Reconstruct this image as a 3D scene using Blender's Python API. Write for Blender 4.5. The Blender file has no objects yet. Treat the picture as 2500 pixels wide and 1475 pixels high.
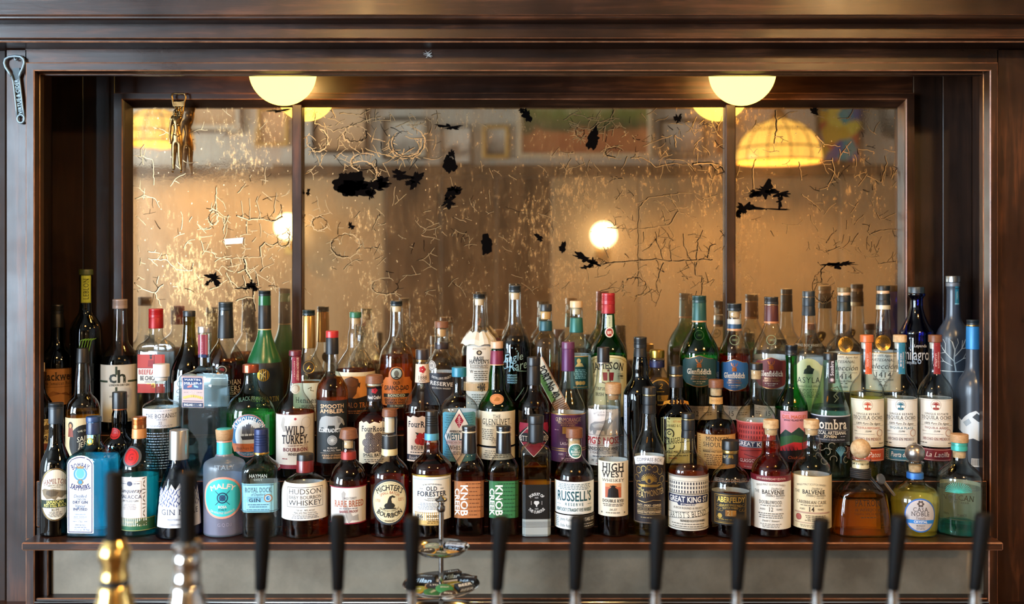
import bpy, math, random
from math import sin, cos, pi, sqrt, asin, atan2, radians
random.seed(7)
SC = bpy.context.scene
COL = SC.collection

# ------------------------------------------------------------------ camera, light, exposure
F = 2450.0                      # focal length in pixels of the 2500 px wide frame
Y0 = 640.0                      # image row of the horizon
CAMZ = 1.60
cam = bpy.data.cameras.new('camera')
cam.sensor_width = 36.0
cam.lens = F * 36.0 / 2500.0
cam.shift_y = -(737.5 - Y0) / 2500.0
cam.clip_start = 0.05
cam.dof.use_dof = True
cam.dof.focus_distance = 2.06
cam.dof.aperture_fstop = 2.1
camo = bpy.data.objects.new('camera', cam)
camo.location = (0, 0, CAMZ)
camo.rotation_euler = (pi / 2, 0, 0)
COL.objects.link(camo)
SC.camera = camo

world = bpy.data.worlds.new('sky')
SC.world = world
world.use_nodes = True
bg = world.node_tree.nodes['Background']
bg.inputs[0].default_value = (0.62, 0.80, 1.0, 1)
bg.inputs[1].default_value = 3.0

def area_light(name, loc, rot, sx, sy, power, col):
    l = bpy.data.lights.new(name, 'AREA')
    l.shape = 'RECTANGLE'; l.size = sx; l.size_y = sy
    l.energy = power; l.color = col
    o = bpy.data.objects.new(name, l)
    o.location = loc; o.rotation_euler = rot
    COL.objects.link(o)
    return o

def point_light(name, loc, power, col, r=0.05):
    l = bpy.data.lights.new(name, 'POINT')
    l.energy = power; l.color = col; l.shadow_soft_size = r
    o = bpy.data.objects.new(name, l); o.location = loc
    COL.objects.link(o)
    return o

# daylight outside the street window behind the camera, to the left
area_light('window_daylight', (-3.67, -2.28, 1.80), (radians(90), 0, 0), 1.9, 2.1, 730, (0.66, 0.83, 1.0))
# added daylight to brighten the room, through a made-up window in the left wall
area_light('added_side_daylight', (-5.10, -0.55, 1.80), (radians(90), 0, radians(-90)), 1.7, 2.1, 330, (0.66, 0.83, 1.0))

SC.view_settings.view_transform = 'Standard'
SC.view_settings.look = 'None'
SC.view_settings.exposure = 0.08
SC.view_settings.gamma = 1.0
SC.view_settings.use_curve_mapping = False
cy = SC.cycles
cy.max_bounces = 16
cy.diffuse_bounces = 3
cy.glossy_bounces = 6
cy.transmission_bounces = 14
cy.transparent_max_bounces = 48
cy.caustics_reflective = False
cy.caustics_refractive = True
cy.blur_glossy = 1.0
cy.sample_clamp_indirect = 4.0
cy.use_denoising = True

# ------------------------------------------------------------------ small helpers
def X(px, Y): return (px - 1250.0) * Y / F
def Z(py, Y): return CAMZ + (Y0 - py) * Y / F

def lin(c):
    c = c / 255.0
    return c / 12.92 if c <= 0.04045 else ((c + 0.055) / 1.055) ** 2.4

def hexlin(h):
    h = h.lstrip('*#')
    return tuple(lin(int(h[i:i + 2], 16)) for i in (0, 2, 4))

def link(o, parent=None):
    COL.objects.link(o)
    if parent is not None:
        o.parent = parent
    return o

def mesh_obj(name, verts, faces, mats, midx=None, parent=None, smooth=False, loc=None, sharp=None):
    me = bpy.data.meshes.new(name)
    me.from_pydata(verts, [], faces)
    if not isinstance(mats, (list, tuple)): mats = [mats]
    for m in mats: me.materials.append(m)
    if midx is not None: me.polygons.foreach_set('material_index', midx)
    if smooth:
        me.polygons.foreach_set('use_smooth', [True] * len(me.polygons))
        if sharp is not None: me.set_sharp_from_angle(angle=radians(sharp))
    me.update()
    o = bpy.data.objects.new(name, me)
    if loc is not None: o.location = loc
    return link(o, parent)

def thing(name, loc, label, cat, group=None, rotz=0):
    o = bpy.data.objects.new(name, None)
    o.empty_display_size = 0.02
    o.location = loc; o.rotation_euler = (0, 0, rotz)
    o['label'] = label; o['category'] = cat
    if group: o['group'] = group
    return link(o)

def tag(o, label=None, cat=None, group=None, kind=None):
    if label: o['label'] = label
    if cat: o['category'] = cat
    if group: o['group'] = group
    if kind: o['kind'] = kind
    return o

class MB:
    """collects polygons with material indices, then makes ONE mesh object"""
    def __init__(self): self.v = []; self.f = []; self.m = []
    def add(self, verts, faces, mi=0):
        b = len(self.v); self.v.extend(verts)
        for k, f in enumerate(faces):
            self.f.append([i + b for i in f]); self.m.append(mi if isinstance(mi, int) else mi[k])
    def box(self, x0, x1, y0, y1, z0, z1, b=0.0015, mi=0, mb=None):
        if mb is None: mb = mi
        b = min(b, (x1 - x0) / 3, (y1 - y0) / 3, (z1 - z0) / 3)
        xs = (x0, x1); ys = (y0, y1); zs = (z0, z1)
        V = []; idx = {}
        for i in (0, 1):
            for j in (0, 1):
                for k in (0, 1):
                    c = [xs[i], ys[j], zs[k]]; s = [b if q == 0 else -b for q in (i, j, k)]
                    for ax in range(3):
                        p = [c[a] + (s[a] if a != ax else 0) for a in range(3)]
                        idx[(i, j, k, ax)] = len(V); V.append(tuple(p))
        Fc = []; M = []
        def q(a, mm): Fc.append([idx[t] for t in a]); M.append(mm)
        for s in (0, 1):
            q([(s, 0, 0, 0), (s, 0, 1, 0), (s, 1, 1, 0), (s, 1, 0, 0)], mi)
            q([(0, s, 0, 1), (1, s, 0, 1), (1, s, 1, 1), (0, s, 1, 1)], mi)
            q([(0, 0, s, 2), (0, 1, s, 2), (1, 1, s, 2), (1, 0, s, 2)], mi)
        for a in (0, 1):
            for c in (0, 1):
                q([(a, c, 0, 0), (a, c, 1, 0), (a, c, 1, 1), (a, c, 0, 1)], mb)
                q([(a, 0, c, 0), (a, 1, c, 0), (a, 1, c, 2), (a, 0, c, 2)], mb)
                q([(0, a, c, 1), (1, a, c, 1), (1, a, c, 2), (0, a, c, 2)], mb)
                for e in (0, 1):
                    q([(a, c, e, 0), (a, c, e, 1), (a, c, e, 2)], mb)
        self.add(V, Fc, M)
    def lathe(self, prof, seg=32, cx=0, cy=0, z0=0, mi=0, close=True, mis=None):
        """prof: list of (r, z) from bottom to top"""
        V = []; Fc = []; M = []
        n = len(prof)
        for (r, z) in prof:
            for i in range(seg):
                a = 2 * pi * i / seg
                V.append((cx + r * cos(a), cy + r * sin(a), z0 + z))
        for k in range(n - 1):
            for i in range(seg):
                j = (i + 1) % seg
                Fc.append([k * seg + i, k * seg + j, (k + 1) * seg + j, (k + 1) * seg + i]); M.append(mis[k] if mis else mi)
        if close:
            Fc.append([i for i in range(seg)][::-1]); M.append(mi)
            Fc.append([(n - 1) * seg + i for i in range(seg)]); M.append(mis[-1] if mis else mi)
        self.add(V, Fc, M)
    def tube(self, pts, r, seg=8, mi=0, closed=False):
        pts = [tuple(p) for p in pts]
        n = len(pts); V = []; Fc = []
        rr = r if isinstance(r, (list, tuple)) else [r] * n
        ext = [max(p[c] for p in pts) - min(p[c] for p in pts) for c in range(3)]
        ax = ext.index(min(ext)); up = tuple(1.0 if c == ax else 0.0 for c in range(3))
        if n == 2: up = (0.0, 0.0, 1.0) if abs(pts[1][2] - pts[0][2]) < 0.7 * max(ext) else (1.0, 0.0, 0.0)
        for k in range(n):
            a = pts[(k - 1) % n] if (closed or k > 0) else pts[k]
            b = pts[(k + 1) % n] if (closed or k < n - 1) else pts[k]
            t = [b[i] - a[i] for i in range(3)]; L = sqrt(sum(c * c for c in t)) or 1; t = [c / L for c in t]
            u = up if abs(sum(t[c] * up[c] for c in range(3))) < 0.95 else (up[1], up[2], up[0])
            s = [t[1] * u[2] - t[2] * u[1], t[2] * u[0] - t[0] * u[2], t[0] * u[1] - t[1] * u[0]]
            L = sqrt(sum(c * c for c in s)); s = [c / L for c in s]
            w = [s[1] * t[2] - s[2] * t[1], s[2] * t[0] - s[0] * t[2], s[0] * t[1] - s[1] * t[0]]
            for i in range(seg):
                an = 2 * pi * i / seg
                V.append(tuple(pts[k][c] + rr[k] * (cos(an) * s[c] + sin(an) * w[c]) for c in range(3)))
        m = n if closed else n - 1
        for k in range(m):
            k2 = (k + 1) % n
            for i in range(seg):
                j = (i + 1) % seg
                Fc.append([k * seg + i, k * seg + j, k2 * seg + j, k2 * seg + i])
        if not closed:
            Fc.append(list(range(seg))[::-1]); Fc.append([(n - 1) * seg + i for i in range(seg)])
        self.add(V, Fc, mi)
    def ball(self, c, r, nu=16, nv=10, mi=0):
        rx, ry, rz = r if isinstance(r, (list, tuple)) else (r, r, r)
        V = [(c[0], c[1], c[2] - rz)]; Fc = []
        for k in range(1, nv):
            t = -pi / 2 + pi * k / nv
            for i in range(nu):
                a = 2 * pi * i / nu
                V.append((c[0] + rx * cos(t) * cos(a), c[1] + ry * cos(t) * sin(a), c[2] + rz * sin(t)))
        V.append((c[0], c[1], c[2] + rz)); top = len(V) - 1
        for i in range(nu):
            j = (i + 1) % nu
            Fc.append([0, 1 + j, 1 + i])
            for k in range(nv - 2):
                a = 1 + k * nu
                Fc.append([a + i, a + j, a + nu + j, a + nu + i])
            a = 1 + (nv - 2) * nu
            Fc.append([a + i, a + j, top])
        self.add(V, Fc, mi)
    def prism(self, outline, y0, y1, mi=0, ms=None):
        """outline [(x,z)] extruded along y"""
        n = len(outline)
        V = [(x, y0, z) for x, z in outline] + [(x, y1, z) for x, z in outline]
        Fc = [list(range(n)), [n + i for i in range(n)][::-1]]
        for i in range(n):
            j = (i + 1) % n
            Fc.append([i, n + i, n + j, j])
        self.add(V, Fc, [mi, mi] + [ms if ms is not None else mi] * n)
    def build(self, name, mats, parent=None, smooth=False, sharp=None, loc=None):
        return mesh_obj(name, self.v, self.f, mats, self.m, parent, smooth, loc, sharp)

# ------------------------------------------------------------------ materials
MATS = {}
def new_mat(name):
    m = bpy.data.materials.new(name); m.use_nodes = True
    nt = m.node_tree; nt.nodes.clear()
    out = nt.nodes.new('ShaderNodeOutputMaterial')
    return m, nt, out

def N(nt, t, **kw):
    n = nt.nodes.new(t)
    for k, v in kw.items():
        if k in n.inputs: n.inputs[k].default_value = v
        else: setattr(n, k, v)
    return n

def solid(name, col, rough=0.5, metal=0.0, spec=0.5, coat=0.0, emit=None, es=0):
    if name in MATS: return MATS[name]
    m, nt, out = new_mat(name)
    p = N(nt, 'ShaderNodeBsdfPrincipled')
    p.inputs['Base Color'].default_value = (*col, 1)
    p.inputs['Roughness'].default_value = rough
    p.inputs['Metallic'].default_value = metal
    p.inputs['Specular IOR Level'].default_value = spec
    p.inputs['Coat Weight'].default_value = coat
    if emit:
        p.inputs['Emission Color'].default_value = (*emit, 1); p.inputs['Emission Strength'].default_value = es
    nt.links.new(p.outputs[0], out.inputs[0])
    MATS[name] = m
    return m

def ink(h):
    """printed colour; a leading * is metallic foil"""
    if h.startswith('*'):
        return solid('foil_' + h[1:], hexlin(h), 0.32, 0.85)
    return solid('print_' + h, hexlin(h), 0.5, 0, 0.35)

def ramp(nt, fac, stops):
    r = N(nt, 'ShaderNodeValToRGB')
    e = r.color_ramp.elements
    while len(e) < len(stops): e.new(0.5)
    for el, (p, c) in zip(e, stops):
        el.position = p; el.color = (*c, 1) if len(c) == 3 else c
    nt.links.new(fac, r.inputs[0])
    return r

def math_node(nt, op, a, b=None, c=None):
    n = N(nt, 'ShaderNodeMath', operation=op)
    for i, v in enumerate((a, b, c)):
        if v is None: continue
        if isinstance(v, (int, float)): n.inputs[i].default_value = v
        else: nt.links.new(v, n.inputs[i])
    return n.outputs[0]

def wood(name, dark, mid, light, scale, rough=0.34, coat=0.08, bump=0.15):
    """stained timber, grain along the axis that 'scale' stretches"""
    if name in MATS: return MATS[name]
    m, nt, out = new_mat(name)
    tc = N(nt, 'ShaderNodeTexCoord')
    mp = N(nt, 'ShaderNodeMapping'); mp.inputs['Scale'].default_value = scale
    nt.links.new(tc.outputs['Object'], mp.inputs[0])
    n1 = N(nt, 'ShaderNodeTexNoise', Scale=3.0, Detail=8.0, Roughness=0.65, Distortion=0.6)
    nt.links.new(mp.outputs[0], n1.inputs['Vector'])
    n2 = N(nt, 'ShaderNodeTexNoise', Scale=1.3, Detail=4.0, Roughness=0.6)
    nt.links.new(tc.outputs['Object'], n2.inputs['Vector'])
    n2.inputs['Scale'].default_value = 5.0
    f = math_node(nt, 'ADD', math_node(nt, 'MULTIPLY', n1.outputs[0], 0.62), math_node(nt, 'MULTIPLY', n2.outputs[0], 0.38))
    r = ramp(nt, f, [(0.36, dark), (0.52, mid), (0.72, light)])
    p = N(nt, 'ShaderNodeBsdfPrincipled')
    nt.links.new(r.outputs[0], p.inputs['Base Color'])
    rr = ramp(nt, n2.outputs[0], [(0.3, (rough - 0.08,) * 3), (0.7, (rough + 0.14,) * 3)])
    nt.links.new(rr.outputs[0], p.inputs['Roughness'])
    p.inputs['Specular IOR Level'].default_value = 0.32
    p.inputs['Coat Weight'].default_value = coat
    p.inputs['Coat Roughness'].default_value = 0.22
    b = N(nt, 'ShaderNodeBump', Strength=bump, Distance=0.002)
    nt.links.new(n1.outputs[0], b.inputs['Height'])
    nt.links.new(b.outputs[0], p.inputs['Normal'])
    nt.links.new(p.outputs[0], out.inputs[0])
    MATS[name] = m
    return m

WD, WM, WL = (0.009, 0.0033, 0.0016), (0.024, 0.0082, 0.0036), (0.12, 0.040, 0.0145)
wood_h = wood('dark_wood_horizontal', WD, WM, WL, (1.2, 14, 16))
wood_v = wood('dark_wood_vertical', WD, WM, WL, (16, 14, 1.2))
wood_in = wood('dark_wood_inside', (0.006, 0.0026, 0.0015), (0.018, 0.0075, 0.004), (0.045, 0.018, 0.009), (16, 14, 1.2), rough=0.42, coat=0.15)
worn = wood('worn_wood_edge', (0.12, 0.042, 0.018), (0.26, 0.105, 0.048), (0.42, 0.20, 0.10), (9, 9, 9), rough=0.36, coat=0.25)
W2H = [wood_h, worn]; W2V = [wood_v, worn]; W2I = [wood_in, worn]
steel = solid('polished_steel', (0.62, 0.60, 0.58), 0.16, 1.0)
chrome = solid('chrome', (0.72, 0.70, 0.68), 0.08, 1.0)
brass = solid('polished_brass', (0.80, 0.52, 0.17), 0.20, 1.0)
wood_dk = wood('shaded_side_wood', (0.006, 0.003, 0.002), (0.016, 0.007, 0.004), (0.03, 0.013, 0.007), (16, 14, 1.2), rough=0.62, coat=0.0)  # side panel wood with the shade of its recess put into the colour
black_plastic = solid('black_plastic', (0.012, 0.012, 0.013), 0.38)
# ------------------------------------------------------------------ room shell (seen in the mirror)
def noisy(name, c0, c1, scale, rough=0.6, bump=0.0, stretch=(1, 1, 1), spec=0.4, detail=6.0, lo=0.35, hi=0.65):
    if name in MATS: return MATS[name]
    m, nt, out = new_mat(name)
    tc = N(nt, 'ShaderNodeTexCoord'); mp = N(nt, 'ShaderNodeMapping'); mp.inputs['Scale'].default_value = stretch
    nt.links.new(tc.outputs['Object'], mp.inputs[0])
    n1 = N(nt, 'ShaderNodeTexNoise', Scale=scale, Detail=detail, Roughness=0.6)
    nt.links.new(mp.outputs[0], n1.inputs['Vector'])
    r = ramp(nt, n1.outputs[0], [(lo, c0), (hi, c1)])
    p = N(nt, 'ShaderNodeBsdfPrincipled', Roughness=rough)
    p.inputs['Specular IOR Level'].default_value = spec
    nt.links.new(r.outputs[0], p.inputs['Base Color'])
    if bump:
        b = N(nt, 'ShaderNodeBump', Strength=bump, Distance=0.003)
        nt.links.new(n1.outputs[0], b.inputs['Height']); nt.links.new(b.outputs[0], p.inputs['Normal'])
    nt.links.new(p.outputs[0], out.inputs[0])
    MATS[name] = m
    return m

RX0, RX1, RY0, RY1, RH = -4.9, 3.7, -2.0, 2.62, 3.30
wall_paint = noisy('grey_wall_paint', (0.52, 0.53, 0.53), (0.60, 0.60, 0.58), 1.5, 0.6)
tan_panel = noisy('tan_panelling', (0.33, 0.245, 0.15), (0.44, 0.33, 0.21), 1.2, 0.45)
ceil_paint = noisy('ceiling_paint', (0.26, 0.24, 0.21), (0.32, 0.30, 0.26), 1.5, 0.7)
floor_wood = wood('floor_boards', (0.05, 0.025, 0.012), (0.11, 0.06, 0.03), (0.18, 0.10, 0.05), (14, 1.2, 14))
dark_panel = wood('dark_panelling', (0.035, 0.018, 0.009), (0.075, 0.04, 0.02), (0.13, 0.07, 0.035), (12, 12, 1.0), rough=0.45)

def struct(name, mb, mats, **k):
    return tag(mb.build(name, mats, **k), kind='structure')

b = MB(); b.box(RX0, RX1, RY0 - 0.2, RY1, -0.1, 0, 0.001); struct('floor', b, floor_wood)
b = MB(); b.box(RX0, RX1, RY0 - 0.2, RY1, RH, RH + 0.1, 0.001); struct('ceiling', b, ceil_paint)
SY0, SY1 = -1.40, 0.30
b = MB(); b.box(RX0 - 0.1, RX0, RY0 - 0.2, SY0, 0, RH, 0.001); b.box(RX0 - 0.1, RX0, SY1, RY1, 0, RH, 0.001)
b.box(RX0 - 0.1, RX0, SY0, SY1, 0, 0.75, 0.001); b.box(RX0 - 0.1, RX0, SY0, SY1, 2.85, RH, 0.001); struct('wall_left', b, wall_paint)
b = MB(); b.box(RX1, RX1 + 0.1, RY0 - 0.2, RY1, 0, RH, 0.001); struct('wall_right', b, wall_paint)
b = MB(); b.box(RX0, RX1, RY1, RY1 + 0.1, 0, RH, 0.001); struct('wall_back', b, wall_paint)
# the street wall with a window opening on the left
WX0, WX1, WZ0, WZ1 = -4.62, -2.72, 0.75, 2.85
b = MB()
b.box(RX0, WX0, RY0 - 0.2, RY0, 0, RH, 0.001)
b.box(WX1, RX1, RY0 - 0.2, RY0, 0, RH, 0.001)
b.box(WX0, WX1, RY0 - 0.2, RY0, 0, WZ0, 0.001)
b.box(WX0, WX1, RY0 - 0.2, RY0, WZ1, RH, 0.001)
struct('wall_front', b, wall_paint)
pane_m, nt, out = new_mat('window_glass')
tr = N(nt, 'ShaderNodeBsdfTransparent'); gl = N(nt, 'ShaderNodeBsdfGlossy', Roughness=0.02)
mx = N(nt, 'ShaderNodeMixShader'); mx.inputs[0].default_value = 0.08
nt.links.new(tr.outputs[0], mx.inputs[1]); nt.links.new(gl.outputs[0], mx.inputs[2]); nt.links.new(mx.outputs[0], out.inputs[0])
b = MB(); t = 0.05
b.box(WX0, WX0 + t, RY0 - 0.14, RY0 - 0.06, WZ0, WZ1); b.box(WX1 - t, WX1, RY0 - 0.14, RY0 - 0.06, WZ0, WZ1)
b.box(WX0 + t, WX1 - t, RY0 - 0.14, RY0 - 0.06, WZ0, WZ0 + t); b.box(WX0 + t, WX1 - t, RY0 - 0.14, RY0 - 0.06, WZ1 - t, WZ1)
w1 = struct('window_1', b, wood_v)
wx = [WX0 + t + (WX1 - WX0 - 2 * t) * i / 3 for i in range(4)]
for xx in wx[1:3]:
    b = MB(); b.box(xx - 0.03, xx + 0.03, RY0 - 0.13, RY0 - 0.07, WZ0 + t, WZ1 - t); b.build('window_mullion', wood_v, w1)
b = MB(); b.box(WX0 + t, WX1 - t, RY0 - 0.13, RY0 - 0.07, 2.05, 2.11); b.build('window_transom', wood_v, w1)
for i in range(3):
    b = MB(); b.box(wx[i], wx[i + 1], RY0 - 0.105, RY0 - 0.095, WZ0 + t, WZ1 - t, 0.0005); b.build('window_pane', pane_m, w1)

b = MB()
b.box(RX0 - 0.08, RX0 - 0.02, SY0, SY0 + t, WZ0, WZ1); b.box(RX0 - 0.08, RX0 - 0.02, SY1 - t, SY1, WZ0, WZ1)
b.box(RX0 - 0.08, RX0 - 0.02, SY0 + t, SY1 - t, WZ0, WZ0 + t); b.box(RX0 - 0.08, RX0 - 0.02, SY0 + t, SY1 - t, WZ1 - t, WZ1)
w2 = struct('added_window_2', b, wood_v)  # made-up window out of view, added to light the front wall
b = MB(); b.box(RX0 - 0.075, RX0 - 0.025, -0.58, -0.52, WZ0 + t, WZ1 - t); b.build('window_mullion', wood_v, w2)
b = MB(); b.box(RX0 - 0.055, RX0 - 0.045, SY0 + t, SY1 - t, WZ0 + t, WZ1 - t, 0.0005); b.build('window_pane', pane_m, w2)

# wainscot on the street wall: boards between a rail and the floor
YV = 2 * 2.30 - RY0            # optical distance of that wall in the mirror
def wx_(px): return (px - 1250) * YV / F
def wz_(py): return CAMZ + (Y0 - py) * YV / F
b = MB(); b.box(WX1 + 0.05, RX1, RY0, RY0 + 0.045, wz_(432), wz_(404), 0.006)
struct('trim_1', b, dark_panel)
edges = [WX1 + 0.06, wx_(365), wx_(560), wx_(740), wx_(940), wx_(1075), wx_(1210), wx_(1345), wx_(1560), wx_(1800), wx_(2045), wx_(2290), RX1 - 0.02]
for i in range(len(edges) - 1):
    b = MB(); b.box(edges[i] + 0.006, edges[i + 1] - 0.006, RY0, RY0 + 0.018, 0.12, wz_(434), 0.004)
    dk = 4 <= i <= 6
    struct('trim_%d' % (i + 2), b, dark_panel if dk else tan_panel)
b = MB(); b.box(WX1 + 0.05, RX1, RY0, RY0 + 0.025, 0, 0.12, 0.004); struct('baseboard_front', b, dark_panel)

# pictures on the grey wall above the rail (mirrored in the glass)
def picture(px0, px1, py0, py1, frame_c, fw, matw, art, label, gold=False):
    x0, x1, z0, z1 = wx_(px0), wx_(px1), wz_(py1), wz_(py0)
    t = thing('framed_picture', ((x0 + x1) / 2, RY0 + 0.001, z0), label, 'picture', 'pictures along the wall behind the bar')
    fm = solid('frame_%02x%02x%02x' % tuple(int(c * 255) for c in frame_c), frame_c, 0.55, 0.5 if gold else 0.0, 0.25)
    ox = (x0 + x1) / 2
    b = MB(); f = fw * YV / F
    for (a0, a1, c0, c1) in ((x0, x0 + f, z0, z1), (x1 - f, x1, z0, z1), (x0 + f, x1 - f, z0, z0 + f), (x0 + f, x1 - f, z1 - f, z1)):
        b.box(a0 - ox, a1 - ox, 0, 0.03, c0 - z0, c1 - z0, 0.004)
    b.build('picture_frame', fm, t)
    if matw:
        b = MB(); b.box(x0 + f - ox, x1 - f - ox, 0.004, 0.010, f, z1 - z0 - f, 0.001)
        b.build('picture_mat', solid('mat_board', (0.72, 0.68, 0.60), 0.7), t)
    g = f + matw * YV / F
    b = MB(); b.box(x0 + g - ox, x1 - g - ox, 0.006, 0.013, g, z1 - z0 - g, 0.001)
    o = b.build('picture_print', art, t)
    return t

def art_bands(name, stops, nscale=6, amt=0.25, axis=2, size=0.4):
    """soft painted landscape: colour by height with noise"""
    m, nt, out = new_mat(name)
    tc = N(nt, 'ShaderNodeTexCoord'); sp = N(nt, 'ShaderNodeSeparateXYZ'); nt.links.new(tc.outputs['Object'], sp.inputs[0])
    n1 = N(nt, 'ShaderNodeTexNoise', Scale=nscale, Detail=5.0); nt.links.new(tc.outputs['Object'], n1.inputs['Vector'])
    v = math_node(nt, 'MULTIPLY', sp.outputs[axis], 1.0 / size)
    v = math_node(nt, 'ADD', v, math_node(nt, 'MULTIPLY', math_node(nt, 'SUBTRACT', n1.outputs[0], 0.5), amt))
    r = ramp(nt, v, stops)
    p = N(nt, 'ShaderNodeBsdfPrincipled', Roughness=0.5); nt.links.new(r.outputs[0], p.inputs['Base Color'])
    nt.links.new(p.outputs[0], out.inputs[0])
    return m
def art_noise(name, stops, scale):
    m, nt, out = new_mat(name)
    tc = N(nt, 'ShaderNodeTexCoord')
    n1 = N(nt, 'ShaderNodeTexVoronoi', Scale=scale); nt.links.new(tc.outputs['Object'], n1.inputs['Vector'])
    sp = N(nt, 'ShaderNodeSeparateColor'); nt.links.new(n1.outputs['Color'], sp.inputs[0])
    r = ramp(nt, sp.outputs[0], stops); r.color_ramp.interpolation = 'CONSTANT'
    p = N(nt, 'ShaderNodeBsdfPrincipled', Roughness=0.5); nt.links.new(r.outputs[0], p.inputs['Base Color'])
    nt.links.new(p.outputs[0], out.inputs[0])
    return m
g3 = lambda v: (v, v, v)
bw1 = art_bands('monochrome_street', [(0.1, g3(0.05)), (0.35, g3(0.35)), (0.6, g3(0.6)), (0.9, g3(0.75))], 14, 0.6, 2, 0.25)
bw2 = art_bands('monochrome_portrait', [(0.1, g3(0.7)), (0.4, g3(0.08)), (0.55, g3(0.75)), (0.9, g3(0.8))], 12, 0.9, 2, 0.22)
land = art_bands('orchard_painting', [(0.10, (0.45, 0.13, 0.05)), (0.34, (0.55, 0.2, 0.08)), (0.42, (0.05, 0.09, 0.03)), (0.62, (0.16, 0.24, 0.05)), (0.80, (0.55, 0.55, 0.36)), (0.95, (0.4, 0.5, 0.42))], 7, 0.42, 2, 0.46)
warm = art_bands('warm_sketch', [(0.1, (0.5, 0.3, 0.16)), (0.6, (0.75, 0.52, 0.34)), (0.9, (0.7, 0.6, 0.45))], 6, 0.5, 2, 0.35)
colour = art_noise('bright_abstract', [(0.0, (0.03, 0.08, 0.45)), (0.3, (0.75, 0.5, 0.04)), (0.5, (0.02, 0.35, 0.5)), (0.65, (0.6, 0.12, 0.05)), (0.8, (0.85, 0.7, 0.1))], 11)
blackf, brownf, goldf, creamf = (0.02, 0.018, 0.016), (0.10, 0.05, 0.025), (0.62, 0.40, 0.12), (0.75, 0.65, 0.50)
picture(455, 592, 190, 324, brownf, 6, 12, warm, 'dark framed warm sketch in the mirror beside the bronze opener')
picture(630, 706, 264, 358, goldf, 8, 0, warm, 'narrow gold framed picture in the mirror left of the first mullion', True)
picture(762, 900, 190, 376, blackf, 10, 0, warm, 'black framed pink picture in the mirror right of the first mullion')
picture(934, 1046, 288, 390, blackf, 7, 10, bw1, 'black framed grey photograph with white mat behind the ring shaped crack')
picture(1076, 1152, 308, 402, blackf, 4, 0, bw2, 'upright black and white portrait in a thin black frame')
picture(1178, 1243, 306, 388, goldf, 9, 0, bw1, 'small gold framed pale landscape left of the big orchard painting', True)
picture(1264, 1592, 190, 386, creamf, 11, 0, land, 'large cream framed painting of trees over a red field')
picture(1608, 1722, 292, 388, blackf, 7, 4, bw1, 'black framed grey photograph right of the big orchard painting')
picture(1748, 1782, 286, 376, (0.45, 0.16, 0.05), 8, 0, warm, 'orange framed picture half behind the second mullion')
picture(1990, 2102, 200, 402, brownf, 8, 0, colour, 'brown framed bright blue and yellow abstract picture')
picture(2154, 2216, 220, 338, blackf, 7, 5, bw1, 'small dark framed photograph at the right edge of the mirror')

# stained-glass pendant lamps over the room (mirrored)
def amber_glass(name, c, s):
    m, nt, out = new_mat(name)
    p = N(nt, 'ShaderNodeBsdfPrincipled', Roughness=0.3)
    p.inputs['Base Color'].default_value = (*c, 1); p.inputs['Emission Color'].default_value = (*c, 1); p.inputs['Emission Strength'].default_value = s
    nt.links.new(p.outputs[0], out.inputs[0]); return m
amber = amber_glass('amber_glass', (1.0, 0.60, 0.12), 1.6)
lead = solid('lead_came', (0.10, 0.06, 0.03), 0.5, 0.6)
def tiffany(px, ybot, dia_px, y, label, power):
    Yl = 4.6 - y
    x, zb, R = (px - 1250) * Yl / F, CAMZ + (Y0 - ybot) * Yl / F, dia_px / 2 * Yl / F
    t = thing('pendant_lamp', (x, y, zb), label, 'lamp', 'stained glass pendant lamps reflected in the mirror')
    H = R * 1.02
    prof = [(R, 0.0), (R * 1.0, H * 0.12), (R * 0.97, H * 0.30), (R * 0.88, H * 0.50), (R * 0.72, H * 0.70), (R * 0.50, H * 0.86), (R * 0.2, H * 0.97), (0.03, H)]
    n = 12
    for i in range(n):
        b = MB(); V = []; Fc = []
        for k, (r, z) in enumerate(prof):
            for s in (0, 0.5, 1):
                a = 2 * pi * (i + s * 0.96 + 0.02) / n
                V.append((r * cos(a), r * sin(a), z))
            if k:
                q = (k - 1) * 3
                Fc += [[q, q + 1, q + 4, q + 3], [q + 1, q + 2, q + 5, q + 4]]
        b.add(V, Fc); b.build('shade_panel', amber, t)
    b = MB()
    for i in range(n):
        a = 2 * pi * i / n
        b.tube([(r * 1.005 * cos(a), r * 1.005 * sin(a), z) for r, z in prof], 0.004, 5)
    for rr in (0, 2, 4):
        r, z = prof[rr]
        b.tube([(r * 1.005 * cos(2 * pi * i / 24), r * 1.005 * sin(2 * pi * i / 24), z) for i in range(24)], 0.005, 5, closed=True)
    b.lathe([(0.032, H - 0.01), (0.05, H + 0.01), (0.02, H + 0.05), (0.006, H + 0.06), (0.006, RH - zb - 0.03), (0.05, RH - zb - 0.025), (0.05, RH - zb)], 16)
    b.build('lead_frame', lead, t, True, 40)
    point_light('pendant_bulb', (x, y, zb + H * 0.3), power, (1.0, 0.66, 0.30), 0.04).parent = None
    bpy.context.view_layer.update()
    return t
tiffany(1902, 396, 208, -1.0, 'domed amber stained glass pendant lamp in the mirror right of the second mullion', 60)
tiffany(382, 352, 176, -1.25, 'domed amber stained glass pendant lamp in the mirror beside the bronze opener', 60)

tiffany(1895, 124, 272, 0.8, 'added stained glass pendant lamp over the bar, out of view above the right, for warm light', 60)  # lamp added out of view to warm the bottles, not mirrored
tiffany(950, 124, 272, 0.8, 'added stained glass pendant lamp over the bar, out of view above the left, for warm light', 36)  # second added lamp, weaker and likewise unseen
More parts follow.
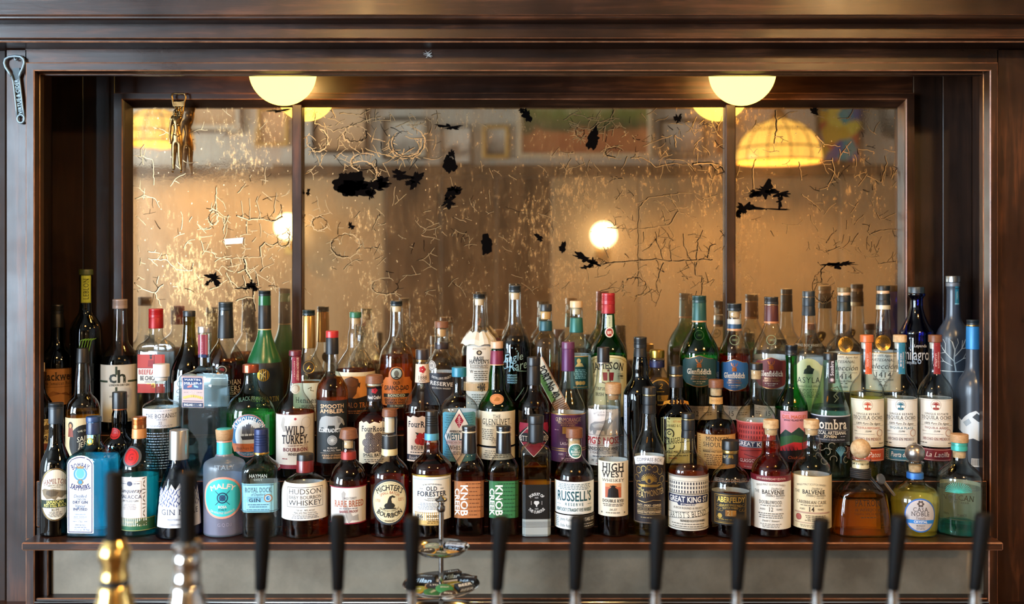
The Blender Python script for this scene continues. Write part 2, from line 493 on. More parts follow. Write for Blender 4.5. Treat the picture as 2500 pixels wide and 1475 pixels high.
# round wall sconces on the panelling (mirrored)
globe_glow = amber_glass('sconce_glass', (1.0, 0.80, 0.48), 9.0)
def sconce(px, py, dpx, label, power):
    x, z, r = wx_(px), wz_(py), dpx / 2 * YV / F
    t = thing('wall_sconce', (x, RY0 + 0.018, z), label, 'lamp', 'round sconces on the panelled wall')
    b = MB(); b.ball((0, r + 0.05, 0), r, 24, 16); b.build('glass_globe', globe_glow, t, True)
    b = MB(); b.lathe([(0.055, -r - 0.03), (0.05, -r - 0.02), (0.02, -r - 0.015), (0.02, -r + 0.004)], 16, 0, r + 0.05)
    b.box(-0.05, 0.05, 0, 0.012, -r - 0.09, -r + 0.0, 0.003)
    b.tube([(0, 0.008, -r - 0.05), (0, 0.03, -r - 0.06), (0, r + 0.05, -r - 0.03)], 0.008, 8)
    b.build('bracket', brass, t, True, 40)
    return t
sconce(1469, 575, 62, 'glowing round wall sconce mirrored in the middle pane', 20)
sconce(716, 556, 62, 'glowing round wall sconce mirrored behind the first mullion', 20)

# ------------------------------------------------------------------ back bar joinery
YM = 2.30                      # mirror plane
YFR = 2.275                    # front of the mirror frame
YC, YP = 2.045, 2.070          # face of the casing and of the pilasters
ZSH = CAMZ - 0.541             # shelf top
Z2 = CAMZ - 0.447              # second tier
Z3 = CAMZ - 0.372              # third tier
back_bar = thing('back_bar', (0, 2.2, 0), 'dark stained wooden back bar with cornice, niche and stepped bottle shelves', 'back bar')
BX, BY = 0.0, 2.2
def bb(mb, name, mats, **k):
    o = mb.build(name, mats, **k)
    o.parent = back_bar; o.location = (-BX, -BY, 0)
    return o
def frame_h(name, outline, x0, x1, mats, mids):
    """outline [(Y, z)] swept along x; mids: material per edge"""
    n = len(outline); b = MB()
    V = [(x0, y, z) for y, z in outline] + [(x1, y, z) for y, z in outline]
    Fc = [[i, (i + 1) % n, n + (i + 1) % n, n + i] for i in range(n)]
    b.add(V, Fc, mids); b.add(V[:n], [list(range(n))], 0); b.add(V[n:], [list(range(n))[::-1]], 0)
    return bb(b, name, mats)
XA, XB = -1.32, 1.32
# crown fascia with a bead under it
zt = Z(36, 1.9670)
pts = [(2.09, zt + 0.25), (1.9710, zt + 0.25), (1.9710, zt + 0.0015), (1.9685, zt)]
for k in range(7):
    a = pi / 2 - k * pi / 6 * 0.9
    r = (Z(36, 1.9630) - Z(49, 1.9630)) / 2
    pts.append((1.9670 - r * cos(pi / 2 - k * pi / 6) * 0.9 * (1 if k not in (0, 6) else 0), zt - r + r * cos(k * pi / 6)))
zb_ = pts[-1][1]
pts += [(2.000, zb_), (2.09, zb_)]
frame_h('crown_moulding', pts, XA, XB, W2H, [0, 0, 1] + [1, 1, 0, 0, 0, 0] + [0] * (len(pts) - 9))
# second fascia with a stepped lower edge
za, zc, zd = Z(58, 2.000) + 0.002, Z(92, 2.000), Z(104, 2.013)
frame_h('frieze_board', [(2.088, za), (2.000, za), (2.000, zc), (1.998, zc - 0.0015), (2.010, zc - 0.003), (2.010, zd + 0.0022), (2.0115, zd), (2.088, zd)], XA, XB, W2H, [0, 0, 1, 0, 0, 1, 0, 0])
# cove under the frieze
zd2 = Z(120, YP)
cp = [(2.084, zd)] + [(2.017 + (YP - 2.017) * sin(k * pi / 12), zd - (zd - zd2) * (1 - cos(k * pi / 12))) for k in range(7)] + [(2.084, zd2)]
frame_h('cove_moulding', cp, XA, XB, W2H, [0] * len(cp))
# header board above the opening
zh = Z(152, YP)
frame_h('header_board', [(2.084, zd2), (YP, zd2), (YP, Z(178, YC)), (2.084, Z(178, YC))], X(62, YP), X(2437, YP), W2H, [0] * 4)
# casing round the opening: face, bevelled inside edge, mitred corners
def casing():
    xo0, xo1, zo = X(62, YC), X(2437, YC), Z(152, YC)
    xi0, xi1, zi = X(84, YC), X(2417, YC), Z(173, YC)
    xn0, xn1, zn = X(96, YC + 0.020), X(2402, YC + 0.020), Z(180, YC + 0.020)
    zbot = ZSH - 0.0224
    yb = YP + 0.0005
    e = 0.0021
    rings = [  # (x offset helper) as list of (xl, xr, ztop, y)
        (xo0, xo1, zo, yb), (xo0, xo1, zo, YC + e), (xo0 + e, xo1 - e, zo - e, YC), (xi0 - e, xi1 + e, zi + e, YC), (xi0, xi1, zi, YC + e * 0.7),
        (xn0, xn1, zn, YC + 0.020), (xn0 + 0.001, xn1 - 0.001, zn - 0.001, YC + 0.022), (xn0 + 0.001, xn1 - 0.001, zn - 0.001, YC + 0.038)]
    mids = [0, 1, 0, 1, 0, 1, 0]
    for part in ('casing_stile', 'casing_stile', 'casing_rail'):
        pass
    b = MB()
    V = []; Fc = []
    for (xl, xr, z, y) in rings: V += [(xl, y, z), (xl, y, zbot)]
    for k in range(len(rings) - 1): Fc.append([2 * k, 2 * k + 1, 2 * k + 3, 2 * k + 2])
    b.add(V, Fc, mids); bb(b, 'casing_stile', W2V)
    b = MB(); V = []; Fc = []
    for (xl, xr, z, y) in rings: V += [(xr, y, z), (xr, y, zbot)]
    for k in range(len(rings) - 1): Fc.append([2 * k, 2 * k + 2, 2 * k + 3, 2 * k + 1])
    b.add(V, Fc, mids); bb(b, 'casing_stile', W2V)
    b = MB(); V = []; Fc = []
    for (xl, xr, z, y) in rings: V += [(xl, y, z), (xr, y, z)]
    for k in range(len(rings) - 1): Fc.append([2 * k, 2 * k + 2, 2 * k + 3, 2 * k + 1])
    b.add(V, Fc, mids); bb(b, 'casing_rail', W2H)
casing()
# pilasters either side, recessed dark returns beyond
for s in (0, 1):
    x0, x1 = (X(15, YP), X(66, YP)) if s == 0 else (X(2433, YP), X(2500, YP) + 0.1)
    b = MB(); b.box(x0, x1, YP, YP + 0.014, 0.3, zd2 - 0.0005, 0.0015, 0, 0); bb(b, 'pilaster', W2V)
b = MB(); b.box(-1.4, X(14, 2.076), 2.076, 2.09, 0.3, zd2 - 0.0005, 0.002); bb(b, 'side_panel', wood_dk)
# niche: back panels, sides, ceiling
NX = 1.056
def planks(x0, x1, w, y, z0, z1, name):
    n = max(1, round((x1 - x0) / w)); w = (x1 - x0) / n
    for i in range(n):
        b = MB(); b.box(x0 + i * w + 0.0006, x0 + (i + 1) * w - 0.0006, y, y + 0.012, z0, z1, 0.0012); bb(b, name, W2I)
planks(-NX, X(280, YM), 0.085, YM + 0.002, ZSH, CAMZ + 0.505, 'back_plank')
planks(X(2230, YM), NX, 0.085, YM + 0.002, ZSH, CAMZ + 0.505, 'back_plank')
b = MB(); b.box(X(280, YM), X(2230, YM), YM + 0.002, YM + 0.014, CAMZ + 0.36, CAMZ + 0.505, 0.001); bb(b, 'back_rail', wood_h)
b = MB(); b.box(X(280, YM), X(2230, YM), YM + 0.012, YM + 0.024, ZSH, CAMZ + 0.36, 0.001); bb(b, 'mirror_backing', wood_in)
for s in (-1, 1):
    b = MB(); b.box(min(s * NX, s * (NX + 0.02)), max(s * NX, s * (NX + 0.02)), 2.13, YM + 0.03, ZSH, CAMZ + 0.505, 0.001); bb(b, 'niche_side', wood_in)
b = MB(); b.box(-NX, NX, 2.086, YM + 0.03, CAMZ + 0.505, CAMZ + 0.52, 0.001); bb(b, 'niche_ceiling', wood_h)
# shelf with a rounded worn nosing, stepped tiers
shelf_m = noisy('black_shelf_top', (0.008, 0.006, 0.006), (0.02, 0.015, 0.013), 60, 0.22, 0.05)
znb = Z(1345, 1.934)
xl, xr = X(52, 1.934), X(2450, 1.934)
b = MB(); b.box(xl + 0.003, xr - 0.003, 1.992, 2.0445, ZSH - 0.022, ZSH, 0.0005); b.box(X(98, 2.06), X(2400, 2.06), 2.0446, 2.0855, ZSH - 0.022, ZSH, 0.0005); b.box(-NX, NX, 2.0856, 2.34, ZSH - 0.022, ZSH, 0.0005); sh = bb(b, 'bottle_shelf', shelf_m)
b = MB()
b.box(xl, xr, 1.934, 1.9918, znb, ZSH, 0.0022, 0, 1)
o = b.build('shelf_nosing', [wood_h, worn]); o.parent = back_bar; o.location = (0, -BY, 0)
b = MB(); b.box(X(98, 2.065), X(2400, 2.065), 2.048, 2.0857, ZSH + 0.0002, Z2, 0.0015, 0, 1); b.box(-NX, NX, 2.0857, 2.158, ZSH + 0.0002, Z2, 0.0005, 0, 0); bb(b, 'shelf_step', [shelf_m, worn])
b = MB(); b.box(-NX, NX, 2.1582, 2.29, ZSH + 0.0002, Z3, 0.0015, 0, 1); bb(b, 'shelf_step', [shelf_m, worn])
# apron below the shelf
apron_m = noisy('grey_metal_panel', (0.14, 0.11, 0.075), (0.27, 0.22, 0.155), 7, 0.45, 0.05, (1, 1, 1), 0.4, 15.0)
YA = 2.078
zab = Z(1459, YA)
b = MB(); b.box(X(124, YA), X(2402, YA), YA, YA + 0.012, zab - 0.02, znb + 0.01, 0.001); bb(b, 'apron_panel', apron_m)
b = MB(); b.box(X(100, YA), X(124, YA) - 0.0003, YA - 0.012, YA + 0.01, zab - 0.02, znb + 0.01, 0.002, 0, 1); bb(b, 'apron_bead', W2V)
for (p0, p1) in ((62, 84), (2414, 2437)):
    b = MB(); b.box(X(p0, YC), X(p1, YC), YC, YP - 0.0003, zab - 0.3, ZSH - 0.0225, 0.002, 0, 1); bb(b, 'base_stile', W2V)
b = MB(); b.box(X(84, 2.05), X(2414, 2.05), 2.05, 2.092, Z(1478, 2.05) - 0.02, Z(1461, 2.05), 0.002, 0, 1); bb(b, 'apron_rail', W2H)
b = MB(); b.tube([(X(84, 2.045), 2.047, Z(1472, 2.045)), (X(2414, 2.045), 2.047, Z(1472, 2.045))], 0.0035, 10); bb(b, 'metal_bead', steel, smooth=True)
ZCT = CAMZ - 0.70
b = MB(); b.box(-1.35, 1.35, 1.66, 2.1, ZCT - 0.04, ZCT, 0.004); bb(b, 'back_counter', wood_h)
b = MB(); b.box(-1.33, 1.33, 1.70, 2.3, 0.0, ZCT - 0.04, 0.004); bb(b, 'base_cabinet', wood_v)

# ------------------------------------------------------------------ the old mirror
mir, nt, out = new_mat('aged_mirror')
tc = N(nt, 'ShaderNodeTexCoord')
gm = N(nt, 'ShaderNodeBsdfGlossy', Roughness=0.0); gm.inputs[0].default_value = (0.80, 0.675, 0.51, 1)
mp = N(nt, 'ShaderNodeMapping'); mp.inputs['Scale'].default_value = (110, 1, 34); nt.links.new(tc.outputs['Object'], mp.inputs[0])
ns = N(nt, 'ShaderNodeTexNoise', Scale=1.6, Detail=9.0, Roughness=0.72); nt.links.new(mp.outputs[0], ns.inputs['Vector'])
mp2 = N(nt, 'ShaderNodeMapping'); mp2.inputs['Scale'].default_value = (1, 1, 0.8); nt.links.new(tc.outputs['Object'], mp2.inputs[0])
nb = N(nt, 'ShaderNodeTexNoise', Scale=4.5, Detail=5.0, Roughness=0.6, Distortion=0.4); nt.links.new(mp2.outputs[0], nb.inputs['Vector'])
nf = N(nt, 'ShaderNodeTexNoise', Scale=95.0, Detail=4.0, Roughness=0.7); nt.links.new(tc.outputs['Object'], nf.inputs['Vector'])
streak = math_node(nt, 'ADD', math_node(nt, 'MULTIPLY', ns.outputs[0], 0.55), math_node(nt, 'ADD', math_node(nt, 'MULTIPLY', nb.outputs[0], 0.45), math_node(nt, 'MULTIPLY', nf.outputs[0], 0.22)))
fleck = ramp(nt, streak, [(0.665, (0, 0, 0)), (0.77, (1, 1, 1))])          # flaked, scattering silver
haze = ramp(nt, nb.outputs[0], [(0.25, (0.03,) * 3), (0.75, (0.22,) * 3)])
g2 = N(nt, 'ShaderNodeBsdfGlossy', Roughness=0.40); g2.inputs[0].default_value = (0.86, 0.53, 0.22, 1)
g3n = N(nt, 'ShaderNodeBsdfGlossy', Roughness=0.14); g3n.inputs[0].default_value = (0.80, 0.62, 0.43, 1)
bp = N(nt, 'ShaderNodeBump', Strength=0.35, Distance=0.004); nt.links.new(nf.outputs[0], bp.inputs['Height']); nt.links.new(bp.outputs[0], g2.inputs['Normal'])
# embossed, blistered areas that bend the reflection
nv = N(nt, 'ShaderNodeTexVoronoi', Scale=13.0, feature='SMOOTH_F1'); nt.links.new(mp2.outputs[0], nv.inputs['Vector'])
nm = N(nt, 'ShaderNodeTexNoise', Scale=3.1, Detail=2.0); nt.links.new(mp2.outputs[0], nm.inputs['Vector'])
mask = ramp(nt, nm.outputs[0], [(0.60, (0, 0, 0)), (0.70, (1, 1, 1))])
hgt = math_node(nt, 'MULTIPLY', math_node(nt, 'ADD', nv.outputs[0], math_node(nt, 'MULTIPLY', nf.outputs[0], 0.4)), mask.outputs[0])
bp2 = N(nt, 'ShaderNodeBump', Strength=0.03, Distance=0.008); nt.links.new(hgt, bp2.inputs['Height']); nt.links.new(bp2.outputs[0], gm.inputs['Normal'])
m1 = N(nt, 'ShaderNodeMixShader'); nt.links.new(haze.outputs[0], m1.inputs[0]); nt.links.new(gm.outputs[0], m1.inputs[1]); nt.links.new(g3n.outputs[0], m1.inputs[2])
m2 = N(nt, 'ShaderNodeMixShader'); nt.links.new(math_node(nt, 'MULTIPLY', fleck.outputs[0], 0.5), m2.inputs[0]); nt.links.new(m1.outputs[0], m2.inputs[1]); nt.links.new(g2.outputs[0], m2.inputs[2])
# brown stain of the old varnish
df = N(nt, 'ShaderNodeBsdfDiffuse'); df.inputs[0].default_value = (0.20, 0.10, 0.04, 1)
mp3 = N(nt, 'ShaderNodeMapping'); mp3.inputs['Scale'].default_value = (16, 1, 3.2); nt.links.new(tc.outputs['Object'], mp3.inputs[0])
nst = N(nt, 'ShaderNodeTexNoise', Scale=1.0, Detail=9.0, Roughness=0.68); nt.links.new(mp3.outputs[0], nst.inputs['Vector'])
stain = ramp(nt, math_node(nt, 'ADD', math_node(nt, 'MULTIPLY', nst.outputs[0], 0.6), math_node(nt, 'MULTIPLY', nb.outputs[0], 0.4)), [(0.30, (0.03,) * 3), (0.46, (0.10,) * 3), (0.60, (0.34,) * 3)])
m3 = N(nt, 'ShaderNodeMixShader'); nt.links.new(stain.outputs[0], m3.inputs[0]); nt.links.new(m2.outputs[0], m3.inputs[1]); nt.links.new(df.outputs[0], m3.inputs[2])
nt.links.new(m3.outputs[0], out.inputs[0])

mirror = thing('bar_mirror', (0, YM, CAMZ - 0.35), 'large aged three-pane bar mirror with cracked, flaking silver behind the bottles', 'mirror')
def mm(mb, name, mats, **k):
    o = mb.build(name, mats, **k); o.parent = mirror; o.location = (0, -YM, -(CAMZ - 0.35)); return o
PANES = ((324, 713), (733, 1776), (1796, 2192))
zp0, zp1 = CAMZ - 0.36, Z(262, YM)
pane_objs = []
for (a, c) in PANES:
    b = MB(); b.add([(X(a, YM), YM, zp0), (X(c, YM), YM, zp0), (X(c, YM), YM, zp1), (X(a, YM), YM, zp1),
                     (X(a, YM), YM + 0.005, zp0), (X(c, YM), YM + 0.005, zp0), (X(c, YM), YM + 0.005, zp1), (X(a, YM), YM + 0.005, zp1)],
                    [[0, 1, 2, 3], [4, 7, 6, 5], [0, 4, 5, 1], [1, 5, 6, 2], [2, 6, 7, 3], [3, 7, 4, 0]])
    pane_objs.append(mm(b, 'mirror_pane', mir))
for (a, c) in ((711, 735), (1774, 1798)):
    b = MB(); b.box(X(a, YFR), X(c, YFR), YFR + 0.008, YM + 0.004, zp0, zp1 + 0.004, 0.0018, 0, 1); mm(b, 'mirror_mullion', [wood_v, wood_v])
# bevelled frame, mitred
def mirror_frame():
    ys = YFR
    R_ = [(X(277, ys), X(2233, ys), Z(227, ys), YM + 0.001), (X(277, ys), X(2233, ys), Z(227, ys), ys + 0.0012), (X(278, ys), X(2232, ys), Z(228, ys), ys),
          (X(297, ys), X(2214, ys), Z(241, ys), ys), (X(299, ys), X(2212, ys), Z(243, ys), ys + 0.0015), (X(302, ys), X(2210, ys), Z(246, ys), ys + 0.004),
          (X(325, YM), X(2191, YM), Z(262.5, YM), YM - 0.0005)]
    mids = [0, 1, 0, 1, 0, 0]
    for side in (0, 1, 2):
        b = MB(); V = []; Fc = []
        for (xl, xr, z, y) in R_:
            V += [(xl, y, z), (xl, y, zp0)] if side == 0 else ([(xr, y, z), (xr, y, zp0)] if side == 1 else [(xl, y, z), (xr, y, z)])
        for k in range(len(R_) - 1): Fc.append([2 * k, 2 * k + 1, 2 * k + 3, 2 * k + 2] if side == 0 else [2 * k, 2 * k + 2, 2 * k + 3, 2 * k + 1])
        b.add(V, Fc, mids); mm(b, 'mirror_frame_rail' if side == 2 else 'mirror_frame_stile', W2H if side == 2 else W2V)
mirror_frame()
# ------------------------------------------------------------------ lettering: outlines of the built-in font, laid out flat
GL = {}
def load_glyphs(chars):
    objs = []
    def mk(s, bold):
        c = bpy.data.curves.new('g', 'FONT'); c.body = s; c.resolution_u = 2; c.size = 1.0
        if bold: c.offset = 0.022
        o = bpy.data.objects.new('g', c); COL.objects.link(o); objs.append(o); return o
    jobs = []
    for bold in (0, 1):
        bar = mk('|', bold)
        for ch in chars: jobs.append((ch, bold, mk(ch, bold), mk(ch + '|', bold), bar))
    bpy.context.view_layer.update()
    dg = bpy.context.evaluated_depsgraph_get()
    cache = {}
    def mesh(o):
        if o.name in cache: return cache[o.name]
        e = o.evaluated_get(dg); m = e.to_mesh()
        r = ([(v.co.x, v.co.y) for v in m.vertices], [list(p.vertices) for p in m.polygons])
        e.to_mesh_clear(); cache[o.name] = r; return r
    cap = None
    for ch, bold, o, ob, bar in jobs:
        V, Fc = mesh(o)
        adv = max([v[0] for v in mesh(ob)[0]]) - max([v[0] for v in mesh(bar)[0]])
        GL[(ch, bold)] = ([[V[i] for i in f] for f in Fc], adv)
    for ch in 'M':
        P, adv = GL[(ch, 0)]
        GL[(ch, 1)] = ([[(x + d, y) for x, y in p] for d in (-0.022, 0.0, 0.022) for p in P], adv + 0.03)
    capH = max(v[1] for p in GL[('H', 0)][0] for v in p)
    for k, (P, adv) in list(GL.items()):
        P = [[(x / capH, y / capH) for x, y in p] for p in P]
        GL[k] = (P, adv / capH)
        # serif variant: slabs on stems that end on the base line or the cap line
        S = list(P)
        if k[0].isalpha() or k[0].isdigit():
            ys_ = [y for p in P for _, y in p]
            lo, hi = min(ys_), max(ys_)
            for lv in {0.0 if abs(lo) < 0.06 else lo, 1.0 if abs(hi - 1) < 0.08 else hi, 0.66}:
                for p in P:
                    for a, b2 in zip(p, p[1:] + p[:1]):
                        if abs(a[1] - lv) < 0.05 and abs(b2[1] - lv) < 0.05 and abs(a[1] - b2[1]) < 0.012 and 0.05 < abs(a[0] - b2[0]) < 0.30:
                            x0, x1 = min(a[0], b2[0]), max(a[0], b2[0])
                            yy = (a[1] + b2[1]) / 2; t = 0.075 if lv < 0.3 else -0.075
                            S.append([(x0 - 0.10, min(yy, yy + t)), (x1 + 0.10, min(yy, yy + t)), (x1 + 0.10, max(yy, yy + t)), (x0 - 0.10, max(yy, yy + t))])
        GL[(k[0], k[1] + 2)] = (S, adv / capH + 0.08)
    for o in objs:
        c = o.data; bpy.data.objects.remove(o); bpy.data.curves.remove(c)
load_glyphs("ABCDEFGHIJKLMNOPQRSTUVWXYZabcdefghijklmnopqrstuvwxyz0123456789&'.,!-/%*#$éóñÓÑÁÍ°")

# art items; x is arc length from the label centre line, y the image row; all in pixels at the row's scale
def T(s, y, h, w=None, c='1a1a1a', x=0, f='s', arc=0, sh=0.0, rot=0, tr=0.0):
    return ('T', s, y, h, w, c, x, f, arc, sh, rot, tr)
def Mi(y0, y1, n, w, c='555555', x=0, al='c'): return ('M', y0, y1, n, w, c, x, al)
def R(x0, y0, x1, y1, c): return ('P', [(x0, y0), (x1, y0), (x1, y1), (x0, y1)], c)
def P_(pts, c): return ('P', pts, c)
def O(x, y, rx, ry, c, n=24): return ('P', [(x + rx * cos(2 * pi * i / n), y + ry * sin(2 * pi * i / n)) for i in range(n)], c)
def G(x, y, rx, ry, th, c, n=28, a0=0, a1=360):
    return ('G', x, y, rx, ry, th, c, n, a0, a1)
def H(y, w, c='333333', th=1.0, x=0): return R(x - w / 2, y - th / 2, x + w / 2, y + th / 2, c)
def Star(x, y, r, c, n=5, q=0.42):
    return ('P', [(x + (r if i % 2 == 0 else r * q) * sin(pi * i / n), y - (r if i % 2 == 0 else r * q) * cos(pi * i / n)) for i in range(2 * n)], c)
def Box(x0, y0, x1, y1, th, c):
    return ('X', [R(x0, y0, x1, y0 + th, c), R(x0, y1 - th, x1, y1, c), R(x0, y0 + th, x0 + th, y1 - th, c), R(x1 - th, y0 + th, x1, y1 - th, c)])
def Ln(pts, th, c): return ('L', pts, th, c)
def Many(*a): return ('X', list(a))

def Leaf(x, y, L, ang, c):
    a = radians(ang); u, v = cos(a), -sin(a)
    return ('P', [(x - u * L, y - v * L), (x - v * L * .24, y + u * L * .24), (x + u * L, y + v * L), (x + v * L * .24, y - u * L * .24)], c)
_rnd = random.Random(3)
def art_polys(it, out):
    k = it[0]
    if k == 'X':
        for q in it[1]: art_polys(q, out)
    elif k == 'P': out.append((it[1], it[2]))
    elif k == 'G':
        _, x, y, rx, ry, th, c, n, a0, a1 = it
        for i in range(n):
            t0 = radians(a0 + (a1 - a0) * i / n); t1 = radians(a0 + (a1 - a0) * (i + 1) / n)
            out.append(([(x + rx * cos(t0), y + ry * sin(t0)), (x + rx * cos(t1), y + ry * sin(t1)),
                         (x + (rx - th) * cos(t1), y + (ry - th) * sin(t1)), (x + (rx - th) * cos(t0), y + (ry - th) * sin(t0))], c))
    elif k == 'L':
        _, pts, th, c = it
        for (ax, ay), (bx, by) in zip(pts, pts[1:]):
            L = sqrt((bx - ax) ** 2 + (by - ay) ** 2) or 1
            nx, ny = -(by - ay) / L * th / 2, (bx - ax) / L * th / 2
            ex, ey = (bx - ax) / L * th * 0.3, (by - ay) / L * th * 0.3
            out.append(([(ax - ex + nx, ay - ey + ny), (bx + ex + nx, by + ey + ny), (bx + ex - nx, by + ey - ny), (ax - ex - nx, ay - ey - ny)], c))
    elif k == 'M':
        _, y0, y1, n, w, c, x, al = it
        for i in range(n):
            y = y0 + (y1 - y0) * (i + 0.5) / n
            h = min(2.2, (y1 - y0) / n * 0.5)
            ww = w * _rnd.uniform(0.72, 1.0)
            xx = x - ww / 2 if al == 'c' else x - w / 2
            e = xx + ww
            while xx < e - 1:
                l = min(_rnd.uniform(3, 9), e - xx)
                out.append(([(xx, y - h / 2), (xx + l, y - h / 2), (xx + l, y + h / 2), (xx, y + h / 2)], c))
                xx += l + 1.6
    elif k == 'T':
        _, s, y, h, w, c, x, f, arc, sh, rot, tr = it
        var = (1 if 'b' in f else 0) + (2 if 'r' in f else 0)
        if 'i' in f: sh = sh or 0.28
        adv = []
        for ch in s:
            a = 0.42 if ch == ' ' else GL.get((ch, var), GL[('o', var)])[1]
            adv.append(a + tr)
        tot = sum(adv) - tr
        sx = h if w is None else w / tot
        pen = -tot * sx / 2
        cr, sr = cos(radians(rot)), sin(radians(rot))
        for ch, a in zip(s, adv):
            if ch != ' ' and (ch, var) in GL:
                mid = pen + a * sx / 2
                for p in GL[(ch, var)][0]:
                    q = []
                    for gx, gy in p:
                        lx = pen + (gx + sh * (gy - 0.5)) * sx; ly = (gy - 0.5) * h      # ly up
                        if arc:
                            t = mid / arc; dx = lx - mid
                            px = arc * sin(t) + dx * cos(t) + ly * sin(t)
                            py = arc * (cos(t) - 1) - dx * sin(t) + ly * cos(t)
                            lx, ly = px, py
                        q.append((x + lx * cr + ly * sr, y - (ly * cr - lx * sr)))
                    out.append((q, c))
            pen += a * sx

def clip_axis(poly, ax, v, keep_low):
    r = []
    n = len(poly)
    for i in range(n):
        a, b2 = poly[i], poly[(i + 1) % n]
        ia = (a[ax] <= v) if keep_low else (a[ax] >= v)
        ib = (b2[ax] <= v) if keep_low else (b2[ax] >= v)
        if ia: r.append(a)
        if ia != ib:
            t = (v - a[ax]) / (b2[ax] - a[ax])
            r.append((a[0] + (b2[0] - a[0]) * t, a[1] + (b2[1] - a[1]) * t))
    return r
def slices(poly, ax, step):
    lo = min(p[ax] for p in poly); hi = max(p[ax] for p in poly)
    if hi - lo <= step * 1.25: return [poly]
    k0 = math.floor(lo / step) + 1
    out = []; cur = poly; v = k0 * step
    while v < hi and len(cur) >= 3:
        a = clip_axis(cur, ax, v, True)
        if len(a) >= 3: out.append(a)
        cur = clip_axis(cur, ax, v, False); v += step
    if len(cur) >= 3: out.append(cur)
    return out

def convex_parts(poly):
    """split a simple polygon into triangles unless it is convex"""
    n = len(poly); sgn = 0; ok = True
    for i in range(n):
        a, b2, c = poly[i], poly[(i + 1) % n], poly[(i + 2) % n]
        z = (b2[0] - a[0]) * (c[1] - b2[1]) - (b2[1] - a[1]) * (c[0] - b2[0])
        if abs(z) > 1e-9:
            if sgn == 0: sgn = 1 if z > 0 else -1
            elif (z > 0) != (sgn > 0): ok = False; break
    if ok: return [poly]
    from mathutils.geometry import tessellate_polygon
    from mathutils import Vector
    return [[poly[i] for i in t] for t in tessellate_polygon([[Vector((p[0], p[1], 0)) for p in poly]])]

# ------------------------------------------------------------------ bottle materials
def thin_glass(key, tint, edge=0.35):
    k = 'glass_' + key
    if k in MATS: return MATS[k]
    m, nt, out = new_mat(k)
    lw = N(nt, 'ShaderNodeLayerWeight', Blend=0.5)
    f = lw.outputs['Facing']
    f3 = math_node(nt, 'POWER', f, 2.6)
    mixc = N(nt, 'ShaderNodeMix', data_type='RGBA')
    mixc.inputs['A'].default_value = (*tint, 1); mixc.inputs['B'].default_value = (*[t * edge for t in tint], 1)
    nt.links.new(f3, mixc.inputs['Factor'])
    tr = N(nt, 'ShaderNodeBsdfTransparent'); nt.links.new(mixc.outputs['Result'], tr.inputs[0])
    gl = N(nt, 'ShaderNodeBsdfGlossy', Roughness=0.015)
    tc = N(nt, 'ShaderNodeTexCoord')
    nz = N(nt, 'ShaderNodeTexNoise', Scale=38.0, Detail=1.0); nt.links.new(tc.outputs['Object'], nz.inputs['Vector'])
    bp = N(nt, 'ShaderNodeBump', Strength=0.12, Distance=0.004); nt.links.new(nz.outputs[0], bp.inputs['Height']); nt.links.new(bp.outputs[0], gl.inputs['Normal'])
    fr = math_node(nt, 'ADD', math_node(nt, 'MULTIPLY', math_node(nt, 'POWER', f, 3.6), 0.80), 0.055)
    mx = N(nt, 'ShaderNodeMixShader'); nt.links.new(fr, mx.inputs[0]); nt.links.new(tr.outputs[0], mx.inputs[1]); nt.links.new(gl.outputs[0], mx.inputs[2])
    nt.links.new(mx.outputs[0], out.inputs[0])
    MATS[k] = m; return m
def frosted(key, col, trans=0.45):
    k = 'frosted_' + key
    if k in MATS: return MATS[k]
    m, nt, out = new_mat(k)
    d = N(nt, 'ShaderNodeBsdfDiffuse'); d.inputs[0].default_value = (*col, 1)
    t = N(nt, 'ShaderNodeBsdfTranslucent'); t.inputs[0].default_value = (*col, 1)
    tp = N(nt, 'ShaderNodeBsdfTransparent'); tp.inputs[0].default_value = (*[min(1, c ** 0.5) for c in col], 1)
    g = N(nt, 'ShaderNodeBsdfGlossy', Roughness=0.28)
    m1 = N(nt, 'ShaderNodeMixShader'); m1.inputs[0].default_value = 0.5
    nt.links.new(d.outputs[0], m1.inputs[1]); nt.links.new(t.outputs[0], m1.inputs[2])
    m2 = N(nt, 'ShaderNodeMixShader'); m2.inputs[0].default_value = trans
    nt.links.new(m1.outputs[0], m2.inputs[1]); nt.links.new(tp.outputs[0], m2.inputs[2])
    lw = N(nt, 'ShaderNodeLayerWeight', Blend=0.5)
    fr = math_node(nt, 'ADD', math_node(nt, 'MULTIPLY', math_node(nt, 'POWER', lw.outputs['Facing'], 3.0), 0.4), 0.05)
    m3 = N(nt, 'ShaderNodeMixShader'); nt.links.new(fr, m3.inputs[0]); nt.links.new(m2.outputs[0], m3.inputs[1]); nt.links.new(g.outputs[0], m3.inputs[2])
    nt.links.new(m3.outputs[0], out.inputs[0])
    MATS[k] = m; return m
def liquid_mat(key, col):
    k = 'liquid_' + key
    if k in MATS: return MATS[k]
    m, nt, out = new_mat(k)
    g = N(nt, 'ShaderNodeBsdfGlass', Roughness=0.0, IOR=1.34); g.inputs[0].default_value = (*col, 1)
    tp = N(nt, 'ShaderNodeBsdfTransparent'); tp.inputs[0].default_value = (*[c ** 0.9 for c in col], 1)
    mx = N(nt, 'ShaderNodeMixShader'); mx.inputs[0].default_value = 0.5
    nt.links.new(g.outputs[0], mx.inputs[1]); nt.links.new(tp.outputs[0], mx.inputs[2])
    nt.links.new(mx.outputs[0], out.inputs[0])
    MATS[k] = m; return m
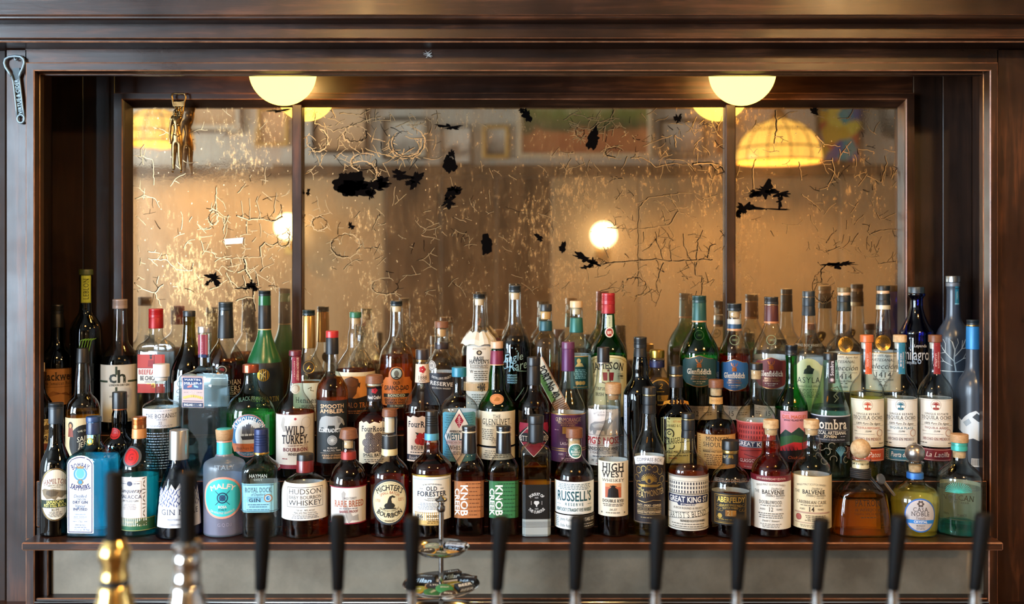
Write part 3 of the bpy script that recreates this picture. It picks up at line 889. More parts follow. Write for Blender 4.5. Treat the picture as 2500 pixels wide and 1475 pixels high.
GLASS = {
    'clear': thin_glass('clear', (0.90, 0.92, 0.91)), 'green': thin_glass('green', (0.05, 0.42, 0.10), 0.45), 'dkgreen': thin_glass('dkgreen', (0.05, 0.13, 0.035), 0.4),
    'olive': thin_glass('olive', (0.34, 0.30, 0.035), 0.4), 'brown': thin_glass('brown', (0.13, 0.06, 0.02), 0.4), 'black': thin_glass('black', (0.016, 0.016, 0.018), 0.5),
    'blue': thin_glass('blue', (0.03, 0.11, 0.62), 0.5), 'sapphire': thin_glass('sapphire', (0.62, 0.93, 0.985), 0.5), 'aqua': thin_glass('aqua', (0.74, 0.94, 0.93), 0.45),
    'cobalt': thin_glass('cobalt', (0.20, 0.36, 0.72), 0.4), 'ltgreen': thin_glass('ltgreen', (0.62, 0.82, 0.74), 0.4), 'pale': thin_glass('pale', (0.84, 0.91, 0.92), 0.35),
    'fgreen': frosted('green', (0.012, 0.20, 0.055), 0.25), 'fwhite': frosted('white', (0.50, 0.58, 0.66), 0.50), 'fpink': frosted('pink', (0.46, 0.56, 0.66), 0.68), 'fgrey': frosted('grey', (0.16, 0.20, 0.27), 0.55),
}
LIQ = {
    'amber': liquid_mat('amber', (0.82, 0.42, 0.10)), 'dark': liquid_mat('dark', (0.55, 0.19, 0.045)), 'red': liquid_mat('red', (0.70, 0.19, 0.04)), 'gold': liquid_mat('gold', (0.96, 0.70, 0.20)),
    'straw': liquid_mat('straw', (0.93, 0.86, 0.50)), 'water': liquid_mat('water', (0.93, 0.96, 0.97)), 'aqua': liquid_mat('aqua', (0.42, 0.90, 0.92)), 'blue': liquid_mat('blue', (0.50, 0.90, 0.98)),
    'pink': frosted('pink_liquid', (0.62, 0.36, 0.50), 0.15), 'black': liquid_mat('black', (0.03, 0.015, 0.01)), 'navy': liquid_mat('navy', (0.05, 0.12, 0.45)), 'green': liquid_mat('green', (0.45, 0.85, 0.5)),
}
cork_m = noisy('cork', (0.40, 0.24, 0.11), (0.66, 0.46, 0.26), 90, 0.75, 0.2)
cork_w = wood('turned_wood', (0.28, 0.15, 0.07), (0.46, 0.27, 0.13), (0.60, 0.40, 0.22), (60, 60, 300), rough=0.5, coat=0.0)
wood_br = wood('brown_wood', (0.10, 0.035, 0.016), (0.19, 0.07, 0.03), (0.28, 0.11, 0.05), (60, 60, 300), rough=0.45, coat=0.1)
def cap_mat(kind, col):
    if kind == 'c': return cork_m
    if kind == 'w': return cork_w
    if kind == 'b': return wood_br
    if kind == 'm': return solid('metal_cap_' + col, hexlin(col), 0.28, 0.9)
    if kind == 'f': return solid('foil_cap_' + col, hexlin(col), 0.42, 0.25)
    if kind == 'x': return solid('wax_' + col, hexlin(col), 0.30, 0, 0.5, 0.3)
    if kind == 'g': return GLASS['clear']
    return solid('plastic_cap_' + col, hexlin(col), 0.36)

# ------------------------------------------------------------------ bottle builder
ROWS = {'F': (2.000, ZSH, 'bottles along the front of the shelf'), 'S': (2.105, Z2, 'bottles on the middle step'), 'T': (2.215, Z3, 'bottles on the top step'), 'E': (2.04, ZSH, 'bottles along the front of the shelf')}
def pchip(pts):
    xs = [p[0] for p in pts]; ys = [p[1] for p in pts]; n = len(xs)
    h = [xs[i + 1] - xs[i] for i in range(n - 1)]; d = [(ys[i + 1] - ys[i]) / h[i] for i in range(n - 1)]
    m = [d[0]] + [0.0 if d[i - 1] * d[i] <= 0 else 2 * d[i - 1] * d[i] / (d[i - 1] + d[i]) for i in range(1, n - 1)] + [d[-1]]
    def f(x):
        if x <= xs[0]: return ys[0]
        if x >= xs[-1]: return ys[-1]
        i = 0
        while x > xs[i + 1]: i += 1
        t = (x - xs[i]) / h[i]
        return ((1 + 2 * t) * (1 - t) ** 2 * ys[i] + t * (1 - t) ** 2 * h[i] * m[i] + t * t * (3 - 2 * t) * ys[i + 1] + t * t * (t - 1) * h[i] * m[i + 1])
    return f

YD = {('T', 140): 0.0224, ('T', 210): 0.0103, ('T', 293): 0.0095, ('T', 381): 0.0124, ('T', 462): 0.001, ('T', 551): -0.0113, ('T', 646): -0.0121, ('T', 754): 0.001, ('T', 968): 0.001, ('T', 1078): 0.001, ('T', 1170): 0.001, ('T', 1257): 0.001, ('T', 1332): 0.001, ('T', 1407): -0.0089, ('T', 1485): 0.0134, ('T', 1604): 0.001, ('T', 1793): 0.01, ('T', 1883): -0.0054, ('T', 1974): -0.004, ('T', 2060): 0.017, ('T', 2156): 0.001, ('T', 2237): 0.0123, ('T', 2327): 0.001, ('F', 340): 0.0041, ('F', 437): -0.0067, ('F', 548): 0.0059, ('F', 638): -0.0097, ('F', 951): -0.0009, ('F', 1145): 0.0009, ('F', 1229): 0.0009, ('F', 1402): 0.0009, ('F', 1585): -0.0009, ('F', 1680): 0.0008, ('F', 1783): -0.0034, ('F', 1882): 0.0013, ('F', 2234): -0.001, ('F', 2342): 0.0028, ('S', 96): 0.014, ('S', 202): 0.0011, ('S', 292): 0.0011, ('S', 500): 0.0042, ('S', 612): -0.0013, ('S', 811): 0.0011, ('S', 1031): 0.0044, ('S', 1121): -0.0136, ('S', 1213): 0.0097, ('S', 1303): -0.0017, ('S', 1473): 0.0081, ('S', 1563): 0.0008, ('S', 1650): 0.0011, ('S', 1932): 0.0096, ('S', 2027): -0.0017, ('S', 2116): -0.0017, ('S', 2197): 0.0036, ('S', 2283): 0.0009, ('S', 2376): 0.014}
BOTTLES = []
def B(name, row, cx, prof, glass, liq, caps, labels, desc, sq=None, rot=None, Yd=0.0, cat='bottle', seg=None, back='cfd4da'):
    Y, zb, grp = ROWS[row]; Y += Yd + YD.get((row, cx), 0.0)
    k = Y / F                                     # metres per pixel on the axis
    pts = [tuple(float(a) for a in q.split(':')) for q in prof.split()]
    ytop = pts[0][0]
    ztop = (CAMZ - zb) + (Y0 - ytop) * k          # above the shelf
    zz = lambda y: (CAMZ - zb) + (Y0 - y) * k
    P = sorted([(zz(y), hw * k) for y, hw in pts])
    rb = P[0][1]
    P = [p for p in P if p[0] > 0.004]
    if P[0][0] > 0.012: P = [(0.0, rb)] + P
    else: P[0] = (0.0, rb)
    rf = pchip(P)
    fil = min(0.004, rb * 0.3)
    def rad(z):
        r = rf(z)
        if z < fil: r -= fil - sqrt(max(0, fil * fil - (fil - z) ** 2))
        return r
    x0 = X(cx, Y)
    if rot is None: rot = 0.0
    face = -degrees_(atan2(x0, Y)) if sq is None else 0.0
    t = thing(name, (x0, Y, zb + 0.0004), desc, cat, grp, radians(face + rot))
    # cross section: exponent and depth ratio
    if sq: ysq, nn, dd = sq; zsq = zz(ysq)
    def sec(z):
        if not sq: return 2.0, 1.0
        u = min(1.0, max(0.0, (zsq + 0.012 - z) / 0.024)); u = u * u * (3 - 2 * u)
        return 2.0 + (nn - 2.0) * u, 1.0 + (dd - 1.0) * u
    seg = seg or (64 if sq else 48)
    ang = [2 * pi * i / seg for i in range(seg)]
    def ring(z, inset=0.0):
        n, d = sec(z); r = rad(z) - inset
        out = []
        for a in ang:
            c, s = cos(a), sin(a)
            if n == 2.0: out.append((r * c, r * d * s, z))
            else:
                q = (abs(c) ** n + abs(s) ** n) ** (-1.0 / n)
                out.append((r * c * q, (r * d - (0 if d == 1 else 0)) * s * q, z))
        return out
    # heights to sample
    zs = [0.0, fil * 0.3, fil * 0.65, fil]
    z = fil; step = 0.0042
    while z < ztop - 0.002:
        z += step
        zs.append(z)
    zs = [q for q in zs if q < ztop - 0.001] + [ztop]
    V = []; Fc = []
    for z in zs: V += ring(z)
    m = len(zs)
    for q in range(m - 1):
        for i in range(seg):
            j = (i + 1) % seg
            Fc.append([q * seg + i, q * seg + j, (q + 1) * seg + j, (q + 1) * seg + i])
    Fc.append([i for i in range(seg)][::-1])
    gm_ = GLASS[glass]
    mesh_obj('glass', V, Fc, gm_, None, t, True, None, 50)
    if liq:
        col, yl = liq; zl = min(zz(yl), ztop - 0.004)
        zq = [0.0045] + [q for q in zs if 0.006 < q < zl - 0.001] + [zl]
        V = []; Fc = []
        for z in zq: V += ring(z, 0.0011)
        m = len(zq)
        for q in range(m - 1):
            for i in range(seg):
                j = (i + 1) % seg
                Fc.append([q * seg + i, q * seg + j, (q + 1) * seg + j, (q + 1) * seg + i])
        Fc.append([i for i in range(seg)][::-1]); Fc.append([(m - 1) * seg + i for i in range(seg)])
        mesh_obj('liquid', V, Fc, LIQ[col], None, t, True, None, 50)
    for c in caps:
        if c[0] == 'ball':
            _, yc, r, col, kd, nm = c
            b = MB(); b.ball((0, 0, zz(yc)), r * k, 28, 18); b.build(nm, cap_mat(kd, col), t, True); continue
        ya, yb, ra, rb_, col, kd, nm = c[:7]
        za, zb2 = zz(ya), zz(yb); ra *= k; rb_ *= k
        b = MB(); e = min(0.0014, (za - zb2) * 0.3)
        pr = [(0.0005, zb2), (rb_ - e * 0.5, zb2), (rb_, zb2 + e * 0.6)]
        if len(c) > 7 and c[7] == 'r':          # threaded / ribbed
            q = 5
            for i in range(q):
                zz0 = zb2 + (za - zb2) * (0.35 + 0.5 * i / q); rr = rb_ + (ra - rb_) * (0.35 + 0.5 * i / q)
                pr += [(rr, zz0), (rr - 0.0007, zz0 + 0.0006), (rr, zz0 + 0.0013)]
        if len(c) > 7 and c[7] == 'd':          # domed
            pr += [(ra * 1.0, za - ra * 0.35), (ra * 0.96, za - ra * 0.16), (ra * 0.8, za - ra * 0.05), (ra * 0.4, za), (0.0005, za)]
        else:
            pr += [(ra, za - e), (ra - e * 0.3, za - e * 0.3), (ra - e, za), (0.0005, za)]
        b.lathe(pr, 32, close=False); b.build(nm, cap_mat(kd, col), t, True, 35)
    # paper back label, its blank side towards the glass
    main = [l for l in labels if l[4] is not None and (len(l) < 7 or 'name' not in l[6])]
    if isinstance(back, tuple): main = [('r', back[0], back[1])]
    if main and glass in ('clear', 'pale', 'aqua', 'sapphire', 'ltgreen', 'cobalt', 'fpink', 'green') and back:
        ya, yb = main[0][1], main[0][2]
        za, zb2 = min(zz(ya) + 0.004, ztop - 0.03), max(zz(yb) - 0.002, 0.004)
        while za > zb2 + 0.02 and rad(za) < rad((za + zb2) / 2) * 0.94: za -= 0.002
        V = []; Fc = []; nj = 16; rows_ = [zb2 + (za - zb2) * i / 3 for i in range(4)]
        for z in rows_:
            n, d = sec(z); r = rad(z)
            for j in range(nj + 1):
                if sq:
                    xx = r * 0.80 * (2 * j / nj - 1); a = abs(xx) / r
                    V.append((xx, r * d * (1 - a ** n) ** (1 / n) + 0.0003, z))
                else:
                    th = radians(-62 + 124 * j / nj)
                    V.append(((r + 0.0003) * sin(th), (r + 0.0003) * cos(th), z))
        for i in range(3):
            for j in range(nj): Fc.append([i * 17 + j, i * 17 + j + 1, (i + 1) * 17 + j + 1, (i + 1) * 17 + j])
        mesh_obj('back_label', V, Fc, ink(back[2] if isinstance(back, tuple) else back), None, t)
    # labels: paper and print mapped on to the glass
    for lb in labels:
        shape, ya, yb, hw, col, items = lb[:6]
        opt = lb[6] if len(lb) > 6 else {}
        xo = opt.get('x', 0.0); nm = opt.get('name', 'label')
        yc = (ya + yb) / 2
        rmid = rad(min(max(zz(yc), 0.002), ztop - 0.001))
        rp = rmid / k
        if not sq:                               # widths are given as seen from the front
            hw = rp * (asin(hw / rp) if hw < rp * 0.985 else 1.40 * hw / rp)
            xo = rp * asin(max(-0.95, min(0.95, xo / rp)))
        kf = (Y - rmid * (sec(zz(yc))[1] if sq else 1)) / F
        zl = lambda y: (CAMZ - zb) + (Y0 - y) * kf
        polys = []
        if col is not None:
            if shape == 'r': pp = [(-hw, ya), (hw, ya), (hw, yb), (-hw, yb)]
            elif shape == 'o': pp = [(hw * cos(2 * pi * i / 40), yc + (yb - ya) / 2 * sin(2 * pi * i / 40)) for i in range(40)]
            elif shape == 'd': pp = [(0, ya), (hw, yc), (0, yb), (-hw, yc)]
            elif shape == 'a':                   # arched top
                s_ = (yb - ya) * 0.12; pp = [(-hw, yb)] + [(hw * -cos(pi * i / 12), ya + s_ - s_ * sin(pi * i / 12)) for i in range(13)] + [(hw, yb)]
            elif shape == 's':                   # shield
                u = (yb - ya); pp = [(-hw, ya + u * .18), (-hw * .84, ya + u * .1), (-hw * .55, ya + u * .1), (0, ya), (hw * .55, ya + u * .1), (hw * .84, ya + u * .1), (hw, ya + u * .18), (hw, yb - u * .25), (hw * .75, yb - u * .1), (hw * .3, yb - u * .02), (0, yb), (-hw * .3, yb - u * .02), (-hw * .75, yb - u * .1), (-hw, yb - u * .25)]
            else: pp = shape
            polys.append((pp, col, 0))
        lay = 1
        for it in items:
            tmp = []
            art_polys(it, tmp)
            for p, c in tmp: polys.append((p, c, lay))
            lay += 1
        mats = []; mi = {}
        V = []; Fc = []; M = []
        yy_ = [q[1] for p, c, ly in polys for q in p]
        y_lo, y_hi = min(yy_ + [ya]), max(yy_ + [yb])
        zr = [rad(min(max(zl(y_lo + (y_hi - y_lo) * q / 8), 0), ztop)) for q in range(9)]
        slope = max(zr) - min(zr) > 0.0001
        st = 5.0 if not sq else 9.0
        for p, c, ly in polys:
            if c not in mi: mi[c] = len(mats); mats.append(ink(c))
            off = 0.00022 + opt.get('lift', 0.0) + 0.00006 * min(ly, 11)
            xs_ = [q[0] for q in p]; ys_ = [q[1] for q in p]
            small = max(xs_) - min(xs_) < 6 and (not slope or max(ys_) - min(ys_) < 6)
            for cp_ in ([p] if small and len(p) <= 4 else convex_parts(p)):
                for s1 in ([cp_] if small else slices(cp_, 0, st)):
                    for s2 in (slices(s1, 1, 5.0) if slope and not small else [s1]):
                        idx = []
                        for (px, py) in s2:
                            z = min(max(zl(py), 0.0003), ztop)
                            s = (px + xo) * kf
                            r = rad(z)
                            if sq:
                                n, d = sec(z); a = min(abs(s) / r, 0.995)
                                y = -(r * d * (1 - a ** n) ** (1.0 / n) + off)
                                idx.append(len(V)); V.append((s, y, z))
                            else:
                                th = s / r
                                idx.append(len(V)); V.append(((r + off) * sin(th), -(r + off) * cos(th), z))
                        Fc.append(idx); M.append(mi[c])
        mesh_obj(nm, V, Fc, mats, M, t)
    BOTTLES.append(t)
    return t
def degrees_(a): return a * 180 / pi
# ------------------------------------------------------------------ front row
CR, WH, BK, GD = 'e8dcc2', 'ece7df', '141210', '*c49a4a'
B('rum_bottle', 'F', 137, '1020:15 1034:16 1050:16.5 1075:17.5 1092:21 1110:28 1128:34 1146:36.5 1160:37 1314:37', 'black', ('black', 1060),
  [(996, 1034, 17, 17.5, '1b2630', 'p', 'capsule'), (984, 998, 17.5, 17.5, '20262c', 'p', 'cap', 'r')],
  [('o', 1144, 1274, 35, '221a16', [O(0, 1209, 38, 61, 'ddd3bf', 36), G(0, 1209, 41, 64, 1.5, '*a8884e'),
    T('HAMILTON', 1176, 12, 58, '6a1a1e', f='r', arc=70), T('MINISTRY OF RUM', 1186, 4, 36, '4a3a30', arc=80), T('COLLECTION', 1191, 3, 22, '4a3a30', arc=80),
    P_([(-34, 1198), (-26, 1194), (-14, 1196), (-4, 1195), (10, 1199), (24, 1202), (35, 1206), (34, 1211), (22, 1212), (14, 1218), (6, 1214), (0, 1222), (-8, 1218), (-20, 1220), (-30, 1210)], '7a6a52'),
    P_([(-20, 1199), (-4, 1198), (8, 1203), (2, 1212), (-10, 1214), (-22, 1208)], '574a38'),
    R(-37, 1222, 37, 1241, '1c2a1c'), T('JAMAICAN', 1227, 7, 40, 'e8d878', f='br'), T('POT STILL BLACK', 1235.5, 7, 54, 'e8d878', f='br'),
    T('RUM', 1246, 6, 17, '2a2420', f='r'), Mi(1250, 1264, 5, 34, '6a6058')]),
   ('r', 1018, 1034, 12, None, [T('SoHA', 1026, 9, 22, 'd8c08a', f='i')], {'name': 'neck_print'})],
  'black rum bottle at the far left with a cream oval label showing an island', rot=-3)
B('gin_bottle', 'F', 229, '1019:17.5 1026:17 1060:16.5 1078:18 1092:27 1106:44 1117:52 1128:53 1318:53', 'sapphire', ('blue', 1112),
  [(1017, 1030, 18, 18, '1c3a66', 'p', 'cap'), (1030, 1060, 17.2, 17.4, '16294a', 'p', 'cap')],
  [('a', 1114, 1303, 33, 'e6e8ea', [('L', [(-29, 1300), (-29, 1133), (-22, 1124), (-10, 1119), (0, 1118), (10, 1119), (22, 1124), (29, 1133), (29, 1300), (-29, 1300)], 2.2, '2a2350'),
    T('BOMBAY', 1137, 12, 46, '26235c', f='br', arc=42), O(0, 1158, 17, 17, '9cc8d8'), G(0, 1158, 17, 17, 4, '4a8ab0'), O(0, 1157, 10, 12, '5aa8cc'), P_([(-7, 1145), (-9, 1138), (-3, 1141), (0, 1136), (3, 1141), (9, 1138), (7, 1145)], '9a7a4a'),
    O(0, 1178, 8, 8, '8a6a3a', 6), O(0, 1178, 5, 5, '2f86b8'), T('SAPPHIRE', 1192, 12, 50, '26235c', f='br', arc=-52),
    T('Distilled', 1212, 8, 32, '4a5a80', f='i'), T('LONDON', 1220, 5, 28, '3a4468', f='r'), T('DRY GIN', 1227, 6.5, 38, '2a3460', f='br'), T('Vapour', 1236, 8, 26, '4a5a80', f='i'), T('INFUSED', 1244, 6, 36, '2a3460', f='br'),
    H(1250, 34, '8a90a0'), T('Hand selected', 1256, 5, 28, '6a7898', f='i'), T('exotic botanicals', 1262, 5, 34, '6a7898', f='i'), H(1267, 34, '8a90a0'), T('1761', 1274, 5, 12, '3a4468', f='r'), Mi(1272, 1276, 1, 9, '8a90a0', -14), Mi(1272, 1276, 1, 9, '8a90a0', 14),
    T('IMPORTED', 1283, 4, 26, '3a4468', f='r'), Mi(1286, 1290, 1, 30, '7a86a0'), T('1L', 1294, 6, 6, '3a5a9a', -24), T('47% alc./vol (94° Proof)', 1294, 6, 40, '3a5a9a', 5)], {'x': -12}),
   ('r', 1028, 1072, 8, 'd8d4c8', [R(-8, 1028, 8, 1034, '7a98b8'), T('IMPORTED', 1046, 7, 22, '3a4a66', rot=-90), R(-8, 1056, 8, 1060, 'b09a60')], {'name': 'neck_strip', 'x': -2}),
   ('o', 1070, 1088, 8, '*b08a3a', [O(0, 1079, 4.5, 5, '3a9ac0')], {'name': 'jewel', 'x': -2})],
  'square sapphire blue gin bottle with a tall white arched label and blue cap', sq=(1108, 7, 0.86), rot=-2)
B('gin_bottle', 'F', 340, '1040:15 1070:16 1080:17 1092:24 1106:34 1122:43 1136:46 1146:46.5 1151:45 1156:46.5 1318:46', 'aqua', ('aqua', 1160),
  [(1018, 1046, 17, 17, 'c07a48', 'm', 'cap', 'r'), (1046, 1070, 16.8, 17.6, 'c98a52', 'f', 'capsule')],
  [('r', 1166, 1286, 33, 'e6e0da', [Many(*[Leaf(30, 1170 + 9 * i, 6, 20 + 50 * (i % 4), '5a4a3a') for i in range(11)]),
    Many(*[Leaf(20 + 2.4 * i, 1276 + 2 * (i % 3), 11, 30 + 24 * i, '4a5a3a') for i in range(7)]), Box(-31, 1176, 24, 1268, 1, 'c8a8a0'),
    O(-4, 1182, 7, 6, '3a3f58'), Mi(1180, 1184, 1, 14, '7a7a8a', -20), Mi(1180, 1184, 1, 14, '7a7a8a', 13), T('Tanqueray', 1199, 10, 60, '22264a', -4, f='i'), T('MALACCA', 1214, 8.5, 58, '2a3058', -4, f='r'), T('DISTILLED GIN', 1224, 4.6, 42, '4a4a5a', -4), Mi(1231, 1246, 4, 34, 'a89a98', -4)], {'x': -14}),
   ('r', 1266, 1298, 44, '1f5a3c', [T('The Tanqueray Gin', 1275, 6, 44, 'd8c890', -8, f='i'), T('CHARLES TANQUERAY & CO', 1285, 4, 60, 'b8b078', -8), R(-60, 1267, 60, 1268.2, 'a8a060'), R(-60, 1296, 60, 1297.2, 'a8a060')], {'name': 'strip_label', 'x': -12}),
   ('o', 1094, 1141, 24, '3a3f44', [O(0, 1117.5, 19, 19, 'b01414'), G(0, 1117.5, 16, 16, 1.5, '7a0a0a'), T('G', 1117.5, 15, 14, '7a0a0a', f='i')], {'name': 'wax_seal', 'x': -16})],
  'clear turquoise gin bottle with red wax seal and copper screw cap in the front row', rot=-6)
B('gin_bottle', 'F', 437, '1108:19 1120:21 1140:27 1165:37 1195:46 1230:51 1270:54 1300:55 1314:55', 'cobalt', ('navy', 1262),
  [(1050, 1121, 22.5, 24, 'b9b4ac', 'm', 'cap')],
  [([(-58, 1204), (-50, 1196), (-44, 1206), (-36, 1190), (-28, 1202), (-20, 1186), (-10, 1200), (0, 1184), (10, 1200), (20, 1188), (28, 1202), (38, 1192), (46, 1206), (58, 1198), (66, 1290), (-66, 1290)], 1184, 1290, 52, 'dcdfe4',
    [Many(*[Leaf(-58 + 6.3 * i + 3 * (j % 2), 1198 + 8.5 * j + 3 * (i % 3), 6.5, 40 + 97 * ((i * 7 + j * 5) % 9) / 9.0 , '33447c' if (i + j) % 3 else '5a6aa0') for i in range(19) for j in range(5)]),
     R(-62, 1240, 62, 1264, 'dcdfe4'), T('GIN MARE', 1252, 13, 100, '1c2244', 2, f='r'), T('MEDITERRANEAN GIN', 1270, 4.5, 60, '4a5880'), T('colección de autor', 1281, 5.5, 50, '4a5880', f='i')])],
  'tapered cobalt blue gin bottle with white leaf print and tall silver cap', rot=2)
B('gin_bottle', 'F', 548, '1072:15 1078:16.5 1104:17 1112:22 1117:24 1121:36 1127:46 1135:49.5 1145:50 1318:50', 'fpink', ('pink', 1236),
  [(1048, 1074, 21.5, 19.5, '', 'w', 'stopper'), (1046.5, 1050, 18, 20, '3ab0b4', 'p', 'stopper_disc'), (1078, 1110, 18.2, 18.6, '3fb3b6', 'f', 'neck_band'), (1075, 1079, 18.8, 18.8, 'e0a090', 'f', 'neck_band'), (1108.5, 1111.5, 19, 19, 'e0a090', 'f', 'neck_band')],
  [('o', 1166, 1268, 44, 'e39a86', [O(0, 1217, 48, 46, '3fbcc0', 40), T('MALFY', 1188, 12, 64, 'e8c8b8', f='b', arc=62), G(0, 1217, 13.5, 13.5, 3, '1c3a58'), O(0, 1217, 8, 8, '2a5070'), Ln([(-17, 1200), (17, 1234)], 1.4, '1c3a58'), Ln([(17, 1200), (-17, 1234)], 1.4, '1c3a58'), T('ROSA', 1239, 6, 20, 'e8d8d0', f='b'), T('(ITALY)', 1246, 5.5, 28, '1c5060'), T('GIN WITH PINK GRAPEFRUIT', 1254, 5, 62, 'e8d8d0', arc=-70)], {'x': -5}),
   ('r', 1136, 1150, 30, None, [T('ITALY', 1143, 10, 50, '8a9aa8', f='r')], {'name': 'embossing'}), ('r', 1276, 1290, 26, None, [T('G.Q.D.I', 1283, 8, 34, '9a98a8')], {'name': 'embossing'}),
   ('r', 1086, 1100, 14, None, [T('MALFY', 1093, 7, 22, '1c5a60')], {'name': 'neck_print'})],
  'frosted gin bottle with pink lower half, wooden stopper and round turquoise label')
B('gin_bottle', 'F', 638, '1050:15 1105:16 1112:17 1122:26 1132:38 1140:42 1150:43 1316:42', 'clear', ('water', 1176),
  [(1047, 1108, 17, 18, '1a2a55', 'f', 'cap', 'r'), (1103, 1108.5, 18.6, 18.8, 'b08a40', 'm', 'cap_band')],
  [('r', 1182, 1252, 43, '8cc4d2', [R(-46, 1184, 46, 1186, '3a5a70'), R(-46, 1248, 46, 1250, '3a5a70'), T('ROYAL DOCK', 1197, 11.5, 64, '20344e', f='r'), T('of Deptford', 1208, 6.5, 34, '3a5a70', f='i'),
    P_([(-37, 1213), (24, 1213), (28, 1218), (24, 1227), (-37, 1227), (-33, 1220)], '7ab4c6'), T('NAVY STRENGTH', 1215.5, 3, 34, '3a5a70', -6), T('GIN', 1222, 8, 30, '20344e', -8, f='br'), O(24, 1217, 10, 10, '9a6a4a'), O(24, 1217, 7.5, 7.5, 'a8ccd8'), O(24, 1217, 5, 5, '3a78a8'), Mi(1230, 1241, 2, 56, '4a7088'), Mi(1243, 1247, 1, 62, '4a7088')]),
   ('r', 1157, 1176, 40, None, [T("HAYMAN", 1163, 9, 44, 'b0b8b0'), T('DIST', 1172, 5, 22, 'a0a8a0')], {'name': 'embossing'}),
   ('o', 1066, 1092, 10, '16244a', [P_([(-6, 1072), (0, 1068), (6, 1072), (4, 1084), (0, 1088), (-4, 1084)], '*b0904a')], {'name': 'crest'})],
  'square clear gin bottle with a pale blue banded label and navy foil cap', sq=(1138, 5, 0.9), rot=3)
B('whiskey_bottle', 'F', 745, '1128:17 1148:19 1154:20 1160:30 1168:44 1178:52 1190:56 1204:57 1320:57', 'clear', ('amber', 1240),
  [(1108, 1124, 20, 20.5, '1a1614', 'p', 'cap'), (1122, 1152, 20.5, 21.5, '6e1a1a', 'x', 'wax_collar')],
  [('r', 1184, 1272, 56, 'e6e0d6', [Box(-48, 1192, 48, 1240, 1.2, '2a2a2e'), T('HUDSON', 1202, 12.5, 86, '2a2a30'), T('BABY BOURBON', 1216, 8.5, 86, '33333a'), T('WHISKEY', 1229, 12.5, 86, '2a2a30'), T('750 ml . 46% alc/vol', 1247, 4.4, 46, '5a5a60'), T('Made with New York Corn', 1253, 4.4, 56, '5a5a60'), T('Aged under 4 yrs in American Oak', 1258, 4, 64, '5a5a60'), Mi(1261, 1268, 2, 70, '6a6a70')])],
  'squat round clear whiskey bottle with wide white label and red wax collar')
B('whiskey_bottle', 'F', 851, '1078:14 1084:15.5 1094:14.5 1102:16.5 1120:17 1128:23 1140:34 1156:42 1172:46 1184:46.5 1316:45.5', 'clear', ('dark', 1150),
  [(1045, 1070, 20, 23, '', 'b', 'stopper', 'd'), (1068, 1074, 16, 16, '', 'b', 'stopper'), (1074, 1094, 11, 11, '', 'c', 'cork'), (1102, 1121, 18, 19, '8e2a22', 'f', 'neck_band')],
  [('r', 1190, 1281, 42, 'e0dad2', [R(-60, 1190, 60, 1192.5, '8a2238'), R(-60, 1278, 60, 1281, '8a2238'), P_([(-18, 1206), (-12, 1199), (-7, 1206), (-10, 1220), (2, 1246), (10, 1262), (24, 1258), (26, 1274), (8, 1272), (0, 1280), (-6, 1262), (-14, 1236)], 'a8a29c'),
    T('WILD TURKEY', 1218, 5.5, 32, '2a2a40', 4, f='r'), T('RARE BREED', 1231, 15, 78, 'a8664e', 2, f='br'), Mi(1241, 1245, 1, 56, '6a6068'), T('BARREL PROOF', 1250, 6, 46, '8a4048', f='b')]),
   ('r', 1104, 1119, 12, None, [T('116.8', 1109, 5, 16, '3a0a0a', f='b'), Mi(1113, 1117, 1, 18, '3a0a0a')], {'name': 'neck_print'})],
  'round bourbon bottle with brown mushroom stopper, red neck band and white label')
B('whiskey_bottle', 'F', 951, '1018:17 1024:18 1056:17.5 1064:18 1108:18.5 1118:22 1130:34 1144:44 1158:48 1172:48.5 1318:48', 'clear', ('red', 1165),
  [(998, 1017, 17.5, 18.5, '8a3a1e', 'b', 'stopper'), (1017, 1056, 12, 12, 'd8cdb8', 'p', 'cork'), (1062, 1096, 18.8, 19, '181614', 'f', 'neck_band'), (1094, 1111, 19.2, 19.6, 'd8c898', 'f', 'neck_label')],
  [('o', 1171, 1283, 42, '2a3038', [O(0, 1227, 46, 51, 'd8c9a0', 40), G(0, 1227, 43, 48, 0.8, '6a5a3a'), T("MICHTER'S", 1191, 13, 74, '1a1a1c', f='b', arc=52), T('SMALL BATCH', 1203, 7, 52, 'a0402a', arc=36), T('1753', 1224, 7, 15, 'a0402a', -30, f='r'), T('US*1', 1222, 8, 16, 'a0402a', 30, f='r'),
    O(0, 1236, 13, 8, '24241f'), P_([(-6, 1230), (-3, 1219), (0, 1213), (7, 1210), (14, 1214), (12, 1217), (6, 1215), (4, 1220), (6, 1230)], '24241f'), R(-15, 1241, 15, 1244, '24241f'), T('KENTUCKY STRAIGHT', 1249, 4.5, 52, '4a4030', arc=-38), T('BOURBON', 1259, 11, 66, '1a1a1c', f='b', arc=-50), T('WHISKEY', 1273, 4.5, 24, '3a3428', arc=-60)]),
   ('r', 1064, 1094, 13, None, [Star(-8, 1078, 3, 'd8d0c0'), Star(8, 1078, 3, 'd8d0c0'), R(-22, 1065, 22, 1066.5, 'b8b0a0'), R(-22, 1091, 22, 1092.5, 'b8b0a0')], {'name': 'neck_print'}),
   ('r', 1096, 1110, 14, None, [Mi(1098, 1108, 2, 28, '4a4030')], {'name': 'neck_print'})],
  'bourbon bottle with a cream oval label, black star neck band and reddish flat stopper')
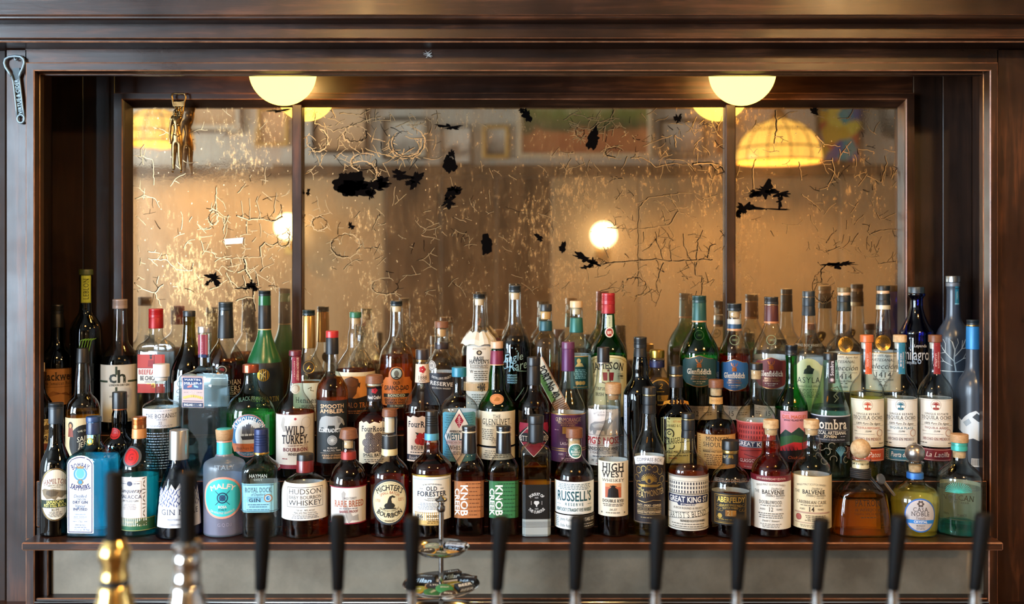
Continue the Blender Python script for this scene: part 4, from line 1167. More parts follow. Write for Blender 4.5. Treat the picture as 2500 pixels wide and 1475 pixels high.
B('whiskey_bottle', 'F', 1054, '1006:14.5 1072:16 1080:19 1096:18.5 1104:20 1114:30 1126:42 1138:49 1150:51 1316:51', 'clear', ('dark', 1084),
  [(1003, 1058, 15.5, 17, '141414', 'p', 'cap', 'r'), (1057, 1074, 17.4, 17.8, '4a90b0', 'f', 'neck_band')],
  [('r', 1162, 1272, 47, 'e4e0d6', [R(-62, 1162, 62, 1166, '*b8923c'), R(-60, 1166, -57, 1272, '*b8923c'), R(57, 1166, 60, 1272, '*b8923c'), ('L', [(-52, 1266), (-52, 1172), (52, 1172), (52, 1266)], 1, '4a88a8'), T('THE FIRST BOTTLED BOURBON', 1183, 3.5, 50, '2a3040', arc=90), T('OLD', 1194, 10, 28, '1c2438', f='br'), Mi(1193, 1196, 1, 10, '4a5060', -26), Mi(1193, 1196, 1, 10, '4a5060', 26), T('FORESTER', 1207, 11.5, 76, '1c2438', f='br'), T('KENTUCKY', 1218, 3.6, 22, '3a4050'), T('STRAIGHT BOURBON', 1223, 3.6, 40, '3a4050', arc=-90), Mi(1228, 1246, 5, 74, '8a929c')]),
   ('r', 1252, 1284, 34, 'c9a561', [Box(-40, 1253, 40, 1283, 1, '7a5a20'), T('86', 1262, 9, 18, '2a2010', -22, f='br'), T('PROOF', 1270, 4, 16, '2a2010', -22), T('BOURBON', 1262, 6, 36, '3a2a14', 14, f='br'), Mi(1268, 1280, 3, 36, '5a4420', 14)], {'name': 'strip_label', 'x': -8}),
   ('r', 1058, 1073, 14, None, [T('FIRST SINCE 1870', 1065, 5, 28, '1c3a50')], {'name': 'neck_print'}), ('r', 1030, 1052, 12, None, [T('GGBrown', 1041, 8, 24, '*c8b070', f='i', rot=-25)], {'name': 'neck_print'})],
  'tall bourbon bottle with bulbed neck, blue neck band and white and gold label')
def knob(cx, paper, dk, desc):
    B('whiskey_bottle', 'F', cx, '1050:15.5 1104:18 1110:20 1120:27 1132:34 1142:37.5 1154:38.5 1314:37.5', 'clear', ('dark', 1158),
      [(1041, 1106, 16.5, 19, '131212', 'x', 'wax_cap'), (1052, 1056, 17.6, 17.6, 'c8b898', 'f', 'wax_tear_strip'), (1040, 1048, 17.5, 17.5, '161515', 'x', 'cap')],
      [('r', 1175, 1266, 36, paper, [T('KNOB', 1222, 17, 76, WH, -12, f='b', rot=90), T('CREEK', 1226, 11, 66, WH, -29, f='b', rot=90), Many(*[Mi(1180 + i * 9.5, 1184 + i * 9.5, 1, 50 - (i % 3) * 12, dk, 10 + (i % 2) * 3) for i in range(9)]), R(-44, 1175, 44, 1176, dk)])],
      desc, sq=(1136, 4, 0.8), rot=3)
knob(1145, 'a5683c', '5a3018', 'flask shaped bourbon bottle with black wax top and copper brown label')
knob(1229, '2f6a40', '143a20', 'flask shaped rye bottle with black wax top and green label')
B('whiskey_bottle', 'F', 1308, '1030:17 1078:18 1084:20 1090:30 1096:34 1104:36 1314:35.5', 'clear', ('gold', 1135),
  [(1014, 1034, 20, 20, '16181a', 'p', 'cap'), (1034, 1079, 18.6, 19.2, '14181c', 'f', 'capsule')],
  [('r', 1184, 1268, 34.5, '0d0d0e', [T('PURSUIT OF', 1207, 6.5, 38, 'd8d8d8', f='b', arc=22), T('THE CURIOUS', 1251, 6.5, 42, 'd8d8d8', f='b', arc=-24), P_([(-5, 1224), (5, 1224), (7, 1229), (0, 1236), (-7, 1229)], 'c8c8c8'), R(-1.5, 1234, 1.5, 1238, 'c8c8c8'), Ln([(-13, 1224), (-13, 1233)], 1, 'b8b8b8'), Ln([(13, 1224), (13, 1233)], 1, 'b8b8b8'), T('HiFi', 1216, 4, 9, 'c8c8c8'), T('HiFi', 1243, 4, 9, 'c8c8c8')]),
   ('r', 1268, 1312, 34.5, '9fa6a6', [R(-34, 1268, 34, 1269, '6a7070'), Many(*[R(-34, 1275 + 3 * i, 34, 1276 + 3 * i, '3a3f40') for i in range(5)])], {'name': 'base_label'})],
  'square whiskey bottle with black panel, white circular lettering and grey base label', sq=(1094, 9, 0.95), rot=2)
B('whiskey_bottle', 'F', 1402, '1068:17.5 1074:18 1106:18.5 1116:22 1128:32 1142:42 1158:48 1172:49 1316:48', 'clear', ('dark', 1170),
  [(1045, 1069, 20.5, 20.5, '', 'b', 'stopper'), (1069, 1096, 14, 14, '', 'c', 'cork')],
  [('r', 1178, 1257, 47, 'e0e2de', [Mi(1182, 1198, 4, 92, '5a7078'), T("RUSSELL'S", 1213, 23, 96, '1e4a54', f='b'), T('RESERVE', 1233, 7, 46, '3a6068', f='b', tr=0.35), H(1233, 14, '3a6068', 1, -42), H(1233, 14, '3a6068', 1, 42), T('KENTUCKY STRAIGHT RYE WHISKEY', 1246, 8, 98, '2a5058', f='b')]),
   ('r', 1260, 1294, 50, 'dcdad2', [Mi(1264, 1290, 6, 20, '7a8a90', -50), T('Jimmy Russell', 1270, 8, 34, '3a5060', -20, f='i'), T('Eddie Russell', 1285, 8, 34, '3a5060', -20, f='i'), R(10, 1260, 74, 1294, '2a2622'), T('6 YEARS OLD', 1270, 8, 46, 'd8d4c8', 40, f='b'), Mi(1278, 1290, 2, 44, 'c8c4b8', 40)], {'name': 'strip_label'}),
   ('o', 1084, 1120, 16.5, 'd8dcd4', [O(0, 1102, 17.5, 15.5, '2a6a62', 28), T('RUSSELLS', 1104, 6, 24, 'd8dcd4', f='b'), T('RESERVE', 1111, 4, 18, 'd8dcd4', f='b'), Many(*[Ln([(0, 1100), (11 * cos(radians(a)), 1100 - 11 * sin(radians(a)))], 1, 'b8d0c8') for a in range(30, 160, 24)])], {'name': 'neck_seal', 'x': 4})],
  'rye bottle with wooden stopper, round green neck seal and white label in teal capitals')
B('whiskey_bottle', 'F', 1497, '958:18 964:18.5 985:17.5 1010:18 1030:21 1045:26 1060:33 1074:37.5 1090:39 1316:38', 'clear', ('dark', 1262),
  [(934, 962, 20, 19, '', 'w', 'stopper', 'd'), (962, 976, 14, 13, '', 'w', 'stopper')],
  [('r', 1128, 1262, 36, 'e0d4be', [T('HIGH', 1142, 19, 58, '1e1a1a', f='br'), T('WEST', 1159, 14, 58, '1e1a1a', f='br'), T('WHISKEY', 1174, 7, 58, '1e1a1a', f='r'), R(-20, 1181, 20, 1216, 'b05a3a'), R(-20, 1181, 20, 1190, 'c88a5a'), P_([(-14, 1216), (-12, 1196), (-6, 1192), (-3, 1186), (3, 1186), (6, 1192), (12, 1196), (14, 1216)], '1a1412'), R(-8, 1187, 8, 1189, '1a1412'),
    T('DOUBLE RYE!', 1224, 7, 56, '1e1a1a', f='br'), Mi(1230, 1238, 2, 56, '5a5048'), T('26.22', 1245, 5, 18, '5a5048', f='i'), Mi(1250, 1256, 1, 46, '6a6058'), Star(-30, 1253, 3, '3a3432'), Star(30, 1253, 3, '3a3432')])],
  'tall clear rye bottle with round wooden stopper and white western style label')
B('whisky_bottle', 'F', 1585, '966:14.5 1010:16 1030:17 1050:20 1066:26 1082:33 1098:38 1112:40 1316:39', 'clear', ('straw', 1125),
  [(945, 963, 16.5, 16.8, '141414', 'p', 'cap'), (962, 966, 16.2, 16.2, 'a89868', 'm', 'cap_ring'), (966, 988, 16.6, 16.8, '15181c', 'f', 'capsule'), (987, 1010, 16.0, 17.4, '101216', 'f', 'capsule')],
  [('r', 1118, 1280, 38, '1f1719', [Box(-45, 1123, 45, 1278, 0.8, '8a7454')] + [G(x, y, r, r * 1.1, 1.4, '*c0a05c', 16, a, a + 290) for x, y, r, a in ((-28, 1150, 8, 20), (-14, 1146, 7, 120), (14, 1146, 8, 200), (28, 1152, 8, 300), (-34, 1170, 8, 60), (34, 1172, 8, 150), (-26, 1186, 9, 10), (26, 1188, 9, 220), (0, 1142, 6, 60))] +
    [Many(*[Ln([(4 * cos(radians(a)), 1172 - 4 * sin(radians(a))), (19 * cos(radians(a)), 1172 - 15 * sin(radians(a)))], 1.5, '*c8a050') for a in range(-20, 201, 16)]), O(0, 1172, 10, 10, '*b8924a'), O(0, 1175, 4, 5, '1f1719'), P_([(-32, 1184), (32, 1184), (20, 1190), (-20, 1190)], '*b8924a'), T('The', 1197, 8, 16, '*d8c080', -20, f='i'), T('PEAT', 1209, 15, 28, '*d8b478', -20), T('MONSTER', 1203, 15, 46, '*d8b478', 17, rot=-8), Ln([(-28, 1224), (-10, 1228), (10, 1222), (30, 1224)], 1.6, '*d8b478'),
     T('PEATY - SMOKY - COMPLEX', 1235, 5, 62, 'c8b088', f='b'), H(1240, 62, 'b09868'), T('NATURAL COLOUR . NON-CHILL FILTERED', 1244, 3, 64, 'b09868'), H(1248, 62, 'b09868'), T('BLENDED MALT SCOTCH WHISKY', 1252, 4.5, 62, 'c8b088', f='b'), H(1257, 62, 'b09868'), Mi(1262, 1268, 1, 44, '8a7a58')]),
   ([(-44, 1121), (-30, 1116), (-12, 1113), (12, 1113), (30, 1116), (44, 1121), (38, 1138), (20, 1134), (0, 1132), (-20, 1134), (-38, 1138)], 1113, 1138, 36, 'dcdce0', [T('COMPASS BOX', 1122.5, 8.5, 66, '2a2c3c', arc=150), T('SCOTCH WHISKYMAKERS', 1131, 3.5, 50, '4a4c58', arc=150)], {'name': 'header_label', 'lift': 0.0009}),
   ('r', 990, 1008, 12, None, [P_([(-4, 1002), (0, 994), (4, 1002)], '*c8b080'), Mi(1003, 1006, 1, 8, '*c8b080')], {'name': 'neck_print'})],
  'slim whisky bottle with black and gold scrollwork label under a white curved header')
def windows(x0, x1, y0, rows, cols, dx, dy, w, h, c):
    return Many(*[R(x0 + i * dx, y0 + j * dy, x0 + i * dx + w, y0 + j * dy + h, c) for i in range(cols) for j in range(rows)])
B('whisky_bottle', 'F', 1680, '1012:14.5 1068:16 1090:17.5 1104:21 1114:30 1124:39 1136:46 1148:49 1318:48.5', 'clear', ('amber', 1142),
  [(1009, 1022, 16, 16, '131313', 'p', 'cap'), (1022, 1025, 15.6, 15.6, 'a89868', 'm', 'cap_ring'), (1025, 1050, 16.2, 16.4, '15181c', 'f', 'capsule'), (1049, 1069, 15.8, 17.2, '101216', 'f', 'capsule')],
  [('r', 1163, 1297, 51, 'd8d1c4', [R(-76, 1163, 76, 1168, '8a857e'), Box(-62, 1176, 62, 1207, 0.8, '5a5650'), windows(-60, 60, 1179, 3, 17, 7.2, 10, 3.2, 6.5, '2a2c3c'), R(-76, 1207, 76, 1209, '7a766e'), P_([(-58, 1211), (58, 1211), (62, 1215), (58, 1230), (20, 1230), (16, 1236), (-24, 1236), (-28, 1230), (-58, 1230), (-62, 1215)], '20294c'), T('GREAT KING ST', 1221, 13, 108, WH, f='b'), T('BY COMPASS BOX', 1233, 4.2, 36, WH, f='b'), T('A RICH ROUND & FRUITY', 1242, 5, 76, '3a3834', f='r'), P_([(-70, 1256), (70, 1245), (70, 1258), (-70, 1272)], 'e6e0d2'), Ln([(-70, 1256), (70, 1245)], 1, '3a3834'), Ln([(-70, 1272), (70, 1258)], 1, '3a3834'), T("ARTIST'S BLEND", 1258, 13, 102, '2a2824', f='r', rot=-5), T('BLENDED SCOTCH WHISKY', 1273, 5, 66, '2a2824', 14, f='b'), Mi(1278, 1290, 2, 110, '6a665e'), R(-76, 1291, 76, 1293, '6a665e')]),
   ('r', 1052, 1067, 12, None, [P_([(-5, 1062), (0, 1053), (5, 1062)], '*c8b080'), Mi(1063, 1066, 1, 9, '*c8b080')], {'name': 'neck_print'})],
  'whisky bottle with grey building facade label and navy banner, half full of amber')
B('whisky_bottle', 'F', 1783, '1098:19 1126:18.5 1132:19.5 1140:26 1152:38 1166:46 1182:50 1200:51 1296:51 1304:49 1318:50', 'clear', ('dark', 1212),
  [(1075, 1098, 20.5, 21, '121212', 'p', 'cap'), (1098, 1107, 20, 19.5, '*'[1:] + 'a88850', 'm', 'cap_ring'), (1107, 1131, 18.8, 19.6, '15161a', 'f', 'neck_band')],
  [('r', 1206, 1284, 46, '141210', [Box(-42, 1210, 42, 1280, 1.6, '*b89248'), Box(-38, 1214, 38, 1276, 0.8, '*a08040'), T('ABERFELDY', 1222, 12.5, 70, '*e0b85c', 2, f='b'), T('HIGHLAND SINGLE MALT', 1234, 5, 56, '*c8a458', f='b', arc=90), T('SCOTCH WHISKY', 1241, 5, 38, '*c8a458', f='b', arc=90), R(-12, 1247, 14, 1262, '8a5c22'), T('21', 1254.5, 12, 16, '*f0d8a0', f='r'), Many(*[G(x, y, 5, 3.5, 1, '*a08040', 12, 0, 270) for x in (-30, -22, 26, 34) for y in (1236, 1247, 1266)]), O(-26, 1262, 6, 6, '*b89248'), Mi(1268, 1273, 1, 60, '*a08040')]),
   ('r', 1108, 1130, 19, None, [R(-30, 1108, 30, 1110, '*b89248'), R(-30, 1128, 30, 1130, '*b89248'), P_([(-4, 1112), (6, 1112), (8, 1120), (1, 1126), (-6, 1120)], '*b89248'), Mi(1114, 1124, 3, 12, 'c8b080', -14)], {'name': 'neck_print'}),
   ('r', 1168, 1184, 46, None, [T("ABERFELDY DISTILLERY", 1176, 9, 90, '6a625a')], {'name': 'embossing'})],
  'rounded whisky bottle with ornate black and gold label and black cap')
def balv(cx, lc, top, items, desc, liqc, rot=0):
    B('whisky_bottle', 'F', cx, '1042:17 1050:18 1056:17 1066:18.5 1080:22 1092:22.5 1102:21.5 1110:24 1122:35 1136:43.5 1150:47 1164:48 1316:47.5', 'clear', (liqc, 1080 if liqc == 'red' else 1172),
      [(1025, 1046, 18.5, 18.5, '', 'c', 'stopper'), (1046, 1062, 15, 14, '', 'c', 'cork')],
      [('r', 1164, 1294, 47.2, lc, ([R(-74, 1164, 74, 1178, '6a1422'), T('25TH ANNIVERSARY EDITION', 1171, 5, 76, 'd8c0b0')] if top else [R(-74, 1164, 74, 1165.2, 'b89a60')]) + [T('SINGLE MALT SCOTCH WHISKY', 1184, 4.8, 76, '4a4440', arc=170), T('Distilled at', 1194, 5, 26, '3a3632', 14, f='i'), T('THE', 1203, 7, 15, '26221e', -36, f='r'), T('BALVENIE', 1203, 9.5, 56, '26221e', 6, f='br'), T('Distillery Banffshire', 1211, 5.5, 48, '3a3632', 12, f='i'), T('SCOTLAND', 1217, 3, 20, '5a544c', 22)] + items)],
      desc, rot=rot)
balv(1882, 'e2ddd4', True, [T('DOUBLEWOOD.', 1228, 8.5, 58, '26221e', f='r'), Mi(1234, 1238, 1, 56, '6a645c'), T('AGED', 1245, 4, 14, '3a3632', -20), T('12', 1245, 10, 12, '26221e', f='r'), T('YEARS', 1245, 4, 16, '3a3632', 20), Mi(1253, 1268, 3, 70, '6a645c'), T('David C Stewart', 1273, 5, 42, '3a3632', f='i'), Mi(1279, 1291, 3, 56, '8a847c')],
     'whisky bottle with bulbed neck and white label under a maroon band', 'red')
balv(1981, 'd9c8a4', False, [T('CARIBBEAN CASK', 1228, 7.5, 76, '4a3a2c', f='r'), Mi(1234, 1238, 1, 60, '6a5a48'), T('AGED', 1245, 4, 14, '3a3026', -22), T('14', 1245, 10.5, 15, '2a2018', f='br'), T('YEARS', 1245, 4, 16, '3a3026', 22), R(-44, 1252, 50, 1256, 'b0907c'), O(-32, 1266, 8, 8, '9c5048'), G(-32, 1266, 8, 8, 1.2, '7a302c'), Mi(1259, 1275, 4, 56, '6a5a48', 12), R(-44, 1278, 50, 1280, 'b0907c'), Mi(1283, 1290, 2, 60, '8a7a60')],
     'whisky bottle with bulbed neck, cream label and red roundel', 'dark')
B('tequila_bottle', 'F', 2101, '1119:24 1124:25 1129:21 1136:19 1162:19.5 1168:24 1178:36 1190:48 1202:56 1220:60 1260:65 1300:69 1310:69 1318:67', 'clear', ('gold', 1206),
  [('ball', 1096, 24, '', 'c', 'cork_ball'), (1126, 1143, 19.8, 19.8, 'd0c29c', 'f', 'neck_label')],
  [('r', 1214, 1290, 58, None, [T('PATRÓN', 1230, 15, 62, '16100a', 4, f='r'), T('AÑEJO', 1246, 7, 40, '2a1c10', 4, f='r'), T('#', 1246, 7, 8, '2a1c10', -24), T('#', 1246, 7, 8, '2a1c10', 32), T('TEQUILA 100% DE AGAVE', 1256, 5, 70, '2a1c10', 4, f='r'), Mi(1262, 1267, 1, 44, '3a2a18', 4)], {'name': 'print'}),
   ('r', 1128, 1142, 18, None, [T('PATRON', 1135, 7, 24, '2a2420', -12, f='r'), T('RON', 1135, 7, 14, '2a2420', 16, f='r')], {'name': 'neck_print'})],
  'broad low amber tequila bottle with round cork ball and dark cord on the neck', sq=(1196, 4.5, 0.66), rot=0, back=(1212, 1296, 'c8a468'))
_t = BOTTLES[-1]
b = MB(); kk = 2.0 / F; zc = lambda y: (CAMZ - ZSH) + (Y0 - y) * kk
for i in range(5):
    zq = zc(1145 + i * 4.6)
    b.tube([((0.0182 + 0.0004 * (i % 2)) * cos(2 * pi * q / 24), 0.0182 * sin(2 * pi * q / 24), zq + 0.0009 * sin(4 * pi * q / 24)) for q in range(24)], 0.0021, 6, closed=True)
b.tube([(0.016, -0.008, zc(1160)), (0.024, -0.020, zc(1175)), (0.032, -0.034, zc(1190))], 0.0018, 6)
b.build('neck_cord', solid('dark_cord', (0.012, 0.010, 0.010), 0.7), _t, True)
b = MB(); b.lathe([(0.0005, 0), (0.0095, 0), (0.0105, 0.001), (0.0105, 0.003), (0.009, 0.0045), (0.0005, 0.005)], 24, close=False)
_o = b.build('hanging_medallion', solid('pewter', (0.16, 0.15, 0.14), 0.35, 0.8), _t, True, 40); _o.location = (0.028, -0.030, zc(1163)); _o.rotation_euler = (radians(70), 0, radians(25))
b = MB(); b.box(-0.003, 0.003, -0.002, 0.002, -0.024, 0.024, 0.001)
_o = b.build('cord_clasp', steel, _t); _o.location = (0.042, -0.029, zc(1180)); _o.rotation_euler = (0, radians(-38), 0)
B('tequila_bottle', 'F', 2234, '1126:21 1131:22 1136:19 1168:19 1176:23 1184:36 1194:47 1206:54.5 1220:57 1300:58 1312:56 1320:50', 'clear', ('straw', 1192),
  [('ball', 1107, 23.5, 'a8a29c', 'm', 'silver_ball'), (1127, 1135, 21, 19, 'c8c0a8', 'g', 'glass_collar'), (1134, 1152, 15, 14, '', 'c', 'cork'), (1153, 1168, 19.6, 19.8, '2a66b4', 'f', 'neck_band')],
  [('o', 1218, 1302, 35, '2f62b0', [O(0, 1260, 35, 38.5, 'b9b3b4', 40), Many(*[O(5.5 * cos(radians(a)), 1231 + 5.5 * sin(radians(a)), 3, 3, '4a4446', 8) for a in range(0, 360, 60)]), T('CASA', 1245, 10, 36, '2a2628', f='r'), T('NOBLE', 1256, 10, 44, '2a2628', f='r'), T('Tequila', 1266, 7, 24, '6a6468', f='i'), P_([(-34, 1271), (34, 1271), (31, 1280), (-31, 1280)], '2a7ac8'), T('CRYSTAL', 1275.5, 5.5, 32, WH, f='b'), T('BLANCO', 1285, 4, 20, '4a4648'), Mi(1289, 1295, 2, 26, '7a7478')], {'x': 13}),
   ('r', 1156, 1167, 14, None, [T('Tequila', 1161, 6, 24, 'c8d0e0', f='i')], {'name': 'neck_print'})],
  'rounded clear tequila bottle with silver ball stopper and oval blue rimmed label')
B('tequila_bottle', 'F', 2342, '1080:18 1086:19 1092:18 1118:18.5 1128:21 1138:32 1150:44 1160:51 1170:52 1318:51', 'clear', ('water', 1190),
  [(1060, 1080, 21, 21, '', 'w', 'stopper'), (1078, 1100, 18.4, 18.8, '3aa8a0', 'f', 'neck_band'), (1100, 1118, 15, 14, '', 'c', 'cork')],
  [('r', 1176, 1280, 52, None, [Many(*[Ln([(2, 1206), (2 + 32 * cos(radians(a)), 1206 - 26 * sin(radians(a)))], 1.2, '38a89c') for a in range(8, 180, 9)]), T('VOLCAN', 1217, 13, 74, '2c2618', 3, f='r', arc=200), T('DE MI TIERRA', 1229, 5, 46, '3a3424', 3, f='r'), T('100%', 1259, 5.5, 16, '2c2618', -28, f='r'), T('BLANCO', 1260, 5.5, 22, '2c2618', 10, f='b'), H(1272, 84, '4a4430', 0.8)], {'name': 'print'})],
  'clear tequila bottle with sunburst print, turquoise neck band and turquoise base', rot=-4, back=(1186, 1284, 'a8ac90'))
b = MB(); b.lathe([(0.0005, 0.004), (0.040, 0.004), (0.0415, 0.008), (0.040, 0.014), (0.030, 0.024), (0.014, 0.030), (0.0005, 0.031)], 40, close=False)
_o = b.build('base_punt', LIQ['aqua'], BOTTLES[-1], True, 60)
# ------------------------------------------------------------------ middle step
B('rum_bottle', 'S', 96, '905:11 920:11.5 945:13 960:16 978:26 994:33 1010:35 1165:35', 'brown', ('dark', 985),
  [(886, 908, 12.5, 12.5, 'b06030', 'c', 'stopper')],
  [('r', 1026, 1110, 34, 'c9ac6c', [Box(-34, 1030, 36, 1106, 1, '3a2a14'), Many(*[Ln([(0, 1066), (26 * cos(radians(a)), 1048 + 20 * sin(radians(a)))], 1.4, '4a3818') for a in range(150, 400, 20)]), O(14, 1046, 8, 6, '4a3818'), O(4, 1054, 7, 5, '5a4420'), T('RD', 1074, 13, 22, '2a1c10', 18, f='bi'), O(8, 1094, 16, 9, '6a3020')])],
  'dark rum bottle with orange stopper and yellowed label, half hidden by the niche edge', rot=4)
B('rum_bottle', 'S', 202, '880:12 888:14.5 905:15.5 930:18 950:18.5 962:20 974:30 988:37 1004:39.5 1165:39', 'clear', ('gold', 1000),
  [(850, 886, 13.5, 15, '15120f', 'f', 'capsule')],
  [('r', 1022, 1120, 39, 'cdb68c', [O(6, 1084, 40, 46, '15120f', 36), T('THE ORIGINAL', 1052, 4.5, 44, 'd8ccb0', 10, arc=60), T('SAILOR', 1070, 12, 48, 'd8ccb0', 10, f='i', rot=-12), T('JERRY', 1084, 12, 40, 'd8ccb0', 10, f='i', rot=-12), O(-30, 1040, 7, 9, '2a1810'), P_([(-36, 1046), (-24, 1046), (-22, 1068), (-38, 1068)], '7a3420'), O(-30, 1041, 4, 5.5, 'b08050')]),
   ('r', 858, 880, 9, '2a1c10', [Box(-9, 858, 9, 880, 1, '9a6a30'), T('Spiced', 869, 7, 14, 'd8a850', f='i')], {'name': 'neck_label'})],
  'gold rum bottle with bulging neck and a black circle on its cream label')
B('gin_bottle', 'S', 292, '985:15.5 1000:15.5 1012:18 1030:18.5 1044:17 1056:19 1070:30 1084:38 1100:39 1165:39', 'black', ('black', 1050),
  [(957, 998, 17, 17, '141312', 'p', 'cap'), (997, 1001, 16.6, 16.6, 'b06a48', 'm', 'cap_ring')],
  [('o', 1046, 1072, 14, 'a01818', [G(0, 1059, 12, 10, 1.4, '6a0c0c'), T('C', 1059, 11, 10, '6a0c0c', f='i')], {'name': 'wax_seal', 'x': -13})],
  'black bottle with copper neck ring and small red wax seal behind the front row', rot=2)
B('gin_bottle', 'S', 394, '918:17 924:15 932:14.5 964:14.5 974:17 980:28 984:38 990:43 1000:45 1165:45', 'pale', ('water', 1003),
  [(889, 920, 19.5, 19.5, 'dad6d4', 'p', 'cap'), (920, 930, 16, 15, 'c8c0b8', 'p', 'cork')],
  [('r', 1000, 1047, 43, 'dfe0e8', [Mi(1003, 1006, 1, 70, '9098b0'), T('THE BOTANIST', 1017, 10, 82, '2a3048', f='r'), T('DRY GIN', 1026, 4, 24, '8088a0'), T('22', 1034, 6.5, 9, '5a627a', -3), Mi(1039, 1044, 2, 70, '9098b0')]),
   ('r', 1054, 1150, 42, None, [Mi(1056, 1148, 14, 84, '8a98a8')], {'name': 'embossing'})],
  'clear gin bottle with white stopper, flat shoulders and narrow pale label')
B('gin_bottle', 'S', 500, '808:14.5 812:15.5 890:15.5 898:18 904:30 910:42 916:50 924:53 1165:53', 'pale', ('water', 946),
  [(797, 813, 16.5, 16.5, 'c4bcb8', 'm', 'cap')],
  [('r', 918, 996, 29, 'b49a94', [R(-29, 918, 29, 920, '8a706a'), R(-25, 923, 25, 952, '25406e'), T('MARTIN', 928, 5.5, 42, 'dcd8d4', f='b'), T("MILLER'S", 936, 7, 46, 'dcd8d4', f='b', rot=-4), P_([(-14, 944), (-2, 940), (-3, 946), (-14, 948)], 'c8685e'), P_([(14, 944), (2, 940), (3, 946), (14, 948)], '8aa8d0'), T('GIN', 959, 6, 20, 'd4bcb4', f='r'), Mi(958, 960, 1, 12, '7a6260', -18), Mi(958, 960, 1, 12, '7a6260', 18), Many(*[O(-22 + 5.5 * i, 972 - 4 * sin(pi * i / 8), 4, 3.4, 'c8a44a', 10) for i in range(9)]), R(-25, 979, 25, 981, '5a4a5a'), R(-27, 984, 27, 995, '1c2848'), T('ENGLAND-ICELAND', 989.5, 5, 46, 'd8d4d0', f='b')], {'x': -12}),
   ('r', 818, 868, 12, '9a3040', [R(-14, 818, -9, 868, '2a3a62'), R(9, 818, 14, 868, 'b8c0cc'), R(-14, 866, 14, 874, '20305a')], {'name': 'neck_label'})],
  'tall square gin bottle with silver cap, long neck strip and purple label', sq=(916, 8, 0.72), rot=-9)
B('gin_bottle', 'S', 612, '906:17 914:16 926:16.5 940:19 956:26 970:42 984:52 1000:57.5 1016:59 1165:58', 'ltgreen', ('green', 1004),
  [(890, 910, 19.5, 19.5, 'b45a40', 'm', 'cap')],
  [('o', 1012, 1118, 42, '2d6690', [G(0, 1065, 45, 52, 1.8, 'c87850'), O(0, 1065, 33, 40, 'ccd6de', 36), T('PLYMOUTH GIN', 1024, 11, 92, 'e4e6e8', f='br', arc=44), P_([(-18, 1066), (18, 1064), (14, 1074), (-14, 1075)], '343a48'), Ln([(-9, 1068), (-9, 1040)], 1.5, '343a48'), Ln([(1, 1068), (1, 1034)], 1.5, '343a48'), Ln([(10, 1066), (10, 1042)], 1.5, '343a48'), P_([(-14, 1042), (-4, 1042), (-5, 1060), (-15, 1060)], '5a6272'), P_([(-5, 1037), (7, 1037), (6, 1060), (-4, 1060)], '4a5262'), P_([(7, 1044), (16, 1046), (14, 1060), (7, 1060)], '5a6272'), P_([(-44, 1084), (44, 1084), (36, 1104), (-36, 1104)], 'c06a40'), T('Black Friars Distillery', 1095, 7, 58, '3a2018', f='i'), T('1793', 1087, 4, 14, '3a2018', -30), T('PRODUCT OF ENGLAND', 1110, 4.5, 52, 'dce0e4', arc=-60)], {'x': -6}),
   ('r', 958, 984, 36, None, [T("BLACK FRIARS", 974, 9, 62, '4a6a5a', arc=120)], {'name': 'embossing'})],
  'wide round-shouldered gin bottle with copper cap and oval blue label with a sailing ship')
B('whiskey_bottle', 'S', 721, '868:13 872:15 910:14 928:16 940:18.5 950:19 960:22 974:32 988:41 1002:46 1016:47.5 1165:47', 'clear', ('red', 1004),
  [(856, 869, 15.5, 15.5, '5a1420', 'p', 'cap')],
  [('r', 1013, 1136, 46, 'd8cfc4', [R(-72, 1013, 72, 1014.5, '8a6a60'), P_([(-34, 1022), (-29, 1018), (-25, 1024), (-28, 1040), (-18, 1052), (-30, 1056), (-38, 1040)], 'a8a098'), G(28, 1034, 14, 14, 1.2, 'b8b0a6', 20), O(0, 1024, 3, 3, 'a03040'), T('WILD', 1052, 20, 48, '28242c', f='br'), T('TURKEY.', 1074, 20, 68, '28242c', f='br'), P_([(14, 1094), (28, 1080), (34, 1100), (38, 1126), (10, 1126), (12, 1108)], 'b8a898'), Mi(1088, 1091, 1, 46, '6a4a4a'), T('BOURBON', 1099, 8.5, 62, '6e2a36', f='br'), T('WHISKEY', 1110, 6, 36, '28242c', f='br'), Mi(1119, 1124, 1, 20, '8a3a40', -26)]),
   ('r', 1136, 1146, 46, '7a2030', [], {'name': 'strip_label'}),
   ('r', 868, 936, 11, '7c1c30', [T('BOURBON WHISKEY', 902, 6, 56, 'd8b8a8', 2, f='b', rot=90), T('KENTUCKY', 902, 3, 40, 'c8a090', -6, rot=90)], {'name': 'neck_label', 'x': 4}),
   ('o', 938, 962, 11, 'b8b0a0', [G(0, 950, 9, 9, 1, '7a7468')], {'name': 'neck_seal'})],
  'bourbon bottle with maroon neck strip and large white label lettered in black capitals')
